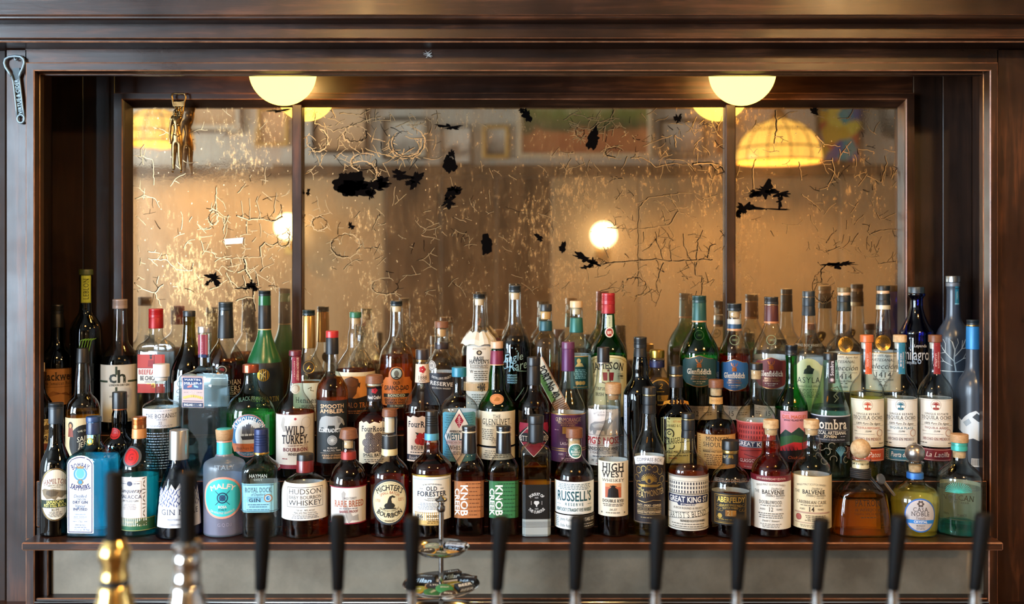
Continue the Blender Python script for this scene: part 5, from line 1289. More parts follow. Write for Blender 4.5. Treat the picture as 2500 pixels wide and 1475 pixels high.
B('whiskey_bottle', 'S', 811, '846:14.5 864:14.5 898:15 910:17 922:24 936:33 950:37.5 966:39 1165:38.5', 'clear', ('amber', 922),
  [(808, 825, 15.3, 15.3, 'b02020', 'p', 'cap'), (824, 865, 15.2, 15.6, '14161a', 'f', 'capsule')],
  [('r', 979, 1132, 36, '1c2226', [T('SMOOTH', 993, 9.5, 62, 'd0a880', f='b'), T('AMBLER.', 1005, 9.5, 64, 'd0a880', f='b'), P_([(-34, 1030), (-28, 1020), (-16, 1016), (0, 1018), (12, 1017), (20, 1020), (28, 1026), (34, 1040), (30, 1042), (24, 1034), (18, 1040), (14, 1052), (8, 1052), (6, 1040), (-10, 1040), (-14, 1056), (-20, 1056), (-22, 1044), (-30, 1046), (-34, 1056), (-38, 1056)], '9a9a98'), P_([(12, 1020), (20, 1022), (22, 1034), (14, 1034)], '7c7c7c'), G(0, 1076, 12, 12, 1.4, 'a8a8a8'), O(0, 1076, 10, 10, '8a8a88'), Star(0, 1076, 8, 'c0c0bc', 8, 0.3), T('CONTRADICTION', 1052, 9, 70, 'dcdcda', f='b'), T('92 PROOF', 1095, 4, 24, 'c0b8b0', f='b'), T('46% ALC./VOL. 750ML', 1101, 4, 44, 'c0b8b0', f='b'), H(1107, 62, 'a89888', 0.8), T('A BLEND OF STRAIGHT', 1113, 4.5, 52, 'd0a880', f='b'), T('BOURBON WHISKIES', 1119, 4.5, 46, 'd0a880', f='b')]),
   ('r', 844, 860, 14, None, [P_([(-4, 856), (0, 846), (4, 856)], '*c8a050'), O(0, 852, 3, 3, '*c8a050')], {'name': 'neck_print', 'x': 8})],
  'slim bourbon bottle with red cap and black label showing a balancing elephant')
B('whiskey_bottle', 'S', 914, '935:20 942:22 947:18.5 982:19 994:22 1006:33 1020:43 1036:48 1050:49 1165:48', 'clear', ('dark', 1010),
  [(914, 936, 21, 22, '', 'b', 'stopper', 'd'), (934, 942, 17, 17, 'c8b898', 'p', 'cork')],
  [('r', 946, 981, 17.5, '1a1216', [Many(*[O(0 + 4.5 * cos(radians(a)), 954 + 4.5 * sin(radians(a)), 3.6, 3.6, '9c1c26', 10) for a in (0, 72, 144, 216, 288)]), T('Hand Crafted', 971, 8, 36, 'd8ccc0', f='b')], {'name': 'neck_label'}),
   ([(-42, 1034), (-34, 1030), (-28, 1034), (-20, 1030), (-12, 1036), (0, 1031), (12, 1035), (20, 1030), (30, 1034), (42, 1030), (42, 1133), (30, 1130), (20, 1134), (8, 1130), (-6, 1134), (-18, 1130), (-30, 1134), (-42, 1131)], 1030, 1134, 38, 'd0bfa2',
    [T('FourRoses', 1048, 12.5, 66, '1c1a22', 0, f='br'), Many(*[Many(O(x, y, 11, 10, '4a4040', 16), G(x, y, 9, 8, 1.4, '8a7c74', 14), G(x, y, 5.5, 5, 1.4, '8a7c74', 12), O(x, y, 2.2, 2, '8a7c74', 8)) for x, y in ((-12, 1066), (10, 1067), (-20, 1082), (20, 1082), (0, 1080), (-2, 1096), (-16, 1098), (16, 1097))]), T('SMALL BATCH', 1112, 7.5, 58, '1c1a1c', f='b'), H(1118, 56, '5a5048', 0.8), Mi(1121, 1130, 2, 60, '5a5048')])],
  'bourbon bottle with flat brown stopper and torn-edge cream label with dark roses')
B('whiskey_bottle', 'S', 1031, '874:13.5 884:15.5 892:16 936:18 944:20 956:27 972:38 988:44 1004:46 1165:45.5', 'clear', ('dark', 1012),
  [(853, 878, 16.2, 16.2, '241a1c', 'p', 'cap'), (876, 884, 14.2, 14.2, 'b88a50', 'm', 'cap_ring')],
  [('r', 890, 937, 18, 'd6b8a0', [Many(*[O(5 * cos(radians(a)), 903 + 5 * sin(radians(a)), 4, 4, '9c1c22', 10) for a in (0, 72, 144, 216, 288)]), T('EST', 915, 3.5, 8, '2a2420'), T('1888', 923, 10, 24, '2a2420'), T('AUTHENTIC', 931, 3, 18, '2a2420', f='b'), R(-26, 935, 26, 937, '2a1c20')], {'name': 'neck_label'}),
   ([(-42, 1018), (-30, 1021), (-24, 1016), (-10, 1020), (0, 1016), (12, 1021), (24, 1016), (32, 1020), (42, 1017), (42, 1128), (-42, 1128)], 1016, 1128, 41, 'd6bca8', [T('FourRoses', 1037, 14, 76, '201c26', f='br'), Many(*[O(x, y, 9, 8.5, c, 12) for x, y, c in ((-6, 1066, 'a02022'), (8, 1064, '8a1a1e'), (14, 1076, 'a02022'), (0, 1080, '8a1a1e'), (-10, 1078, 'b02a28'))]), P_([(-18, 1056), (-8, 1058), (-12, 1064)], '2a2a20'), P_([(20, 1056), (10, 1058), (14, 1064)], '2a2a20'), T('BOURBON', 1094, 9, 58, '201c20', f='b', tr=0.15), H(1100, 58, '5a4a44', 0.8), Mi(1103, 1108, 1, 64, '3a3030'), R(-42, 1111, 42, 1124, '24202c'), T('Bourbon', 1118, 8, 34, 'b8a8a0', -18, f='i')])],
  'tall bourbon bottle with salmon neck label and a red rose cluster on its label')
B('whiskey_bottle', 'S', 1121, '918:16 926:15.5 956:16 966:21 974:32 984:41 996:45.5 1010:46.5 1165:46', 'clear', ('amber', 1022),
  [(897, 920, 18, 18, '1c6f8a', 'p', 'cap')],
  [([(-48, 1012), (-40, 1008), (40, 1008), (48, 1012), (48, 1128), (-48, 1128)], 1008, 1128, 42, '4c8ea2', [Many(*[Mi(1014 + i * 6, 1017 + i * 6, 1, 88, '2a5a70') for i in range(18)]), P_([(0, 994), (43, 1068), (0, 1142), (-43, 1068)], '2a5a70'), P_([(0, 998), (40, 1068), (0, 1138), (-40, 1068)], 'e0dcd8'), P_([(0, 1010), (11, 1028), (0, 1046), (-11, 1028)], '9c2040'), G(0, 1028, 0.1, 0.1, 0.05, '9c2040', 3), Ln([(0, 1016), (0, 1042)], 1.4, 'e0c8cc'), Many(*[Ln([(-6 + i, 1036 - 5 * i), (0, 1032 - 5 * i), (6 - i, 1036 - 5 * i)], 1.2, 'e0c8cc') for i in range(4)]),
    T('AMERICAN OAK', 1054, 5, 48, '2a2a30', f='b'), T('WESTLAND', 1067, 16, 66, '1e4a5e', f='b'), H(1077, 70, 'a85a70', 1), T('AMERICAN SINGLE MALT', 1081, 4.5, 66, '8a4a60'), H(1085, 70, 'a85a70', 0.8), T('WHISKEY', 1094, 11, 54, '2a2a30', f='r'), Mi(1102, 1112, 3, 36, '6a6a70')])],
  'whiskey bottle with teal cap and white diamond label on a blue ground')
B('whisky_bottle', 'S', 1213, '850:13 856:14.5 886:15.5 900:17.5 920:20 936:20.5 950:21.5 962:28 978:39 992:45 1006:47 1165:46.5', 'green', ('green', 985),
  [(834, 851, 15.2, 15.2, 'c8a080', 'p', 'cap'), (856, 890, 15.4, 17, '6a1a36', 'f', 'neck_band'), (889, 891.5, 17.4, 17.4, 'c89a70', 'f', 'neck_ring')],
  [('r', 1006, 1090, 45, 'd8cdb4', [T('THE', 1018, 9, 20, '22201c', f='r'), T('GLENLIVET.', 1031, 14, 80, '22201c', f='r'), T('SINGLE MALT SCOTCH WHISKY', 1041, 4, 58, '4a443c'), Mi(1048, 1076, 6, 34, '6a6458', -24), T('12', 1058, 16, 16, '22201c', 6, f='r'), Mi(1046, 1054, 2, 24, '6a6458', 30), T('YEARS', 1064, 5, 18, '4a443c', 30), Mi(1070, 1084, 3, 50, '8a8474', 10)]),
   ('r', 1093, 1124, 45, 'd8cdb4', [R(-70, 1093, 70, 1095, '1c2438'), Mi(1100, 1120, 4, 86, '7a7464')], {'name': 'strip_label'}),
   ('o', 964, 988, 17, 'b87a4a', [G(0, 976, 16, 10, 1, '8a5028'), P_([(-8, 980), (0, 970), (8, 974), (6, 980)], '96602f')], {'name': 'seal'}),
   ('r', 860, 886, 15, None, [T('GLENLIVET', 868, 6, 26, '*c89a60', 9, f='b'), Mi(876, 884, 2, 22, '*c89a60', 6)], {'name': 'neck_print'})],
  'green whisky bottle with maroon neck band and copper seal above a cream label')
B('whiskey_bottle', 'S', 1303, '888:15 896:15.5 940:16 952:18 964:25 980:34 996:38.5 1012:39.5 1165:39', 'clear', ('dark', 988),
  [(872, 893, 16.3, 16.3, '16181b', 'p', 'cap'), (893, 940, 16.0, 17.2, '121214', 'f', 'capsule')],
  [([(-40, 1034), (40, 1034), (46, 1072), (40, 1112), (-40, 1112), (-46, 1072)], 1034, 1112, 37, '151618', [P_([(-4, 1034), (-40, 1060), (-44, 1048), (-40, 1034)], '8a1f36'), P_([(4, 1034), (40, 1060), (44, 1048), (40, 1034)], '8a1f36'), P_([(0, 1032), (44, 1072), (0, 1116), (-44, 1072)], '8a1f36'), P_([(-42, 1062), (-20, 1058), (0, 1062), (20, 1058), (42, 1062), (44, 1084), (20, 1080), (0, 1086), (-20, 1080), (-44, 1084)], '13161c'), ('L', [(0, 1032), (44, 1072), (0, 1116), (-44, 1072), (0, 1032)], 1.4, 'd8d0c8'), T('100', 1046, 6.5, 14, 'e0d8d0', -10, f='b'), T('RITTENHOUSE', 1072, 12, 82, 'e4ddd2', f='r')]),
   ('r', 896, 918, 10, 'b05a68', [T('BOTTLED', 907, 7, 18, '3a1a20', f='b', rot=90), R(-11, 896, -7, 940, 'b8b0a8'), R(7, 896, 11, 940, 'b8b0a8')], {'name': 'neck_label'}),
   ('o', 914, 940, 10.5, 'c8c4b8', [G(0, 927, 9.5, 10.5, 1, '5a5a58'), T('100', 927, 6, 13, '3a3a38', f='r')], {'name': 'neck_seal'})],
  'dark rye bottle with black capsule, round 100 seal and maroon and black diamond label')
B('whisky_bottle', 'S', 1387, '850:14 905:15 920:16 936:19 952:24 970:32 988:39.5 1006:43 1022:43.5 1165:43', 'clear', ('dark', 1060),
  [(835, 852, 15.8, 15.8, '5a2a4e', 'p', 'cap'), (851, 906, 15.2, 16.2, '4a1a48', 'f', 'capsule')],
  [('r', 1012, 1130, 42.5, '43193f', [R(-68, 1012, 68, 1014.5, '*c8985a'), T('GLENMORANGIE', 1026, 9.5, 68, '*d8b48a'), T('HIGHLAND SINGLE MALT', 1033.5, 4, 52, '*c8a078', f='b'), T('SCOTCH WHISKY', 1039, 4, 36, '*c8a078', f='b'), R(-14, 1043, 4, 1060, '*c8924a'), T('THE', 1076, 4, 9, 'c8b0b8'), T('LASANTA', 1084, 6.5, 40, 'd8c8cc', f='r'), Mi(1050, 1053, 1, 16, 'a88a98', -30), R(-68, 1096, 68, 1098, '*b88a50'), R(-68, 1101, 68, 1103, '*b88a50'), T('AGED', 1110, 4, 13, 'c8b0b8', -18), T('12', 1110, 9, 12, 'e0d4d4', f='r'), Mi(1118, 1126, 2, 40, 'a88a98')])],
  'tapered whisky bottle with purple capsule and purple label')
B('whisky_bottle', 'S', 1473, '884:13.5 892:14.5 910:16 930:18 948:23 964:32 980:39.5 996:42 1010:42.5 1165:42', 'clear', ('water', 1000),
  [(848, 886, 15.2, 15.2, '131316', 'p', 'cap'), (884, 887.5, 15.4, 15.4, 'a8a4a0', 'm', 'cap_ring')],
  [([(-44 + 4 * i, 1000 + (i % 2) * 1.6) for i in range(23)] + [(44, 1138), (-44, 1138)], 1000, 1138, 41, 'd4ccc8', [T("BOTTLED & TRADED", 1007, 4, 50, '6a6468', arc=60), T('BLENDED SCOTCH', 1014, 5, 36, '5a5458', 4, f='r'), P_([(-38, 1050), (-34, 1038), (-22, 1031), (-6, 1030), (8, 1026), (16, 1018), (20, 1024), (24, 1030), (16, 1040), (10, 1050), (8, 1062), (3, 1062), (2, 1052), (-16, 1052), (-20, 1062), (-26, 1062), (-28, 1052), (-34, 1058)], '8a8a8c'), P_([(-30, 1040), (-10, 1034), (4, 1036), (-4, 1044), (-24, 1046)], 'a8a8a8'), R(-64, 1063, 64, 1064, '7a7074'), T("PIG'S NOSE", 1077, 16, 92, 'a81e24', f='b'), H(1088, 110, '8a4a50', 1), T('BLENDED SCOTCH WHISKY', 1097, 8, 92, '2a2a34', f='b'), H(1103, 100, '4a4a58', 0.8), T('5 YEARS OLD IN OAK', 1107, 5, 70, '3a3a48'), Mi(1113, 1118, 1, 70, '4a4a58'), T('W. Smith', 1126, 6, 32, '3a3a48', -16, f='i'), Mi(1131, 1135, 1, 50, 'a84a50')])],
  'clear whisky bottle with black cap and white label with a grey pig')
B('port_bottle', 'S', 1563, '848:14.5 868:15.5 886:18.5 900:20 912:19.5 922:21 934:28 948:37 962:41.5 980:42 1165:41.5', 'black', ('black', 940),
  [(823, 850, 15.8, 15.8, '171819', 'p', 'cap', 'r'), (849, 872, 15.2, 16.4, '131416', 'f', 'capsule')],
  [('r', 968, 1120, 7, 'b8bcc8', [Mi(972, 1116, 14, 6, '8a90a4')], {'x': -36})],
  'almost black bottle with swollen neck and black cap, standing without a front label')
B('whisky_bottle', 'S', 1650, '914:14 922:16 958:17.5 970:18.5 984:24 996:34 1006:40 1016:42.5 1165:42', 'brown', ('dark', 1010),
  [(893, 914, 16.4, 16.4, '131313', 'p', 'cap'), (914, 919, 16.6, 16.6, 'a88a58', 'm', 'cap_ring'), (919, 946, 16.4, 17.6, '1a1416', 'f', 'capsule')],
  [('r', 1020, 1132, 36, 'c2b878', [Box(-40, 1022, 42, 1130, 0.8, '6a6238'), T('No.', 1030, 4, 6, '4a4428', -24), T('071465', 1030, 5, 22, 'b05a28', -2), T('EDWARD & COMPANY', 1040, 6.5, 66, '3a3620', f='r'), G(-22, 1060, 12, 13, 3, '22200f', 20, 90, 400), G(-22, 1058, 5, 5, 2, '22200f', 14, 0, 300), T('CRAIGELLACHIE', 1075, 14, 74, '22200f', 4, f='r', rot=-7), G(-18, 1090, 9, 8, 2.4, '22200f', 14, -20, 130), T('SINGLE MALT SCOTCH', 1104, 6.5, 74, '3a3620', f='b'), Mi(1110, 1116, 1, 60, '5a5430'), H(1119, 20, 'a83a20', 1.6, -14)]),
   ([(-30, 984), (-16, 979), (0, 977), (16, 979), (30, 984), (32, 992), (16, 988), (0, 987), (-16, 988), (-32, 992)], 977, 992, 27, 'c88a2e', [T('AGED 17 YEARS', 983, 4.6, 42, '2a1c08', arc=90)], {'name': 'shoulder_label'}),
   ('o', 926, 942, 9, '6a2a1c', [G(0, 934, 8, 7, 1, '2a0c08')], {'name': 'neck_seal'})],
  'brown whisky bottle with an olive cream label and curved orange shoulder label', sq=(1010, 3.2, 0.9), rot=0)
B('whisky_bottle', 'S', 1748, '946:15.5 976:16 992:17 1004:20 1014:30 1026:40 1040:46 1054:48.5 1165:48', 'clear', ('dark', 1052),
  [(927, 947, 18, 18, '', 'b', 'stopper'), (947, 966, 13.5, 13, '', 'c', 'cork')],
  [('r', 1062, 1146, 46, 'c99a5c', [R(-72, 1062, 72, 1063.2, '8a5a28'), Mi(1066, 1142, 14, 8, '8a5c2c', -44), T('MONKEY', 1073, 10, 58, '241a12', 4, f='r'), T('SHOULDER', 1087, 10.5, 74, '241a12', 4, f='r'), T('BATCH 27', 1096, 5, 40, 'b0804a', 4), H(1100, 76, '6a441c', 0.8, 4), T('BLENDED MALT SCOTCH WHISKY', 1104, 4, 74, '3a2814', 4, f='b'), Mi(1110, 1138, 6, 72, '6a441c', 4)]),
   ('r', 971, 988, 17, 'c99a5c', [T('BATCH 27', 979, 5, 24, '8a5a28')], {'name': 'neck_label'})],
  'whisky bottle with brown stopper and tan label lettered in black')
B('whisky_bottle', 'S', 1846, '902:14.5 932:14.5 964:16 976:19 986:27 998:37 1010:44 1024:48 1165:47.5', 'clear', ('amber', 1050),
  [(887, 903, 15.8, 15.8, '131416', 'p', 'cap'), (903, 926, 12.2, 11.6, '', 'c', 'cork')],
  [('r', 1032, 1148, 46, 'a53a36', [R(-72, 1032, 72, 1035, 'c8706a'), Box(-48, 1040, 30, 1076, 0.8, '6a1a1a'), windows(-46, 26, 1042, 3, 12, 6.6, 12, 3, 7, '5a1418'), R(-64, 1078, 64, 1095, '20294c'), R(-64, 1079, 64, 1080, 'c8c8d0'), R(-64, 1093, 64, 1094, 'c8c8d0'), T('GREAT KING ST', 1086.5, 9.5, 112, 'e4e0e0', 4, f='b'), Ln([(-40, 1104), (10, 1100), (30, 1108), (0, 1118), (-30, 1112)], 2, '6a1a1c'), P_([(-60, 1124), (60, 1116), (60, 1130), (-60, 1136)], '7a1c1e'), T('GLASGOW BLEND', 1126, 8, 88, 'e0cfc8', f='r', rot=-3), Mi(1138, 1146, 1, 70, 'd08a80')])],
  'whisky bottle with cork under black cap and a red label with navy banner')
B('mezcal_bottle', 'S', 1932, '860:12.5 870:14.5 880:13.5 930:14 942:16 956:23 972:32 988:38 1004:39.5 1165:39', 'green', ('green', 1000),
  [(842, 862, 14.8, 14.8, '14161a', 'p', 'cap', 'r'), (861, 868, 15.2, 15.2, '14161a', 'p', 'cap_ring')],
  [('r', 1004, 1130, 36, '151210', [R(-34, 1006, 44, 1128, 'd08a98'), T('40% ALC/VOL', 1010, 3, 16, '3a1c24', -18), T('DEL MAGUEY', 1019, 8, 64, 'c05a2c', 4, f='b'), T('SINGLE VILLAGE MEZCAL', 1027, 4.4, 56, '2a1a30', 4, f='b'), P_([(-34, 1064), (-20, 1050), (-6, 1058), (12, 1044), (30, 1058), (44, 1052), (44, 1088), (-34, 1088)], '1c3a34'), P_([(-34, 1070), (0, 1062), (44, 1074), (44, 1090), (-34, 1094)], '2a5a38'), P_([(-34, 1094), (0, 1080), (20, 1082), (44, 1078), (44, 1104), (-34, 1104)], 'b02a34'), P_([(-34, 1104), (44, 1096), (44, 1128), (-34, 1128)], '17141a'), Many(*[P_([(-26 + 9 * i, 1108), (-30 + 9 * i, 1090), (-22 + 9 * i, 1108)], '17141a') for i in range(5)]), T('Chichicapa', 1118, 7, 44, 'd06a34', 8, f='i')], {'x': 6})],
  'bright green mezcal bottle with a pink and black landscape label')
B('mezcal_bottle', 'S', 2027, '876:14.5 884:17 900:18.5 920:21.5 940:26 960:32 980:39 998:44.5 1014:46.5 1165:46', 'ltgreen', ('water', 990),
  [(862, 879, 16.6, 16.6, '131314', 'p', 'cap')],
  [('r', 1016, 1082, 45, '13151d', [R(-72, 1016, 72, 1019, 'a8acb8'), T('Sombra', 1037, 23, 84, 'd8d4cc', 2, f='br'), Ln([(-50, 1052), (50, 1052)], 1, '8a8c98'), T('MEZCAL ARTESANAL', 1058, 8, 84, 'd0ccc4', f='b'), T('JOVEN', 1067, 6, 30, 'd8c8a8', f='b'), Mi(1065, 1069, 1, 18, '9a9cac', -32), Mi(1065, 1069, 1, 18, '9a9cac', 32), T('DENOMINACIÓN DE ORIGEN PROTEGIDA', 1075, 3.6, 74, 'a8aab8')]),
   ('r', 1084, 1150, 45, None, [Many(*[G(x, y, 9, 9, 1.6, '8a8470', 14, a, a + 240) for x, y, a in ((-40, 1098, 0), (-22, 1094, 60), (-30, 1118, 120), (-8, 1104, 200), (-14, 1128, 20), (4, 1090, 90), (8, 1122, 160), (40, 1100, 260), (42, 1124, 30))]), Many(*[Ln([(26, 1116), (26 + 13 * cos(radians(a)), 1104 - 13 * sin(radians(a)))], 2, '5a90a8') for a in range(20, 170, 20)]), R(25, 1104, 27, 1132, '5a90a8')], {'name': 'print'}),
   ('r', 880, 936, 8, '1a1820', [T('Sombra', 900, 7.5, 36, 'c8c4d0', 0, f='br', rot=-90), Star(0, 928, 6, 'b8a8b0', 8, 0.5)], {'name': 'neck_label', 'x': 4}),
   ('r', 944, 986, 30, None, [Ln([(-8, 950), (8, 946), (14, 956), (2, 964), (10, 972), (0, 982)], 2.2, '3a4a3c'), Ln([(0, 952), (6, 958), (-2, 968), (6, 976)], 1.8, '3a4a3c')], {'name': 'shoulder_print', 'x': 10})],
  'wide-shouldered pale green mezcal bottle with black gothic lettered label')
def ocho(cx, capk, capc, strip, side, agave, name, year, txt, liq, papr, desc):
    B('tequila_bottle', 'S', cx, '834:13.5 842:15.5 906:15.5 914:17.5 924:25 936:33.5 950:39 964:41 1165:40.5', 'clear', (liq, 962 if liq == 'straw' else 972),
      [(818, 836, 16, 16, capc, capk, 'stopper'), (836, 852, 12.5, 12, 'c8c0b4', 'p', 'cork')],
      [('r', 976, 1093, 38, papr, [Box(-47, 979, 47, 1090, 0.7, 'a89c8c'), G(-2, 990, 12, 13, 0.9, '9a8a7a'), Ln([(-2, 986), (-2, 1002)], 2.4, agave), Many(*[Ln([(-2, 990), (-2 + 9 * cos(radians(a)), 990 - 8 * sin(radians(a)))], 1.4, agave) for a in range(0, 181, 22)]), O(-6, 999, 3, 3, agave, 8), O(2, 999, 3, 3, agave, 8), T('SINGLE ESTATE', 1012, 5, 58, '2e2622', f='r'), T('TEQUILA OCHO', 1021, 8.5, 76, '2a2220', f='r'), H(1028, 82, 'a89c8c', 0.7), T('100% Puro De Agave', 1035, 6, 60, '4a4038', f='i'), H(1040, 82, 'a89c8c', 0.7), T(txt, 1046, 5, 58, side, f='r'), Mi(1053, 1056, 1, 12, '8a8074', -30), T('23,098', 1054, 4, 14, '2a2220', f='i'), Ln([(-32, 1062), (14, 1061)], 0.8, '8a8074'), G(29, 1058, 9, 9, 1.4, 'a87a6a', 16), T('HECHO EN MEXICO', 1073, 6.4, 66, '7a2a2c' if agave != '1f5f78' else '5a3040', f='r'), Mi(1081, 1086, 1, 24, '5a5048', -32), Mi(1081, 1086, 1, 16, '5a5048', 34)], {'x': 4}),
       ('r', 1097, 1127, 38, side, [Box(-46, 1099, 46, 1125, 0.8, 'd8c8c0'), T(year, 1112, 7, 22, 'e0d4cc', -38, f='b', rot=-90), Ln([(-31, 1099), (-31, 1125)], 0.8, 'd8c8c0'), T(name, 1111, 12, 58, 'e8dcd6', 4, f='i')], {'name': 'strip_label', 'x': 4}),
       ('r', 822, 914, 8, strip, [T(name.upper(), 880, 4.5, 32, 'e0c8c0', -3, rot=90), T('SINGLE ESTATE', 880, 3.4, 40, 'd8b8b0', 3, rot=90)], {'name': 'neck_strip', 'x': 5})], desc)
ocho(2116, 'p', 'c0622c', 'c4552c', 'b04a2c', 'b0452c', 'Los Patos', '2015', 'TEQUILA REPOSADO', 'straw', 'ddd2bc', 'slim tequila bottle with orange cap, orange neck strip and orange base label')
ocho(2197, 'c', '', '1c6480', '1f566c', '1f5f78', 'Puerta del Aire', '2016', 'TEQUILA PLATA', 'water', 'dcdad4', 'slim tequila bottle with pale cork cap, blue neck strip and blue base label')
ocho(2283, 'b', '', '7e1f24', '70202c', '8a2a26', 'La Latilla', '2015', 'TEQUILA AÑEJO', 'water', 'dcd4c8', 'slim tequila bottle with brown cap, dark red neck strip and dark red base label')
B('vodka_bottle', 'S', 2376, '800:15.5 852:16.5 890:17 904:19 916:26 930:33.5 946:37.5 962:38.5 1165:38', 'fgrey', None,
  [(781, 794, 15.5, 15.5, '20282e', 'p', 'cap', 'r'), (793, 797, 16.6, 16.6, 'a88850', 'm', 'cap_ring'), (797, 853, 16.2, 17.2, '2a78b4', 'f', 'capsule')],
  [([(-40, 1022), (-28, 1030), (-20, 1020), (-8, 1010), (6, 1004), (16, 1012), (26, 1008), (40, 1016), (44, 1060), (30, 1066), (14, 1078), (0, 1072), (-14, 1076), (-26, 1060), (-40, 1052)], 1004, 1078, 37, 'c8d0d6', [P_([(-2, 1020), (8, 1010), (18, 1018), (30, 1016), (40, 1026), (24, 1036), (10, 1030)], '3a4652'), P_([(14, 1036), (30, 1030), (40, 1036), (30, 1046)], '55626e'), P_([(-24, 1034), (-10, 1024), (-4, 1034), (-16, 1044)], '98a6b2')], {'name': 'mountain_print'}),
   ('r', 1121, 1141, 10, 'd0d4d8', [Many(*[R(-9 + 2.2 * i, 1122, -8 + 2.2 * i, 1138, '1a1c20') for i in range(8)])], {'name': 'barcode', 'x': 6}),
   ('r', 800, 850, 15, None, [T('GREY GOOSE', 812, 6, 34, 'b8d4e8'), Many(*[Ln([(x - 3, y - 2), (x, y), (x + 3, y - 2)], 1, 'c8dcec') for x, y in ((-8, 830), (-2, 826), (5, 832), (-5, 838), (8, 826), (2, 840))])], {'name': 'neck_print'})],
  'frosted grey vodka bottle with bright blue capsule and white mountain print')

# ------------------------------------------------------------------ top step
B('rum_bottle', 'T', 140, '762:13 800:14 830:15.5 846:20 862:31 878:37 894:38.5 1048:38', 'black', ('black', 860),
  [(744, 768, 14, 14, '0e0d0d', 'p', 'cap', 'r'), (767, 800, 14.2, 14.8, '0f0e0e', 'f', 'capsule')],
  [('r', 900, 990, 37, 'a8713c', [R(-58, 900, 58, 902, '3a200c'), T('Blackwell', 920, 19, 84, '1a0f08', f='br'), T('Fine Jamaican Rum', 937, 8, 72, '1a0f08', f='r'), Ln([(-40, 946), (40, 946)], 1, '4a2810'), Many(*[Ln([(-34, 975 - i), (-10, 966 - i * 3), (20, 960 + i * 2), (34, 970)], 1, '6a3a18') for i in range(4)])])],
  'black rum bottle with a brown gothic lettered label, deep in the left corner')
B('cachaca_bottle', 'T', 210, '672:14 680:15.5 690:14.5 750:15 764:17 778:25 792:33 806:36.5 824:37.5 1048:37', 'dkgreen', ('green', 826),
  [(658, 672, 16.5, 16.5, '3a4218', 'p', 'cap')],
  [('r', 672, 740, 11, 'a8ac34', [T('LEBLON', 706, 12, 52, '1c2410', f='r', rot=-90), Box(-12, 673, 12, 739, 0.8, '5a6018')], {'name': 'neck_label'}),
   ('r', 826, 870, 30, None, [Many(*[Ln([(-20 + 6 * i, 868), (-12 + 6 * i, 832), (0 + 6 * i, 828)], 1.4, '6a9a28') for i in range(5)])], {'name': 'leaf_print'})],
  'tall green cachaca bottle with upright yellow neck label, tallest at the left')
B('gin_bottle', 'T', 293, '750:14.5 758:16 790:16.5 826:18.5 838:21 850:29 864:38 878:43.5 894:45.5 1048:45', 'clear', ('black', 872),
  [(731, 754, 17.2, 17.2, '9a8478', 'p', 'cap', 'r')],
  [('r', 892, 1032, 44, 'c9bfb0', [T('ch', 920, 30, 42, '23281f', -6, f='b'), R(-70, 930, -30, 935, '2e3a2a'), R(18, 930, 70, 935, '2e3a2a'), R(-11, 896, -6, 916, '2e3a2a'), T('LONDON DRY GIN', 941, 5, 48, '3a3a34', -2, f='b'), R(-11, 946, -6, 964, '2e3a2a'), T('HANDCRAFTED', 969, 5.5, 46, '3a3a34', -2), T('ORGANIC', 979, 5, 30, '3a3a34', -2), T('GRAIN', 984, 5, 22, '3a3a34', -2), T('CHICAGO', 994, 5, 32, '3a3a34', -2), Mi(1024, 1028, 1, 60, '8a8478')])],
  'tall gin bottle with taupe cap and large cream label with green bars')
B('gin_bottle', 'T', 381, '798:15.5 812:15.5 822:17.5 830:24 838:33 846:38.5 856:40.5 1048:40', 'clear', ('water', 858),
  [(754, 776, 17.2, 17.2, 'a81a1c', 'p', 'cap', 'r'), (775, 802, 17, 17.4, '9c1618', 'f', 'capsule')],
  [('r', 866, 960, 34, 'b0301f', [R(-34, 900, 34, 938, 'd8d0c4'), R(-34, 898, 34, 900, '8a1a14'), O(0, 874, 3, 3.6, '2a1a14'), P_([(-6, 880), (6, 880), (8, 896), (-8, 896)], '8a1414'), P_([(-4, 866), (4, 866), (3, 870), (-3, 870)], '1a1210'), Ln([(8, 868), (8, 898)], 1.2, '2a1a14'), T('BEEFEATER', 909, 11, 62, 'a81e1c', f='br'), T('BE CHICAGO', 924, 10, 54, '2a2a34', f='b'), T('LIMITED EDITION', 933, 3, 30, '5a5a60'), O(-6, 942, 6, 6, '*b89248'), O(6, 942, 6, 6, '*b89248'), P_([(-34, 938), (34, 938), (34, 944), (0, 952), (-34, 944)], 'b0301f')])],
  'square clear gin bottle with bright red cap and red and white label', sq=(842, 7, 0.75), rot=-3)
B('calvados_bottle', 'T', 462, '770:13.5 776:15 786:15 792:14 824:15.5 840:18 856:23 872:31 890:39 906:43 924:44.5 1048:44', 'olive', ('dark', 870),
  [(759, 773, 14.8, 14.8, '1e2226', 'p', 'cap')],
  [([(-40, 934), (-30, 928), (-24, 918), (-10, 914), (0, 912), (10, 914), (24, 918), (30, 928), (40, 934), (44, 996), (-44, 996)], 912, 996, 42, 'c8d4dc', [G(-22, 938, 8, 8, 1.4, '3a4a5a', 14), G(-8, 926, 8, 6, 1.4, '3a4a5a', 14), T('Calvados', 956, 10, 66, '4a5a6a', f='i'), Mi(966, 990, 4, 66, '8a98a8')])],
  'olive green sloping bottle with dark cap and pale blue white label')
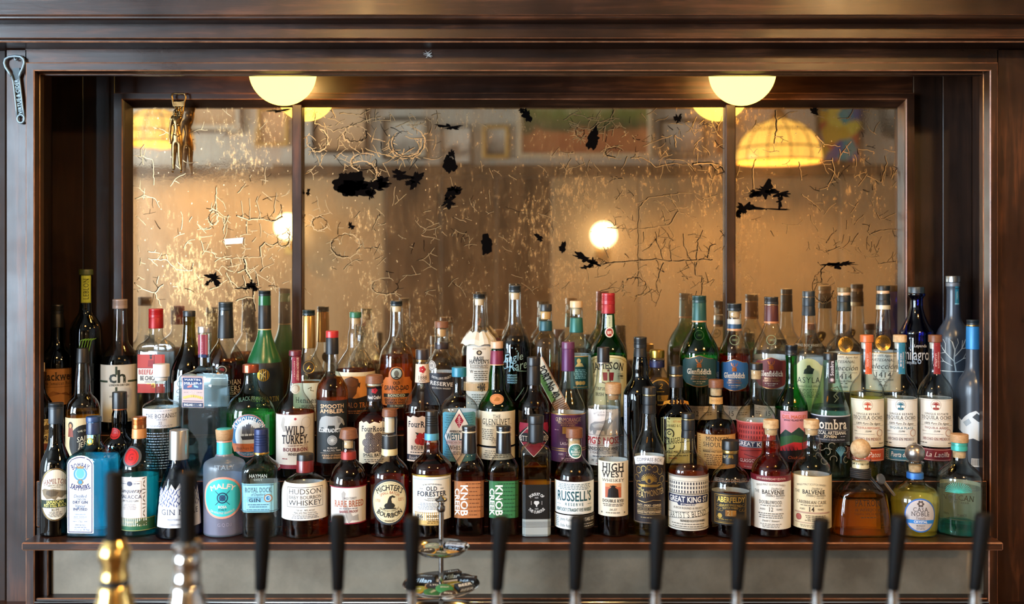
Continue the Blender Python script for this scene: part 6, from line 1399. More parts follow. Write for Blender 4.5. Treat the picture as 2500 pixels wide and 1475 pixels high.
B('whiskey_bottle', 'T', 551, '752:15.5 760:17 826:17.5 836:20 848:28 862:37 876:44 890:47.5 906:48 1048:47.5', 'clear', ('dark', 880),
  [(738, 758, 17.2, 17.2, '20282c', 'p', 'cap', 'r'), (758, 826, 16.8, 19.2, '14181c', 'f', 'capsule')],
  [('r', 904, 970, 46, None, [T('CANADIAN', 935, 12, 82, 'c8c0b0', f='r'), T('HUNTERS', 950, 12, 78, 'c8c0b0', f='r'), T('RYE WHISKY', 962, 8, 70, 'b8b0a0'), H(970, 60, '8a8478', 0.8)], {'name': 'print'}),
   ('o', 893, 916, 12, '1c1210', [G(0, 904, 11, 10, 1.2, 'c8bca8'), O(0, 904, 6, 5, '7a1c1c')], {'name': 'seal', 'x': -9}),
   ('r', 780, 824, 18, None, [O(0, 800, 11, 14, '*a08a50'), O(0, 800, 7, 10, '14181c'), T('B', 800, 13, 9, '*c8b070', f='r'), R(-26, 814, 26, 816, '*a89458'), R(-26, 822, 26, 824, '*a89458'), Mi(817, 821, 1, 26, '*a89458')], {'name': 'neck_print'})],
  'whiskey bottle with black capsule bearing a gold emblem, dark contents')
B('cognac_bottle', 'T', 646, '722:14 732:14.8 800:15 816:17 836:23 856:31 876:39 894:43.5 910:45 1048:44.5', 'fgreen', ('black', 890),
  [(710, 723, 15, 15, '161c20', 'p', 'cap', 'r'), (745, 804, 15.2, 15.8, '12161a', 'f', 'neck_band'), (803, 806, 16, 16.2, 'c8b078', 'f', 'neck_ring')],
  [('r', 779, 803, 4.5, 'b02a1c', [], {'name': 'neck_stripe', 'x': -1}), ('r', 748, 778, 14, None, [O(0, 757, 4, 4, '*c8b078'), T('REMY MARTIN', 769, 5, 26, '*c8b078', f='b')], {'name': 'neck_print'}),
   ('r', 888, 1020, 44, '0e1214', [T('REMY MARTIN', 976, 12, 78, '*c8a04a', f='r'), T('COGNAC', 990, 6, 40, '*c8a04a')]),
   ('o', 902, 932, 14.5, '*c8982c', [G(0, 917, 13.5, 13.5, 1.2, '*8a6418'), Ln([(-5, 926), (0, 912), (6, 908)], 2.4, '*e8d090'), Ln([(-7, 912), (5, 922)], 2, '*e8d090')], {'name': 'medallion', 'x': -3})],
  'frosted green cognac bottle with sloping shoulders, gold medallion and black label')
B('cognac_bottle', 'T', 754, '770:14.5 848:15.2 862:17 876:22 892:31 908:37 924:39.5 1048:39', 'clear', ('amber', 935),
  [(757, 770, 15.2, 15.2, '1c2624', 'p', 'cap', 'r'), (771, 850, 15, 16.2, 'b98a4a', 'm', 'gold_capsule')],
  [('r', 936, 1030, 37, 'c9c0a4', [Ln([(-2, 950), (6, 946), (4, 954), (12, 956)], 1.6, '5a4a20'), T('Hennessy', 978, 13, 72, '2a2418', f='r'), Mi(990, 998, 2, 50, '6a6048')]),
   ('o', 882, 914, 15, '191510', [G(0, 898, 14, 14, 1, '*c8a050'), Ln([(-4, 902), (2, 894), (-2, 898), (5, 902)], 1.6, '*c8a050')], {'name': 'emblem'}),
   ('r', 800, 836, 14, None, [Ln([(-12, 812), (-6, 806), (-3, 810)], 0.9, '2a1c0c'), Ln([(2, 826), (5, 816), (8, 822), (12, 812)], 0.9, '2a1c0c')], {'name': 'neck_print'})],
  'cognac bottle with long gold capsule, round black emblem and cream label')
B('whiskey_bottle', 'T', 868, '776:13.5 800:14.5 818:18.5 836:18.5 850:20 866:30 882:40 898:47 914:48.5 1048:48', 'clear', ('dark', 902),
  [(762, 776, 14.3, 14.3, '1a5a3c', 'p', 'cap'), (776, 792, 11, 10, '', 'c', 'cork')],
  [('r', 910, 1030, 46, 'c88a48', [R(-72, 910, 72, 920, 'd8c8a8'), P_([(-36, 976), (-40, 944), (-26, 926), (-10, 920), (6, 926), (10, 940), (4, 948), (2, 962), (-8, 974), (-16, 978)], '4a2c18'), P_([(-30, 930), (-14, 922), (0, 928), (6, 940), (-8, 946), (-22, 940)], '5a3820'), P_([(4, 940), (12, 934), (10, 948)], '2a1810'), P_([(-72, 978), (-36, 970), (0, 974), (36, 966), (72, 960), (72, 1030), (-72, 1030)], '1a1210'), T('BUFFALO TRACE', 990, 12, 96, 'c87838', f='r'), Mi(1002, 1012, 2, 60, 'a86a38')])],
  'bourbon bottle with green cap, flared shoulders and a buffalo head on orange label')
B('whiskey_bottle', 'T', 968, '746:13.5 752:15 764:14.5 800:15.5 820:17.5 834:22 846:31 860:38 876:41 890:41.5 1048:41', 'clear', ('amber', 868),
  [(735, 747, 14.8, 14.8, '1c2428', 'p', 'cap', 'r'), (747, 762, 11.5, 10.5, 'd0b48c', 'p', 'cork')],
  [([(-34, 930), (-28, 922), (-20, 922), (-19, 910), (-12, 899), (0, 896), (12, 899), (19, 910), (20, 922), (36, 922), (40, 930), (46, 934), (46, 984), (40, 990), (20, 992), (0, 1000), (-20, 992), (-40, 990), (-46, 984), (-46, 934)], 896, 1000, 36, 'c26a28', [O(0, 913, 15, 15, '2a1c14'), O(0, 913, 12.5, 12.5, 'b8bcaa'), O(0, 913, 6, 8, '6a665a'), P_([(-9, 924), (0, 919), (9, 924)], '3a3830'), T('OLD', 936, 7, 17, '24160e', f='b'), T('GRAND-DAD', 948, 11, 66, '24160e', f='b'), Mi(956, 959, 1, 34, '5a2c10'), R(-34, 962, 34, 971, '1a1a14'), T('BONDED', 966.5, 6.5, 44, 'd0c49a', f='br'), T('KENTUCKY STRAIGHT', 977, 6, 62, '24160e', f='b'), T('BOURBON WHISKEY', 984, 6, 58, '24160e', f='b'), R(-24, 988, 24, 997, '1a1a14'), T('100 PROOF', 992, 5, 34, 'c8b890')])],
  'bourbon bottle with long clear neck and orange label with a round portrait')
B('whiskey_bottle', 'T', 1078, '800:16 806:17 830:16.5 838:17.5 850:16.5 858:19 870:29 886:38 904:42 920:43 1048:42.5', 'clear', ('dark', 915),
  [(785, 801, 17, 17, '2a2022', 'b', 'stopper'), (803, 822, 11, 11, 'b88a58', 'p', 'cork'), (836, 852, 17.4, 17.2, '2a1c1e', 'f', 'neck_band')],
  [('r', 912, 990, 42, '1c1a22', [T("DISTILLER'S SELECT", 925, 5, 52, 'c8c0b8', f='b', arc=-60), T('RESERVE', 938, 9, 60, 'd8d0c8', f='br', rot=6), T('BOURBON WHISKEY', 949, 4, 48, 'c8c0b8', rot=4)]),
   ('o', 882, 906, 11, 'b0a8a0', [G(0, 894, 9, 10, 1.2, '3a3438'), T('WR', 894, 8, 10, '3a3438', f='r')], {'name': 'seal', 'x': -24})],
  'rounded bourbon bottle with dark square stopper and a reserve label in white on black')
B('whiskey_bottle', 'T', 1170, '728:13.8 736:15 752:14.5 800:17.5 816:19 826:24 838:36 850:42 864:44 1048:43.5', 'clear', ('dark', 870),
  [(718, 729, 14.8, 14.8, '17191a', 'p', 'cap', 'r'), (729, 746, 11, 10.5, 'd8c0a0', 'p', 'cork')],
  [([(-34, 826), (-24, 820), (24, 820), (36, 828), (36, 1040), (-36, 1040)], 820, 1040, 33, 'cfc6b8', [T('ARTFULLY AGED', 853, 4, 34, '4a4238'), O(0, 862, 7, 6, '2a2018'), O(0, 862, 4, 4, 'a8987a', 4), T('BASIL', 876, 9, 28, '22201e', f='br'), T("HAYDEN'S", 884, 9, 50, '22201e', f='br'), T('Kentucky Straight', 892, 4.6, 46, '4a443c', f='r'), T('Bourbon Whiskey', 897, 4.6, 46, '4a443c', f='r'), H(901, 46, '8a8070', 0.7), T('W', 908, 8, 9, '3a3228', -19, f='r'), Mi(905, 930, 5, 38, '5a5246', 4), R(-44, 934, 44, 956, 'b89468'), R(-44, 935, 44, 937, 'd8c8a8'), Many(*[O(6 + 8 * cos(radians(a)), 946 + 8 * sin(radians(a)), 3, 3, '2a2420', 8) for a in range(0, 360, 45)]), O(6, 946, 6, 6, '4a4038'), Mi(962, 990, 5, 44, '6a6254')]),
   ('r', 776, 796, 7, None, [T('Basil', 786, 7, 18, '8a4a28', f='i', rot=-70)], {'name': 'neck_print'})],
  'bourbon bottle dressed in a cream paper bib label down to the waist')
_t = BOTTLES[-1]; kk = 2.215 / F; zc = lambda y: (CAMZ - Z3) + (Y0 - y) * kk
b = MB(); V = []; Fc = []
for k, (y, r) in enumerate(((838, 46), (826, 40), (816, 30), (808, 23))):
    for i in range(25):
        a = radians(180 + 360 * i / 24)
        V.append(((r * kk) * cos(a), (r * kk) * sin(a), zc(y + (4 if i % 3 == 0 else 0))))
for k in range(3):
    for i in range(24): Fc.append([k * 25 + i, k * 25 + i + 1, (k + 1) * 25 + i + 1, (k + 1) * 25 + i])
b.add(V, Fc); b.build('paper_collar', ink('cfc6b8'), _t)
B('whiskey_bottle', 'T', 1257, '712:13.5 718:15 740:14.5 780:15.5 796:17.5 808:23 822:31 838:36 852:37.5 1048:37', 'clear', ('black', 836),
  [(697, 714, 15, 15, '20272b', 'p', 'cap', 'r'), (714, 732, 11.5, 10.5, 'cbb08a', 'p', 'cork')],
  [('r', 844, 990, 36, None, [T('Eagle', 873, 19, 50, '8ab0c0', -4, f='i', rot=-10), T('Rare', 893, 22, 50, '8ab0c0', 8, f='i', rot=-10), Ln([(-26, 880), (-36, 894), (-28, 902), (-10, 894), (-16, 908)], 1.6, '8ab0c0'), Ln([(-6, 896), (4, 906), (30, 908)], 1.6, '8ab0c0'), Many(*[Star(-8 + 12 * cos(radians(a)), 858 - 8 * sin(radians(a)), 2, '8ab0c0') for a in range(0, 181, 45)]), T('KENTUCKY', 917, 4, 24, '8ab0c0', -8, f='b'), T('STRAIGHT', 923, 4, 24, '8ab0c0', -8, f='b'), T('BOURBON', 929, 4, 24, '8ab0c0', -8, f='b'), T('WHISKEY', 935, 4, 24, '8ab0c0', -8, f='b'), Many(*[Ln([(0, 978), (22 - 3 * i, 948 + 4 * i)], 1.4, '6a94a4') for i in range(6)])], {'name': 'print'})],
  'bourbon bottle with tall thin neck and pale blue script printed on dark glass', rot=2)
B('rye_bottle', 'T', 1332, '760:14 766:15.5 780:15.5 786:14.5 808:15.5 816:20 826:28 838:33 852:35.5 1048:35', 'clear', ('amber', 905),
  [(743, 760, 15.5, 15.5, '1e2022', 'p', 'cap'), (760, 780, 12.5, 11.5, 'c89a5c', 'p', 'cork'), (784, 808, 15.8, 16.6, '17454e', 'f', 'neck_band')],
  [], 'clear bottle with teal neck band and a tilted tag hanging in front')
t = thing('hang_tag', (X(1336, 2.163), 2.160, CAMZ - 0.371), 'long white and green paper tag tilted against the teal-necked bottle on the top step', 'tag')
b = MB()
kk = 2.16 / F
def tagpt(u, v): # u along the tag from its top, v across
    a = radians(62); return ((u * cos(a) + v * sin(a)), -(u * sin(a) - v * cos(a)))
polys = []
def tp(pts, c): polys.append(([tagpt(u, v) for u, v in pts], c))
tp([(0, -17), (0, 17), (170, 17), (170, -17)], 'd8d0bc'); tp([(14, -16), (14, -3), (110, -3), (110, -16)], '5a7a3c'); tp([(110, -16), (110, 16), (150, 16), (150, -16)], '8a5a4a'); tp([(0, 14), (0, 17), (170, 17), (170, 14)], 'b88a6a')
for i in range(7): tp([(113 + 5 * i, -14), (113 + 5 * i, 14), (115 + 5 * i, 14), (115 + 5 * i, -14)], 'd0c4b0')
tmp = []
art_polys(T('PORT No 40', 0, 19, 84, '1a1a18', 0, f='b'), tmp)
for p, c in tmp: polys.append(([tagpt(62 + q[0], 2 - q[1]) for q in p], c))
mats = []; mi = {}; V = []; Fc = []; M = []
for li, (p, c) in enumerate(polys):
    if c not in mi: mi[c] = len(mats); mats.append(ink(c))
    for cp_ in convex_parts(p):
        idx = []
        for (px, pz) in cp_:
            idx.append(len(V)); V.append((px * kk - 0.024, -0.00003 * min(li, 40) - 0.0006, (212 - 30 + pz) * kk))
        Fc.append(idx); M.append(mi[c])
base = [tagpt(0, -17), tagpt(0, 17), tagpt(170, 17), tagpt(170, -17)]
mesh_obj('tag_print', V, Fc, mats, M, t)
b.prism([(px * kk - 0.024, (182 + pz) * kk) for px, pz in base], -0.0005, 0.0005); b.build('tag_card', ink('d8d0bc'), t)
B('whiskey_bottle', 'T', 1407, '750:13.5 758:15.5 774:15.5 780:14.5 812:16 822:22 832:30 846:35 862:36.5 1048:36', 'pale', ('water', 866),
  [(735, 752, 15.6, 15.6, 'ccab80', 'p', 'cap'), (752, 768, 11.5, 10.5, 'c8a880', 'p', 'cork'), (776, 812, 15.4, 17, '1a5a52', 'f', 'neck_band')],
  [('r', 870, 950, 22, '16423c', [R(-24, 870, 24, 872, 'b08a4a'), O(-4, 882, 5, 6, 'c0a060'), P_([(-13, 896), (-6, 886), (4, 888), (9, 896)], 'c0a060'), Mi(902, 926, 6, 34, '8ab0a4'), Many(*[O(-8 + 8 * i, 936, 5, 5, 'c0924a', 10) for i in range(3)]), H(946, 36, 'c0924a', 1.2)], {'x': 10}),
   ('r', 782, 808, 14, None, [T('M. Ellen', 794, 8, 28, 'b8c8a8', f='i', rot=-25)], {'name': 'neck_print'})],
  'clear bottle with blond wood cap, green neck band and dark green portrait label', rot=0)
B('whiskey_bottle', 'T', 1485, '764:14.5 774:15.5 800:17.5 814:21 826:29 840:37.5 854:43 870:46 1048:45.5', 'green', ('green', 868),
  [(716, 744, 16.2, 16.6, 'a01c22', 'p', 'cap', 'r'), (743, 766, 16.2, 16.8, '941a20', 'f', 'capsule')],
  [('a', 868, 1020, 44, 'd0c79a', [('L', [(-62, 1020), (-62, 890), (-30, 876), (0, 872), (30, 876), (62, 890), (62, 1020)], 1.4, '8a7a2c'), T('JAMESON', 893, 17, 86, '24221a', f='br', arc=150), P_([(-14, 910), (14, 910), (12, 930), (-12, 930)], '8a1c1c'), R(-2, 908, 2, 932, 'd0c79a'), Star(0, 905, 4, '7a1c1c', 6), T('1780', 920, 6, 18, '2a2820', 32, f='b'), H(914, 18, '2a2820', 0.8, 32), H(926, 18, '2a2820', 0.8, 32), T('EST.', 920, 5, 12, '2a2820', -32), Ln([(-16, 934), (0, 938), (16, 934)], 2, '4a2018'), T('TRIPLE DISTILLED', 950, 7, 64, '2a2820', f='r'), T('IRISH WHISKEY', 964, 8, 66, '2a2820', f='r')]),
   ('r', 770, 800, 7, 'b8bc9c', [T('JJ&S DUBLIN', 785, 4, 24, '4a5040', rot=90)], {'name': 'neck_strip', 'x': 3}),
   ('o', 800, 824, 10.5, 'd0c8b8', [O(0, 812, 8.5, 9.5, '8a2420'), T('JJS', 812, 6, 11, 'd8d0c0', f='b')], {'name': 'neck_seal', 'x': 3})],
  'bright green whiskey bottle with red screw cap and yellow cream label')
B('liqueur_bottle', 'T', 1604, '872:16.5 880:19 886:17.5 896:17 906:21 920:31 936:38 952:40 1048:39.5', 'clear', ('gold', 925),
  [(853, 874, 18.5, 18, 'a8883c', 'm', 'stopper', 'd'), (880, 897, 18.2, 18.4, '1c2048', 'f', 'neck_band')],
  [('o', 926, 992, 30, '1a1410', [G(0, 959, 30, 32, 3, 'b8862c'), T('2', 944, 12, 10, 'c0902c', 2, f='i'), Mi(954, 960, 1, 30, 'c0902c'), R(-26, 966, 26, 980, 'a07830'), T('R', 973, 9, 10, '2a1c10', f='r')], {'x': 8}),
   ('r', 883, 894, 16, None, [Many(*[G(-15 + 10 * i, 888.5, 4, 3, 1.2, 'b08a40', 10) for i in range(4)])], {'name': 'neck_print'})],
  'short liqueur bottle with domed gold stopper and blue neck band')
def glenf(cx, glass, liq, paper, neck, prof, caps, lab, extra, desc):
    y0, y1, hw = lab
    dy = (y0 + y1) / 2 - 907
    B('whisky_bottle', 'T', cx, prof, glass, liq, caps,
      [('s', y0, y1, hw, '*b07a4a', [P_([(q[0] * 0.955, y0 + 1.6 + (q[1]) * (y1 - y0 - 3.2)) for q in ((-hw * 1.25, .18), (-hw * 1.05, .1), (-hw * .7, .1), (0, 0), (hw * .7, .1), (hw * 1.05, .1), (hw * 1.25, .18), (hw * 1.25, .75), (hw * .94, .9), (hw * .37, .98), (0, 1), (-hw * .37, .98), (-hw * .94, .9), (-hw * 1.25, .75))], paper),
        Ln([(-5, 890 + dy), (0, 896 + dy), (4, 890 + dy)], 2.2, '*c8783c'), Ln([(-8, 878 + dy), (-6, 884 + dy), (0, 887 + dy), (6, 884 + dy), (8, 877 + dy)], 1.4, '*c8783c'), Ln([(-4, 886 + dy), (-3, 879 + dy)], 1.2, '*c8783c'), Ln([(4, 886 + dy), (3, 879 + dy)], 1.2, '*c8783c'), P_([(-4, 888 + dy), (4, 888 + dy), (6, 898 + dy), (-6, 898 + dy)], '*b86a34'),
        T('Glenfiddich', 908 + dy, 12.5, hw * 1.62, 'd4ccc0', f='br'), T('SINGLE MALT', 920 + dy, 4.2, hw * 0.95, '*b89070', f='b'), T('SCOTCH WHISKY', 926 + dy, 4.2, hw * 1.1, '*b89070', f='b'), Mi(931 + dy, 934 + dy, 1, hw * 1.1, 'b8a898'), T('SINCE 1887', 937 + dy, 2.8, 16, 'b8a898')]),
       ('r', 992, 1026, hw + 4, 'b8a894', [R(-70, 992, 70, 993, '6a5a48'), T('SIGNATURE MALT', 998, 4, 66, '5a5046'), H(1002, 90, '7a6c5a', 0.7), T(extra, 1011, 12, 15, '2a2420', -8), Mi(1006, 1016, 2, 30, '6a5e50', 22), Mi(1006, 1016, 2, 22, '6a5e50', -34)], {'name': 'strip_label'}),
       ('r', neck[0], neck[1], 14, None, neck[2], {'name': 'neck_print'}),
       ('o', 806 + (12 if cx > 1750 and cx < 1840 else 0) + (12 if cx > 1850 else 0), 832 + (12 if cx > 1750 and cx < 1840 else 0) + (12 if cx > 1850 else 0), 12, None, [G(0, 819 + (12 if cx > 1750 else 0), 12, 12, 1.4, '6a7a5c' if glass == 'clear' else '0a3a14', 20), T('1887', 819 + (12 if cx > 1750 else 0), 5, 14, '6a7a5c' if glass == 'clear' else '0a3a14')], {'name': 'embossing'})], desc)
glenf(1707, 'green', ('green', 878), '16383c', (756, 772, [P_([(-6, 772), (-6, 758), (0, 755), (6, 758), (6, 772)], '*c07a48')]), '734:15.5 788:16.5 800:19 814:26 830:36 846:44 862:48.5 880:49.5 1048:49',
      [(722, 740, 17, 17, '1c3a38', 'p', 'cap', 'r'), (739, 784, 16.6, 17.6, '1a4a46', 'f', 'capsule'), (782, 787, 17.9, 18, 'b8845c', 'f', 'capsule_ring')], (868, 946, 38), '12', 'emerald whisky bottle with dark green shield label bearing a stag')
glenf(1793, 'clear', ('red', 866), '1d4f86', (786, 800, [P_([(-6, 800), (-5, 788), (0, 786), (5, 788), (6, 800)], '*c0783c')]), '758:15 768:16.5 776:16 808:17 820:21 834:28 848:34 864:37.5 880:38.5 1048:38',
      [(741, 759, 17.3, 17.3, '1c2226', 'p', 'cap', 'r'), (759, 776, 12.5, 11.5, '', 'c', 'cork'), (779, 792, 16.8, 17, 'b8b8b4', 'f', 'neck_label'), (791, 803, 17.1, 17.4, '173c5c', 'f', 'neck_band'), (802, 808, 17.6, 17.8, 'b8845c', 'f', 'neck_ring')], (877, 956, 33), '15', 'amber whisky bottle with bright blue shield label bearing a stag')
glenf(1883, 'clear', ('water', 880), '5a1f20', (764, 780, [P_([(-6, 780), (-6, 766), (0, 763), (6, 766), (6, 780)], '*c8783c')]), '740:15 790:16.5 802:20 818:28 836:37 852:43 870:45.5 1048:45',
      [(725, 743, 17, 17, '2a2624', 'p', 'cap', 'r'), (743, 746, 16.9, 16.9, 'a8886a', 'm', 'cap_ring'), (746, 786, 16.6, 17.6, '4c2220', 'f', 'capsule'), (784, 790, 17.9, 18, 'b8784c', 'f', 'capsule_ring')], (873, 951, 36), '15', 'nearly empty whisky bottle with maroon shield label bearing a stag')
B('whisky_bottle', 'T', 1974, '724:14 770:15.5 800:17 818:19 830:25 842:34 854:41 868:45 884:46 1048:45.5', 'clear', ('water', 868),
  [(711, 725, 15, 15, '20282e', 'p', 'cap'), (724, 726.5, 14.4, 14.4, 'a88a68', 'm', 'cap_ring'), (726.5, 748, 15.2, 15.2, '1d272e', 'f', 'capsule'), (747, 771, 15, 16.4, '1a2228', 'f', 'capsule')],
  [([(-40, 896), (-30, 892), (-22, 884), (-12, 878), (0, 876), (12, 878), (22, 884), (30, 892), (40, 896), (40, 1006), (-40, 1006)], 876, 1006, 34, 'c3cba4', [P_([(-12, 914), (-10, 904), (-5, 900), (-3, 893), (3, 892), (7, 898), (14, 902), (11, 908), (10, 914)], '1e2c30'), T('ASYLA', 929, 14, 56, '24302a', tr=0.12), T('Blended Scotch Whisky', 944, 6, 58, '4a5a44', f='i'), Mi(950, 972, 6, 54, '6a7a5c')]),
   ('r', 838, 850, 40, None, [T('COMPASS BOX WHISKY CO', 844, 6, 84, '8a8a80')], {'name': 'embossing'})],
  'clear whisky bottle with navy capsule and arched pale green label with a crouching figure')
def selec(cx, dy, capc, band, desc, liq):
    B('mezcal_bottle', 'T', cx, '%d:14.5 %d:15.5 %d:17.5 %d:18.5 %d:21 %d:30 %d:39 %d:44 %d:45.5 1048:45' % (716 + dy, 758 + dy, 790 + dy, 812 + dy, 822 + dy, 832 + dy, 844 + dy, 858 + dy, 874 + dy), 'clear', (liq, 866 + dy),
      [(702 + dy, 714 + dy, 16, 16, capc, 'f', 'cap'), (713 + dy, 722 + dy, 14.6, 14.6, 'd0a884', 'p', 'cork'), (722 + dy, 738 + dy, 16.2, 16.4, '1a2024', 'f', 'capsule'), (737 + dy, 760 + dy, 16, 17.2, '16201f' if band == 'k' else 'c8bca0', 'f', 'neck_band')] + ([(737 + dy, 750 + dy, 16.4, 16.8, '1a2024', 'f', 'capsule')] if band != 'k' else []),
      [('r', 866 + dy, 958, 40, 'd4cfc0', [R(-60, 866 + dy, 60, 868 + dy, 'a8843c'), T('Mezcal 100% Agave Azul', 873 + dy, 5.5, 72, '2a2624', f='i'), T('ARTESANAL', 884 + dy, 6.5, 56, '3a342e', f='i'), T('Selección', 899 + dy, 12.5, 74, '22201e', f='i'), T('de', 910 + dy, 5, 9, '22201e', f='i'), H(911 + dy, 22, '4a443c', 0.8, -22), H(911 + dy, 22, '4a443c', 0.8, 22), T('1414', 920 + dy, 12, 40, '2a2622', f='r'), T('Espíritu de Oaxaca', 931 + dy, 5, 48, '4a443c', f='i'), R(-8, 936 + dy, -3, 938 + dy, '2a2622'), R(3, 936 + dy, 8, 938 + dy, '2a2622'), T('Mexico', 945 + dy, 5, 20, '3a342e', f='i'), R(-60, 955, 60, 957, 'a8843c')]),
       ('o', 824 + dy, 861 + dy, 18, '*8a6c34', [G(0, 842.5 + dy, 18, 18, 2, '*b89450'), Many(*[Ln([(0, 854 + dy), (13 * cos(radians(a)), 848 + dy - 16 * sin(radians(a)))], 1.4, '2a2010') for a in range(15, 170, 18)])], {'name': 'medallion', 'x': 5 if cx < 2100 else 0})] + ([('r', 748 + dy, 758 + dy, 16, None, [R(-26, 748 + dy, 26, 749 + dy, '*b89858'), T('Mezcal', 753 + dy, 5, 20, '*b89858', f='i')], {'name': 'neck_print'})] if band == 'k' else []), desc)
selec(2060, 0, '6a5a3c', 'k', 'mezcal bottle with brass medallion, bronze topped cap and dark neck band', 'water')
selec(2156, -4, '1c2022', 'w', 'mezcal bottle with brass medallion, black cap and white neck band', 'water')
B('tequila_bottle', 'T', 2237, '714:17 718:21 723:21 728:15 746:15 764:18.5 780:24 794:31 806:37 812:40 818:38.5 1048:38', 'blue', ('navy', 840),
  [(701, 717, 19.5, 19.5, '1e2c36', 'p', 'cap')],
  [('r', 824, 920, 37, None, [T('Leyenda', 845, 7, 30, 'c8c8d0', 10), T('milagro', 866, 28, 64, 'c4c6d0', 0), T('Tequila', 886, 8, 30, 'c4c6d0', -14)], {'name': 'print'})],
  'cobalt blue tequila bottle with long neck and white handwritten lettering', rot=0)
B('vodka_bottle', 'T', 2327, '688:15.5 700:16.5 706:15 770:16.5 782:19.5 794:27 808:35 824:39.5 840:40.5 1048:40', 'fgrey', None,
  [(674, 690, 18.3, 18.3, '8f9498', 'm', 'cap'), (690, 700, 17, 17, '6a7078', 'f', 'cap_collar')],
  [('r', 826, 912, 40, None, [Many(*[Ln(p, th, 'b8c2c8') for p, th in (([(6, 906), (2, 880), (4, 856), (-2, 836)], 3), ([(3, 872), (20, 852), (30, 830)], 2), ([(3, 884), (-18, 862), (-30, 846)], 2), ([(20, 852), (34, 850)], 1.4), ([(20, 852), (22, 832)], 1.4), ([(-18, 862), (-18, 840)], 1.4), ([(-18, 862), (-34, 866)], 1.4), ([(4, 856), (12, 838), (10, 828)], 1.4), ([(2, 890), (24, 876), (36, 874)], 1.8), ([(24, 876), (32, 862)], 1.2), ([(-2, 894), (-22, 884), (-36, 886)], 1.6), ([(-22, 884), (-30, 874)], 1.2), ([(30, 830), (36, 834)], 1), ([(-18, 840), (-24, 830)], 1), ([(-2, 836), (-10, 828)], 1), ([(36, 874), (40, 866)], 1))]), H(908, 70, 'b8c2c8', 2)], {'name': 'tree_print'}),
   ('r', 674, 744, 5, '2f7f94', [T('VODKA', 722, 4, 20, 'c8dce0', rot=90), R(-6, 741, 6, 744, '8ac0c8')], {'name': 'neck_strip', 'x': 9})],
  'tall frosted vodka bottle with grey cap and white leafless tree print')
# ------------------------------------------------------------------ globe lamps in the niche
globe_m, nt, out = new_mat('opal_glass')
em = N(nt, 'ShaderNodeEmission', Strength=4.4); em.inputs[0].default_value = (1.0, 0.70, 0.14, 1)
tp = N(nt, 'ShaderNodeBsdfTransparent'); tp.inputs[0].default_value = (1.0, 0.93, 0.80, 1)
mx = N(nt, 'ShaderNodeMixShader'); mx.inputs[0].default_value = 0.30
nt.links.new(em.outputs[0], mx.inputs[1]); nt.links.new(tp.outputs[0], mx.inputs[2]); nt.links.new(mx.outputs[0], out.inputs[0])
def globe(px, label):
    Yg = 2.179; r = 81 * Yg / F; x, z = X(px, Yg), Z(176.5, Yg)
    zc_ = CAMZ + 0.505
    t = thing('globe_lamp', (x, Yg, z), label, 'lamp', 'globe lamps under the niche ceiling')
    b = MB(); b.ball((0, 0, 0), r, 40, 28); b.build('glass_globe', globe_m, t, True)
    b = MB(); h = zc_ - z
    b.lathe([(0.032, r - 0.008), (0.036, r + 0.004), (0.036, min(r + 0.012, h - 0.008)), (0.05, h - 0.006), (0.05, h - 0.0005)], 28)
    b.build('fitter', brass, t, True, 40)
    point_light('globe_bulb', (x, Yg, z), 7.5, (1.0, 0.60, 0.22), 0.03)
    return t
if Z(176.5, 2.179) + 81 * 2.179 / F > CAMZ + 0.46: print('globe high')
globe(690.5, 'glowing round globe lamp above the black mirror bar, left of the two')
globe(1812, 'glowing round globe lamp above the right-hand mirror bar, right of the two')

# ------------------------------------------------------------------ bottle openers
iron = solid('cast_iron', (0.20, 0.25, 0.27), 0.55, 0.6)
iron_d = solid('cast_iron_recess', (0.05, 0.07, 0.08), 0.6, 0.5)
def P3(px, py, Y, o): return (X(px, Y) - o[0], Y - o[1], Z(py, Y) - o[2])
Yo = YP - 0.006
o_ = (X(38, Yo), YP, Z(300, Yo))
t = thing('bottle_opener', o_, 'grey cast iron bottle opener with raised lettering hung on the left post', 'bottle opener')
b = MB()
head = [(28, 186), (22, 176), (14, 164), (11, 154), (13, 145), (22, 139), (36, 137), (50, 138), (58, 144), (60, 153), (56, 166), (50, 178), (47, 188)]
b.tube([P3(x, y, Yo, o_) for x, y in head], 0.0030, 10)
b.tube([P3(x, y, Yo, o_) for x, y in ((28, 184), (33, 200), (40, 262), (42, 286))], 0.0022, 8)
b.tube([P3(x, y, Yo, o_) for x, y in ((47, 186), (49, 202), (56, 262), (60, 286))], 0.0022, 8)
b.build('opener_rim', iron, t, True)
b = MB(); b.prism([(X(x, Yo) - o_[0], Z(y, Yo) - o_[2]) for x, y in ((30, 166), (46, 165), (47, 186), (55, 262), (58, 284), (43, 286), (39, 262), (30, 186))], -0.0035, -0.0012, 0)
b.build('opener_shank', iron_d, t)
b = MB()
cxr, cyr = 51.5, 290
b.tube([P3(cxr + 8.5 * cos(2 * pi * i / 20), cyr + 10 * sin(2 * pi * i / 20), Yo, o_) for i in range(20)], 0.0026, 8, closed=True)
b.build('hanging_ring', iron, t, True)
tmp = []; art_polys(T('VIRTUE & CIDER', 0, 9, 84, 'x', 0, f='br'), tmp)
b = MB()
for p, c in tmp:
    for cp_ in convex_parts(p):
        V = []
        for qx, qy in cp_:
            a = radians(-97.3)
            px, py = 45 + qx * cos(a) - qy * sin(a), 236 + qx * sin(a) + qy * cos(a)
            V.append((X(px, Yo) - o_[0], -0.0065, Z(py, Yo) - o_[2]))
        b.add(V, [list(range(len(V)))])
b.build('raised_lettering', iron, t)
b = MB(); b.tube([P3(x, y, Yo - 0.001, o_) for x, y in ((35, 139), (37, 146), (42, 146))], 0.002, 6); b.build('opener_tooth', iron, t, True)

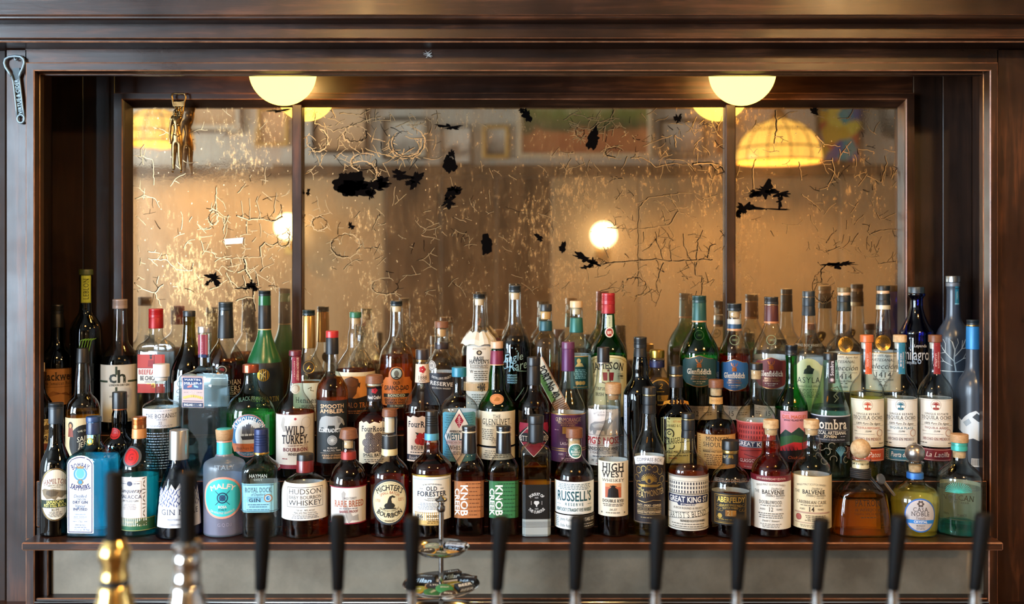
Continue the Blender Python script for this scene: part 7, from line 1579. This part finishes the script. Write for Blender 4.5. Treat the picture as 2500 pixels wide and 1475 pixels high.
# bronze figure opener hanging from the mirror frame
bronze = noisy('old_bronze', (0.10, 0.055, 0.02), (0.32, 0.19, 0.07), 60, 0.28, 0.1)
bronze.node_tree.nodes['Principled BSDF'].inputs['Metallic'].default_value = 0.95
Yb = YFR - 0.012
o_ = (X(433, Yb), Yb, Z(424, Yb))
t = thing('bottle_opener', o_, 'bronze bottle opener cast as a standing female figure, hung on the mirror frame', 'bottle opener')
kb = Yb / F
b = MB()
ring = [(424, 259), (422, 248), (419, 236), (421, 230), (428, 228), (437, 229.5), (446, 228), (452, 230), (453, 238), (450, 250), (448, 262)]
b.tube([P3(x, y, Yb, o_) for x, y in ring], 0.0022, 10)
b.prism([(X(x, Yb) - o_[0], Z(y, Yb) - o_[2]) for x, y in ((421, 250), (426, 248.5), (438, 249), (450, 247), (449, 262), (446, 266), (438, 268), (431, 262), (424, 260))], -0.0016, 0.0016)
b.build('opener_loop', bronze, t, True, 40)
verts = [(433, 336), (433, 318), (431, 300), (432, 284), (434, 276), (436, 268), (421, 287), (416, 310), (414, 336), (417, 352), (443, 285), (446, 268), (447, 258),
         (426, 347), (425, 374), (424, 396), (424, 416), (440, 347), (439, 374), (440, 398), (443, 418)]
rads = [12, 9, 10.5, 10, 4.5, 7.5, 5, 3.8, 3.2, 2.4, 5, 4.2, 3.2, 9.5, 7.4, 5.6, 3.2, 9.5, 7.4, 5.6, 3.2]
edg = [(0, 1), (1, 2), (2, 3), (3, 4), (4, 5), (3, 6), (6, 7), (7, 8), (8, 9), (3, 10), (10, 11), (11, 12), (0, 13), (13, 14), (14, 15), (15, 16), (0, 17), (17, 18), (18, 19), (19, 20)]
me = bpy.data.meshes.new('figure'); me.from_pydata([P3(x, y, Yb, o_) for x, y in verts], edg, []); me.materials.append(bronze)
fo = link(bpy.data.objects.new('figure', me), t)
sm = fo.modifiers.new('skin', 'SKIN'); sm.use_smooth_shade = True
for i, r in enumerate(rads):
    me.skin_vertices[0].data[i].radius = (r * kb * 0.92, r * kb * 0.92)
me.skin_vertices[0].data[0].use_root = True
ss = fo.modifiers.new('sub', 'SUBSURF'); ss.levels = 2; ss.render_levels = 2
b = MB(); c = P3(435, 270, Yb, o_)
b.ball((c[0], c[1] + 0.001, c[2]), (0.0085, 0.0070, 0.0098), 14, 10)
for dx, dz in ((-0.006, -0.004), (-0.0066, -0.008), (0.0055, -0.004), (0.006, -0.008), (-0.006, -0.012), (0.005, -0.012), (-0.004, 0.005), (0.004, 0.005)):
    b.ball((c[0] + dx, c[1] - 0.0035, c[2] + dz), 0.0044, 10, 7)
b.build('hair', bronze, t, True)
b = MB(); b.ball((c[0], c[1] - 0.0056, c[2] - 0.0005), (0.0042, 0.0034, 0.0058), 12, 9); b.ball((c[0], c[1] - 0.009, c[2] - 0.001), (0.0009, 0.0009, 0.0016), 8, 6); b.build('face', bronze, t, True)
b = MB()
for dx in (-5, 5):
    q = P3(432 + dx, 305, Yb, o_); b.ball((q[0], q[1] - 0.0058, q[2]), (0.0036, 0.0028, 0.0036), 12, 8)
b.tube([P3(x, y, Yb - 0.0085, o_) for x, y in ((424, 328), (433, 333), (442, 328))], 0.0012, 6)
for x in (422, 442):
    q = P3(x, 420, Yb, o_); b.ball((q[0], q[1] - 0.002, q[2]), (0.0030, 0.0034, 0.0022), 10, 7)
b.build('relief', bronze, t, True)

# ------------------------------------------------------------------ beer taps in front of the camera
matte = solid('black_lacquer', (0.0025, 0.0025, 0.0028), 0.6, 0, 0.12)
YT = 1.27
ZTT = Z(1475, YT) - 0.055
tower = thing('tap_tower', (0.05, YT + 0.0, ZTT - 0.20), 'long polished steel tap rail carrying the row of beer taps', 'tap tower')
xt0, xt1 = X(560, YT), X(2470, YT)
b = MB(); b.tube([(xt0 - 0.05, 0, 0.15), (xt1 - 0.05, 0, 0.15)], 0.032, 20); b.build('rail_pipe', steel, tower, True, 40)
for px in (830, 1510, 2190):
    b = MB(); b.lathe([(0.045, 0), (0.045, 0.008), (0.026, 0.014), (0.026, 0.135)], 24, X(px + 93, YT) - 0.05, 0); b.build('rail_post', steel, tower, True, 40)
b = MB(); b.box(-1.3, 1.3, 0.98, 1.50, ZTT - 0.245, ZTT - 0.2005, 0.006)
o = b.build('bar_counter', wood_h); tag(o, 'dark wooden bar counter under the tap rail', 'bar counter')
b = MB(); b.box(-1.28, 1.28, 1.02, 1.44, 0, ZTT - 0.245, 0.004)
bx = b.build('counter_front', wood_v); bx.parent = o
def tap(pt, pb, y0, label):
    x = X(pb, YT); zb = Z(1440, YT)
    t = thing('beer_tap', (x, YT, zb), label, 'beer tap', 'beer taps with black handles')
    h = Z(y0, YT) - zb; lean = X(pt, YT) - x
    b = MB(); seg = 24; V = []; Fc = []
    pr = [(0.0005, 0), (0.0066, 0), (0.0074, 0.002), (0.0080, 0.02), (0.0092, h * 0.45), (0.0101, h * 0.8), (0.0103, h - 0.006), (0.0098, h - 0.002), (0.0085, h), (0.0005, h + 0.0004)]
    for r, z in pr:
        for i in range(seg): V.append((lean * z / h + r * cos(2 * pi * i / seg), r * sin(2 * pi * i / seg), z))
    for k in range(len(pr) - 1):
        for i in range(seg):
            j = (i + 1) % seg; Fc.append([k * seg + i, k * seg + j, (k + 1) * seg + j, (k + 1) * seg + i])
    b.add(V, Fc); b.build('handle', matte, t, True, 50)
    b = MB(); b.lathe([(0.0075, -0.022), (0.0078, -0.018), (0.0062, -0.010), (0.0066, 0.0)], 20); b.build('ferrule', steel, t, True, 40)
    b = MB(); b.lathe([(0.011, -0.058), (0.0125, -0.050), (0.0125, -0.036), (0.009, -0.028), (0.0055, -0.022)], 20)
    zs = (ZTT - 0.05) - zb
    b.lathe([(0.010, zs + 0.028), (0.011, -0.058)], 20); b.build('faucet_body', chrome, t, True, 40)
    b = MB(); b.tube([(0, 0.004, -0.062), (0, 0.035, -0.07), (0, 0.055, -0.10), (0, 0.056, -0.13)], 0.0075, 12); b.build('spout', chrome, t, True, 40)
    return t
names = ['in front of the pale blue gin label', 'in front of the white turkey print bourbon label', 'just left of the badge stand', 'in front of the green labelled flask',
         'in front of the rye label in teal capitals', 'in front of the black scrollwork label', 'in front of the black and gold whisky label', 'in front of the cream label with a red roundel',
         'between the cork ball and silver ball bottles', 'in front of the sunburst print bottle at the right end']
for (pt, pb, y0), nm in zip(((643, 637, 1262), (825, 825, 1258), (1007, 1006, 1260), (1224, 1214, 1262), (1411, 1404, 1260), (1608, 1600, 1262), (1808, 1799, 1262), (2006, 1994, 1266), (2197, 2180, 1258), (2402, 2380, 1254)), names):
    tap(pt, pb, y0, 'black tapered beer tap handle ' + nm)
# two taller taps with metal bodies on the left
def tall_tap(px, metal, label, kind):
    Yt = 1.15; x = X(px, Yt); zb = Z(1318, Yt); k = Yt / F
    t = thing('beer_tap', (x, Yt, zb), label, 'beer tap', 'tall taps at the left end')
    h = (1318 - 1152) * k
    b = MB(); b.lathe([(0.0005, -0.002), (0.0092, -0.002), (0.0098, 0.004), (0.0100, h * 0.5), (0.0103, h - 0.006), (0.0095, h - 0.001), (0.0005, h)], 24, close=False); b.build('handle', matte, t, True, 50)
    z = lambda y: (1318 - y) * k
    if kind == 'a': pr = [(24, 1318), (30, 1328), (38, 1345), (38, 1360), (30, 1378), (31, 1398), (34, 1408), (34, 1412)]
    else: pr = [(26, 1318), (36, 1326), (36, 1340), (28, 1350), (33, 1360), (33, 1374), (30, 1384), (32, 1400), (34, 1412)]
    b = MB(); b.lathe([(r * k, z(y)) for r, y in reversed(pr)], 28); b.build('collar', metal, t, True, 40)
    b = MB(); b.lathe([(r * k, z(y)) for r, y in reversed([(33, 1412), (33, 1428)])], 28); b.build('black_band', black_plastic if kind == 'a' else metal, t, True, 40)
    b = MB(); zlow = (ZTT - 0.2) - zb
    b.lathe([(0.040, zlow), (0.040, zlow + 0.008), (0.024, zlow + 0.014), (0.022, z(1475)), (38 * k, z(1448)), (38 * k, z(1436)), (33 * k, z(1428))], 28); b.build('tap_column', metal, t, True, 40)
    return t
tall_tap(280, brass, 'tall beer tap with polished brass collar, leftmost in the foreground', 'a')
tall_tap(458, chrome, 'tall beer tap with chrome collar beside the brass one', 'b')

# ------------------------------------------------------------------ tiered stand of badges and matchboxes
YS_ = 1.79
o_ = (X(1077, YS_), YS_, ZCT + 0.0005)
kS = YS_ / F
stand = thing('tiered_stand', o_, 'three tier polished metal stand holding badges and matchboxes below the shelf', 'stand')
zz = lambda y: Z(y, YS_) - ZCT
b = MB(); b.lathe([(0.0045, 0.004), (0.0045, zz(1246))], 16); b.build('post', chrome, stand, True, 50)
b = MB(); b.lathe([(0.0062, zz(1250)), (0.0075, zz(1245)), (0.0075, zz(1238)), (0.0048, zz(1234)), (0.0052, zz(1228)), (0.0105, zz(1223)), (0.0112, zz(1220)), (0.0095, zz(1217)), (0.0055, zz(1215)), (0.004, zz(1212)), (0.0005, zz(1210))], 24); b.build('finial', chrome, stand, True, 40)
TR = []
for ymid, rp in ((1340, 68), (1430, 93), (1505, 108)):
    R_ = rp * kS; zt_ = zz(ymid)
    b = MB(); b.lathe([(0.006, zt_ - 0.0085), (R_ * 0.55, zt_ - 0.008), (R_ * 0.85, zt_ - 0.005), (R_, zt_ + 0.002), (R_ + 0.0012, zt_ + 0.0034), (R_, zt_ + 0.0046), (R_ - 0.0012, zt_ + 0.0034), (R_ * 0.85, zt_ - 0.0038), (R_ * 0.55, zt_ - 0.0066), (0.006, zt_ - 0.007)], 48, close=False)
    b.build('tray', steel, stand, True, 50); TR.append((R_, zt_ - 0.0066 + ZCT))
b = MB(); b.lathe([(0.0005, 0.0), (0.05, 0.0), (0.05, 0.004), (0.012, 0.01), (0.0045, 0.012)], 32, close=False); b.build('foot', chrome, stand, True, 40)
def badge(tier, dx, dy, col, rim, txt, label, tilt=(0, 0, 0), r=0.0135, up=0.0):
    R_, zt_ = TR[tier]
    t = thing('pin_badge', (o_[0] + dx, o_[1] + dy, zt_ + up + 0.0032 + 0.07 * max(0.0, sqrt(dx * dx + dy * dy) + r - 0.55 * R_)), label, 'badge', 'pin badges on the stand')
    t.rotation_euler = tuple(radians(a * (0.55 if i < 2 else 1)) for i, a in enumerate(tilt))
    b = MB(); b.lathe([(0.0005, -0.0018), (r, -0.0018), (r + 0.0006, 0.0), (r * 0.9, 0.0012)], 28, close=False); b.build('badge_rim', solid('badge_rim_' + rim, hexlin(rim), 0.3, 0.3), t, True, 40)
    mats = [ink(col), ink('e0dccc')]; b = MB(); b.lathe([(r * 0.9, 0.0012), (r * 0.6, 0.0021), (0.0005, 0.0025)], 28, close=False)
    tmp = []; art_polys(T(txt, 0, 4.2, 14, 'x', f='b'), tmp)
    for p, c in tmp:
        b.add([(q[0] * 0.0011, -q[1] * 0.0011, 0.0028) for q in p], [list(range(len(p)))], 1)
    b.build('badge_face', mats, t, True, 60)
def box_(tier, dx, dy, rz, sx, sy, sz, col, txt, label, up=0.0, name='eraser_box', tilt=0, cat='box', tc='b8d0e0'):
    R_, zt_ = TR[tier]
    t = thing(name, (o_[0] + dx, o_[1] + dy, zt_ + up + 0.0018 + 0.05 * max(0.0, sqrt(dx * dx + dy * dy) + sx / 2 - 0.55 * R_)), label, cat, 'small boxes on the stand')
    t.rotation_euler = (radians(tilt), 0, radians(rz))
    b = MB(); b.box(-sx / 2, sx / 2, -sy / 2, sy / 2, 0, sz, 0.0008)
    b.build('box_sleeve', solid('card_' + col, hexlin(col), 0.35), t)
    tmp = []; art_polys(T(txt, 0, 5, 22, 'x', f='bi'), tmp); b = MB(); s = sx / 28
    for p, c in tmp:
        b.add([(q[0] * s, -sy / 2 - 0.0002, sz / 2 - q[1] * sz / 9) for q in p], [list(range(len(p)))])
        b.add([(q[0] * s, -q[1] * sy / 12, sz + 0.0002) for q in p], [list(range(len(p)))])
    b.build('box_print', ink(tc), t)
badge(0, -0.016, 0.012, '8a9a8c', 'c88a3c', 'IPA', 'greenish badge lying at the back of the top tray, left of the post', (12, 0, 10), 0.0165, 0.003)
badge(0, -0.022, -0.018, '2a2622', 'c8a040', 'ALE', 'black badge with gold rim at the front of the top tray', (14, -6, 20), 0.0145, 0.003)
badge(0, 0.002, -0.022, '3a4a3c', '2a6a3c', 'PUB', 'dark green badge at the front of the top tray beside the post', (6, 4, -10), 0.012, 0.001)
badge(0, 0.022, -0.016, 'b88a3a', 'c8a050', 'BAR', 'yellow badge at the front right of the top tray', (4, 10, 30), 0.0125, 0.001)
box_(0, 0.024, 0.014, -28, 0.034, 0.022, 0.007, '26222a', 'PINT', 'dark matchbox at the back right of the top tray', 0.002, 'matchbox', 10)
box_(0, 0.026, -0.002, -14, 0.036, 0.010, 0.004, '9aa2ac', 'PILS', 'silver matchbox lying across the top tray', 0.010, 'matchbox', 16, tc='30384a')
box_(1, -0.034, 0.024, -8, 0.046, 0.016, 0.013, '14161a', 'Milan', 'black box with pale lettering at the back left of the middle tray', 0.001)
box_(1, 0.014, 0.028, 24, 0.040, 0.018, 0.013, '14181e', 'Milan', 'black box with blue lettering behind the post on the middle tray', 0.008)
box_(1, 0.046, 0.020, -6, 0.034, 0.016, 0.012, '121216', 'Milan', 'black box with pale lettering at the back right of the middle tray', 0.001)
box_(1, 0.042, -0.012, 32, 0.034, 0.018, 0.008, '18222c', 'BEER', 'navy matchbook with white lettering at the right of the middle tray', 0.002, 'matchbook', 14, tc='e0e0dc')
badge(1, -0.012, -0.006, '22242c', 'c8963c', 'LTD', 'dark badge with orange rim just in front of the post on the middle tray', (16, 0, 0), 0.0165, 0.004)
badge(1, 0.024, 0.002, '9a8a2c', 'c89a3c', 'HOP', 'yellow badge with orange rim on the middle tray right of the post', (10, -8, 15), 0.0165, 0.003)
badge(1, -0.012, -0.042, '2e6a40', '3a7a4a', 'LAGER', 'green badge at the front of the middle tray, nearer the rim', (22, 0, 60), 0.0155, 0.003)
badge(1, 0.008, -0.028, '357a4c', '3f8a54', 'STOUT', 'green badge overlapping another on the middle tray', (18, 6, 10), 0.0155, 0.007)
badge(1, 0.016, -0.050, '3a2a20', 'c8c0b4', 'BOCK', 'brown badge with silver rim at the very front of the middle tray', (18, 0, -15), 0.015, 0.002)
badge(1, -0.040, -0.026, '8a8a2c', 'c8943a', 'HOPS', 'yellow and brown badge at the left of the middle tray', (14, -10, -20), 0.016, 0.002)
badge(2, 0.02, -0.05, 'a8a49c', 'b8b4ac', 'PUB', 'silver badge on the lowest tray of the stand', (10, 0, 0), 0.015, 0.002)

# ------------------------------------------------------------------ flaked silver, cracks and blisters on the mirror glass
rng = random.Random(11)
black_m = solid('bare_backing', (0.0025, 0.002, 0.002), 1.0, 0, 0.0)
goldf_m = solid('lifted_silver', (0.72, 0.50, 0.26), 0.30, 0.9)
YMf = YM - 0.0006
def pane_of(x):
    for i, (a, c) in enumerate(PANES):
        if a + 1 <= x <= c - 1: return i
    return None
crack = [MB(), MB(), MB()]; gold = [MB(), MB(), MB()]; hole = [[], [], []]
def strip(mbs, pts, w0, w1, dy=0.0):
    V = {}; n = len(pts)
    for k in range(n - 1):
        (ax, ay), (bx, by) = pts[k], pts[k + 1]
        pa = pane_of(ax); pb_ = pane_of(bx)
        if pa is None or pa != pb_ or min(ay, by) < 263: continue
        L = sqrt((bx - ax) ** 2 + (by - ay) ** 2) or 1
        nx, ny = -(by - ay) / L, (bx - ax) / L
        wa = (w0 + (w1 - w0) * k / (n - 1)) / 2; wb = (w0 + (w1 - w0) * (k + 1) / (n - 1)) / 2
        q = [(ax + nx * wa, ay + ny * wa), (bx + nx * wb, by + ny * wb), (bx - nx * wb, by - ny * wb), (ax - nx * wa, ay - ny * wa)]
        mbs[pa].add([(X(x, YMf), YMf - dy, Z(y, YMf)) for x, y in q], [[0, 1, 2, 3]])
def wiggle(x, y, ang, L, step=7, j=0.45):
    pts = [(x, y)]
    d = 0
    while d < L:
        ang += rng.uniform(-j, j) * 0.8
        s = step * rng.uniform(0.6, 1.3)
        x += s * cos(ang); y += s * sin(ang); d += s
        pts.append((x, y))
    return pts, ang
def tree(x, y, ang, L, w, g=0.5, depth=2):
    pts, a = wiggle(x, y, ang, L)
    strip(crack, pts, w, max(0.7, w * 0.45))
    if rng.random() < g: strip(gold, [(p[0] + w * 0.7, p[1] + w * 0.5) for p in pts], max(1.0, w * 0.55), 0.7, 0.0001)
    if depth > 0:
        for k in range(2, len(pts) - 1, 3):
            if rng.random() < 0.62:
                tree(pts[k][0], pts[k][1], ang + rng.choice((-1, 1)) * rng.uniform(0.7, 1.6), L * rng.uniform(0.2, 0.5), w * 0.65, g * 0.8, depth - 1)
def poly_crack(pts, w, g=0.6, br=0.4):
    P = []
    for (ax, ay), (bx, by) in zip(pts, pts[1:]):
        n = max(1, int(sqrt((bx - ax) ** 2 + (by - ay) ** 2) / 7))
        for i in range(n): P.append((ax + (bx - ax) * i / n + rng.uniform(-1.6, 1.6), ay + (by - ay) * i / n + rng.uniform(-1.6, 1.6)))
    P.append(pts[-1])
    strip(crack, P, w, w * 0.7)
    if g > 0: strip(gold, [(p[0] + w * 0.6 + 0.3, p[1] + w * 0.4) for p in P], max(1.1, w * 0.6), 0.9, 0.0001)
    for k in range(1, len(P) - 1, 2):
        if rng.random() < br: tree(P[k][0], P[k][1], rng.uniform(0, 6.28), rng.uniform(8, 26), w * 0.55, g * 0.5, 1)
def blotch(cx, cy, rx, ry, n=46, rough=0.35, rot=0.0):
    p = pane_of(cx)
    if p is None: return
    ph = [rng.uniform(0, 6.28) for _ in range(6)]
    V = []
    for i in range(n):
        a = 2 * pi * i / n
        r = 1 + rough * (0.5 * sin(2 * a + ph[0]) + 0.35 * sin(3 * a + ph[1]) + 0.35 * sin(5 * a + ph[2]) + 0.3 * sin(9 * a + ph[3]) + 0.35 * rng.uniform(-1, 1))
        x, y = r * rx * cos(a), r * ry * sin(a)
        xr, yr = x * cos(rot) - y * sin(rot), x * sin(rot) + y * cos(rot)
        xx = min(max(cx + xr, PANES[p][0] + 1), PANES[p][1] - 1)
        V.append((X(xx, YMf), YMf - 0.00015, Z(max(cy + yr, 263), YMf)))
    b = MB(); b.add([(X(cx, YMf), YMf - 0.00015, Z(cy, YMf))] + V, [[0, 1 + i, 1 + (i + 1) % n] for i in range(n)])
    hole[p].append(b)
def blotch_group(cx, cy, specs):
    for dx, dy, rx, ry in specs: blotch(cx + dx, cy + dy, rx, ry)
# bare patches where the silver has gone
blotch(852, 448, 36, 30, 60, 0.22); blotch(866, 462, 40, 20, 50, 0.3)
blotch(912, 452, 34, 14, 60, 0.5); blotch(934, 444, 16, 12, 40, 0.5); blotch(905, 474, 8, 14, 40, 0.6); blotch(978, 428, 22, 10, 50, 0.6); blotch(1016, 438, 14, 18, 50, 0.5, 0.3); blotch(1000, 446, 12, 6)
blotch(1098, 402, 15, 22, 50, 0.25); blotch(1103, 376, 6, 12, 40, 0.5); blotch(1104, 470, 12, 18, 50, 0.6, 0.5); blotch(1096, 494, 18, 10, 50, 0.6, -0.5); blotch(1112, 462, 14, 7, 40, 0.6)
blotch(1448, 340, 15, 24, 50, 0.3, 0.3); blotch(1100, 310, 22, 6, 50, 0.8); blotch(1286, 282, 11, 14, 40, 0.45); blotch(1188, 597, 15, 23, 50, 0.25); blotch(1374, 604, 8, 13, 44, 0.35)
blotch(1428, 632, 26, 8, 56, 0.6, 0.35); blotch(1446, 642, 9, 10, 40, 0.5); blotch(1432, 652, 14, 4, 40, 0.6); blotch(1316, 580, 10, 7, 40, 0.4, 0.8)
blotch(1866, 466, 24, 16, 60, 0.6); blotch(1900, 472, 24, 9, 60, 0.7); blotch(1842, 472, 16, 6, 40, 0.7); blotch(1818, 508, 16, 14, 60, 0.6); blotch(1803, 524, 6, 10, 40, 0.4); blotch(1904, 492, 7, 13, 40, 0.6); blotch(1870, 510, 34, 3.5, 50, 0.9)
blotch(1988, 270, 11, 8, 40, 0.5); blotch(2052, 645, 28, 5, 60, 0.8); blotch(2040, 648, 16, 6, 50, 0.6); blotch(523, 680, 15, 12, 60, 0.7); blotch(508, 690, 10, 4, 40, 0.5, -0.6); blotch(736, 470, 6, 12, 40, 0.5); blotch(752, 470, 5, 7, 40, 0.6); blotch(857, 552, 6, 8, 40, 0.6)
blotch(616, 697, 9, 12, 50, 0.7); blotch(606, 702, 20, 4, 50, 0.8); blotch(1274, 270, 8, 5); blotch(680, 270, 22, 3, 50, 0.8); blotch(1655, 290, 7, 12, 50, 0.6)
# long crack lines
for pts, w in (
    ([(326, 378), (342, 382), (344, 362), (352, 352)], 2.0), ([(342, 380), (372, 390), (374, 452)], 1.8), ([(350, 486), (352, 460)], 1.6), ([(324, 488), (350, 476), (378, 486), (388, 506)], 2.0),
    ([(527, 456), (526, 512), (546, 528), (562, 528)], 2.2), ([(546, 530), (546, 572)], 2.0), ([(578, 526), (606, 536), (640, 534), (668, 540), (690, 528)], 3.6), ([(592, 530), (588, 490)], 1.6), ([(610, 532), (608, 484)], 1.6), ([(636, 532), (626, 488)], 1.6), ([(668, 520), (674, 470)], 1.8), ([(602, 540), (602, 570)], 2.2),
    ([(490, 586), (496, 612), (518, 616), (526, 628), (560, 630), (600, 628), (636, 626)], 1.8), ([(636, 626), (634, 604), (646, 592), (664, 600), (680, 590)], 3.0), ([(636, 626), (642, 652)], 2.0), ([(562, 630), (566, 652)], 1.4), ([(596, 630), (600, 660), (616, 690), (618, 720)], 4.4), ([(578, 664), (600, 656)], 2.6),
    ([(630, 696), (622, 660)], 2.6), ([(600, 700), (592, 672)], 2.4), ([(550, 666), (566, 690), (580, 700), (606, 698)], 2.2), ([(616, 720), (624, 760)], 3.0), ([(362, 632), (406, 634), (428, 658), (466, 660), (472, 640)], 2.0), ([(326, 690), (352, 708), (376, 714), (398, 694)], 2.8), ([(376, 714), (392, 746)], 2.0), ([(574, 734), (600, 724), (618, 728)], 2.4),
    ([(770, 270), (768, 300), (812, 320), (860, 306), (894, 292), (930, 284)], 2.2), ([(830, 276), (880, 280), (902, 268)], 2.2), ([(896, 300), (890, 270)], 2.0), ([(890, 362), (930, 376), (960, 384)], 1.8), ([(1064, 268), (1070, 300), (1062, 316)], 1.8), ([(1138, 542), (1108, 530)], 1.4),
    ([(1395, 304), (1420, 312), (1440, 316)], 2.4), ([(1440, 316), (1458, 300), (1500, 290)], 2.2), ([(1398, 276), (1432, 288), (1466, 286)], 2.0), ([(1500, 268), (1486, 300)], 2.0), ([(1540, 386), (1568, 384), (1600, 406), (1640, 398), (1680, 402)], 2.8), ([(1568, 356), (1600, 344), (1640, 330)], 1.6), ([(1650, 360), (1646, 330), (1664, 342)], 2.2),
    ([(1626, 388), (1672, 392), (1692, 412)], 1.8), ([(1690, 400), (1730, 396), (1760, 404), (1774, 428)], 4.6), ([(1560, 506), (1580, 482), (1606, 480), (1660, 470)], 2.4), ([(1560, 506), (1558, 560), (1558, 700)], 2.0), ([(1482, 556), (1540, 560), (1588, 556), (1634, 548)], 2.0), ([(1634, 548), (1654, 516), (1700, 532)], 2.4), ([(1656, 516), (1642, 492)], 2.0), ([(1626, 548), (1616, 512)], 1.6),
    ([(1460, 648), (1500, 640), (1556, 636), (1600, 632), (1640, 638), (1690, 634), (1740, 634)], 3.4), ([(1620, 632), (1604, 590), (1600, 566)], 2.4), ([(1640, 638), (1636, 598)], 2.2), ([(1686, 634), (1670, 600), (1668, 570)], 2.2), ([(1700, 634), (1704, 586), (1716, 562)], 2.4), ([(1726, 632), (1732, 602), (1748, 596)], 2.8), ([(1620, 640), (1602, 690), (1608, 716)], 2.2), ([(1700, 640), (1696, 670), (1714, 676), (1712, 720)], 2.4), ([(1464, 712), (1500, 702), (1540, 716)], 2.0),
    ([(1892, 270), (1896, 310), (1890, 350)], 3.0), ([(1892, 332), (1912, 334)], 2.4), ([(1990, 330), (2012, 352), (2050, 356)], 2.6), ([(1838, 460), (1838, 404), (1846, 388)], 2.4), ([(1950, 394), (1956, 440)], 1.8), ([(2030, 386), (2036, 420), (2020, 456), (2000, 462)], 2.2), ([(1956, 474), (1990, 500), (2004, 516)], 2.0),
    ([(1994, 606), (2016, 616), (2050, 602), (2076, 614)], 2.0), ([(2090, 610), (2120, 628), (2148, 626)], 1.6), ([(2006, 690), (2004, 660), (2024, 642), (2080, 650), (2108, 668)], 2.8), ([(2116, 430), (2150, 444), (2164, 400), (2160, 380)], 2.2), ([(2124, 572), (2150, 562), (2188, 560)], 2.4), ([(2144, 644), (2188, 638)], 2.2), ([(2140, 520), (2150, 536), (2186, 520)], 1.8), ([(2096, 450), (2116, 424)], 1.8)):
    poly_crack(pts, w * 1.0, 0.7 if w < 3 else 0.3, 0.42)
# blistered rings
for cx, cy, rx, ry in ((993, 348, 44, 40), (992, 350, 36, 33), (880, 424, 40, 30), (890, 396, 34, 22), (780, 545, 20, 18), (775, 342, 26, 28), (842, 600, 36, 30), (868, 328, 30, 20), (1416, 322, 14, 16), (1500, 372, 26, 14), (520, 530, 12, 20), (692, 580, 18, 24), (2010, 700, 30, 40), (1550, 700, 30, 26), (940, 700, 34, 20)):
    for q in range(2):
        a0 = rng.uniform(0, 6.28); L = rng.uniform(3.6, 5.8); n = 26
        P = [(cx + (rx - 3 * q) * cos(a0 + L * i / n) + rng.uniform(-2, 2), cy + (ry - 3 * q) * sin(a0 + L * i / n) + rng.uniform(-2, 2)) for i in range(n)]
        strip(gold if q == 0 else crack, P, rng.uniform(1.4, 2.6), 1.0, 0.0001)
        for k in range(2, n - 2, 3): tree(P[k][0], P[k][1], rng.uniform(0, 6.28), rng.uniform(6, 16), 1.0, 0.9, 0)
# fine random crazing
for _ in range(150):
    x, y = rng.uniform(330, 2186), rng.uniform(270, 720)
    tree(x, y, rng.uniform(0, 6.28), rng.uniform(14, 46), rng.uniform(0.9, 1.8), 0.9, 1)
for (x0, x1, y0, y1, n) in ((760, 1060, 270, 420, 60), (1380, 1760, 270, 440, 64), (1480, 1770, 460, 720, 50), (1990, 2190, 270, 700, 44), (540, 700, 440, 700, 34), (800, 1160, 500, 720, 30), (330, 530, 480, 720, 20)):
    for _ in range(n): tree(rng.uniform(x0, x1), rng.uniform(y0, y1), rng.uniform(0, 6.28), rng.uniform(10, 36), rng.uniform(1.0, 2.2), 0.8, 1)
# gilded flakes
for _ in range(520):
    x, y = rng.uniform(330, 2186), 268 + 452 * rng.random()
    p = pane_of(x)
    if p is None: continue
    s = rng.uniform(0.5, 1.7); a = rng.uniform(0, 6.28); V = []
    for k in range(5):
        rr = s * rng.uniform(0.5, 1.3); an = a + 1.2566 * k
        V.append((X(x + rr * cos(an), YMf), YMf - 0.0001, Z(y + rr * 1.5 * sin(an), YMf)))
    gold[p].add(V, [[0, 1, 2, 3, 4]])
for i in range(3):
    po = pane_objs[i]
    def sub(mb, name, m, stuff=True):
        o = mb.build(name, m, po)
        if stuff: o['kind'] = 'stuff'
    # pane objects already sit at the mirror's offset, so children share its coordinates
    sub(crack[i], 'crack_lines', black_m); sub(gold[i], 'silver_flakes', goldf_m)
    for hb in hole[i]: sub(hb, 'bare_patch', black_m, False)
# strip of white tape on the left pane
b = MB(); b.prism([(X(x, YMf), Z(y, YMf)) for x, y in ((548, 584), (594, 580), (592, 594), (550, 597))], YMf - 0.0012, YMf - 0.0004)
b.build('white_tape', solid('white_tape_paper', (0.75, 0.80, 0.86), 0.5), pane_objs[0])
# cobweb tuft on the header
b = MB()
ox, oz = X(1046, YP), Z(133, YP)
for i in range(26):
    a = rng.uniform(0, 6.28); L = rng.uniform(0.003, 0.012)
    b.tube([(ox + rng.uniform(-.004, .004), YP - 0.002, oz + rng.uniform(-.003, .003)), (ox + L * cos(a), YP - 0.003 - rng.uniform(0, 0.003), oz + L * 0.8 * sin(a))], 0.00025, 4)
tag(b.build('cobweb_tuft', solid('web', (0.6, 0.58, 0.55), 0.8)), 'small pale tuft of cobweb on the header board above the niche', 'cobweb', None, None)
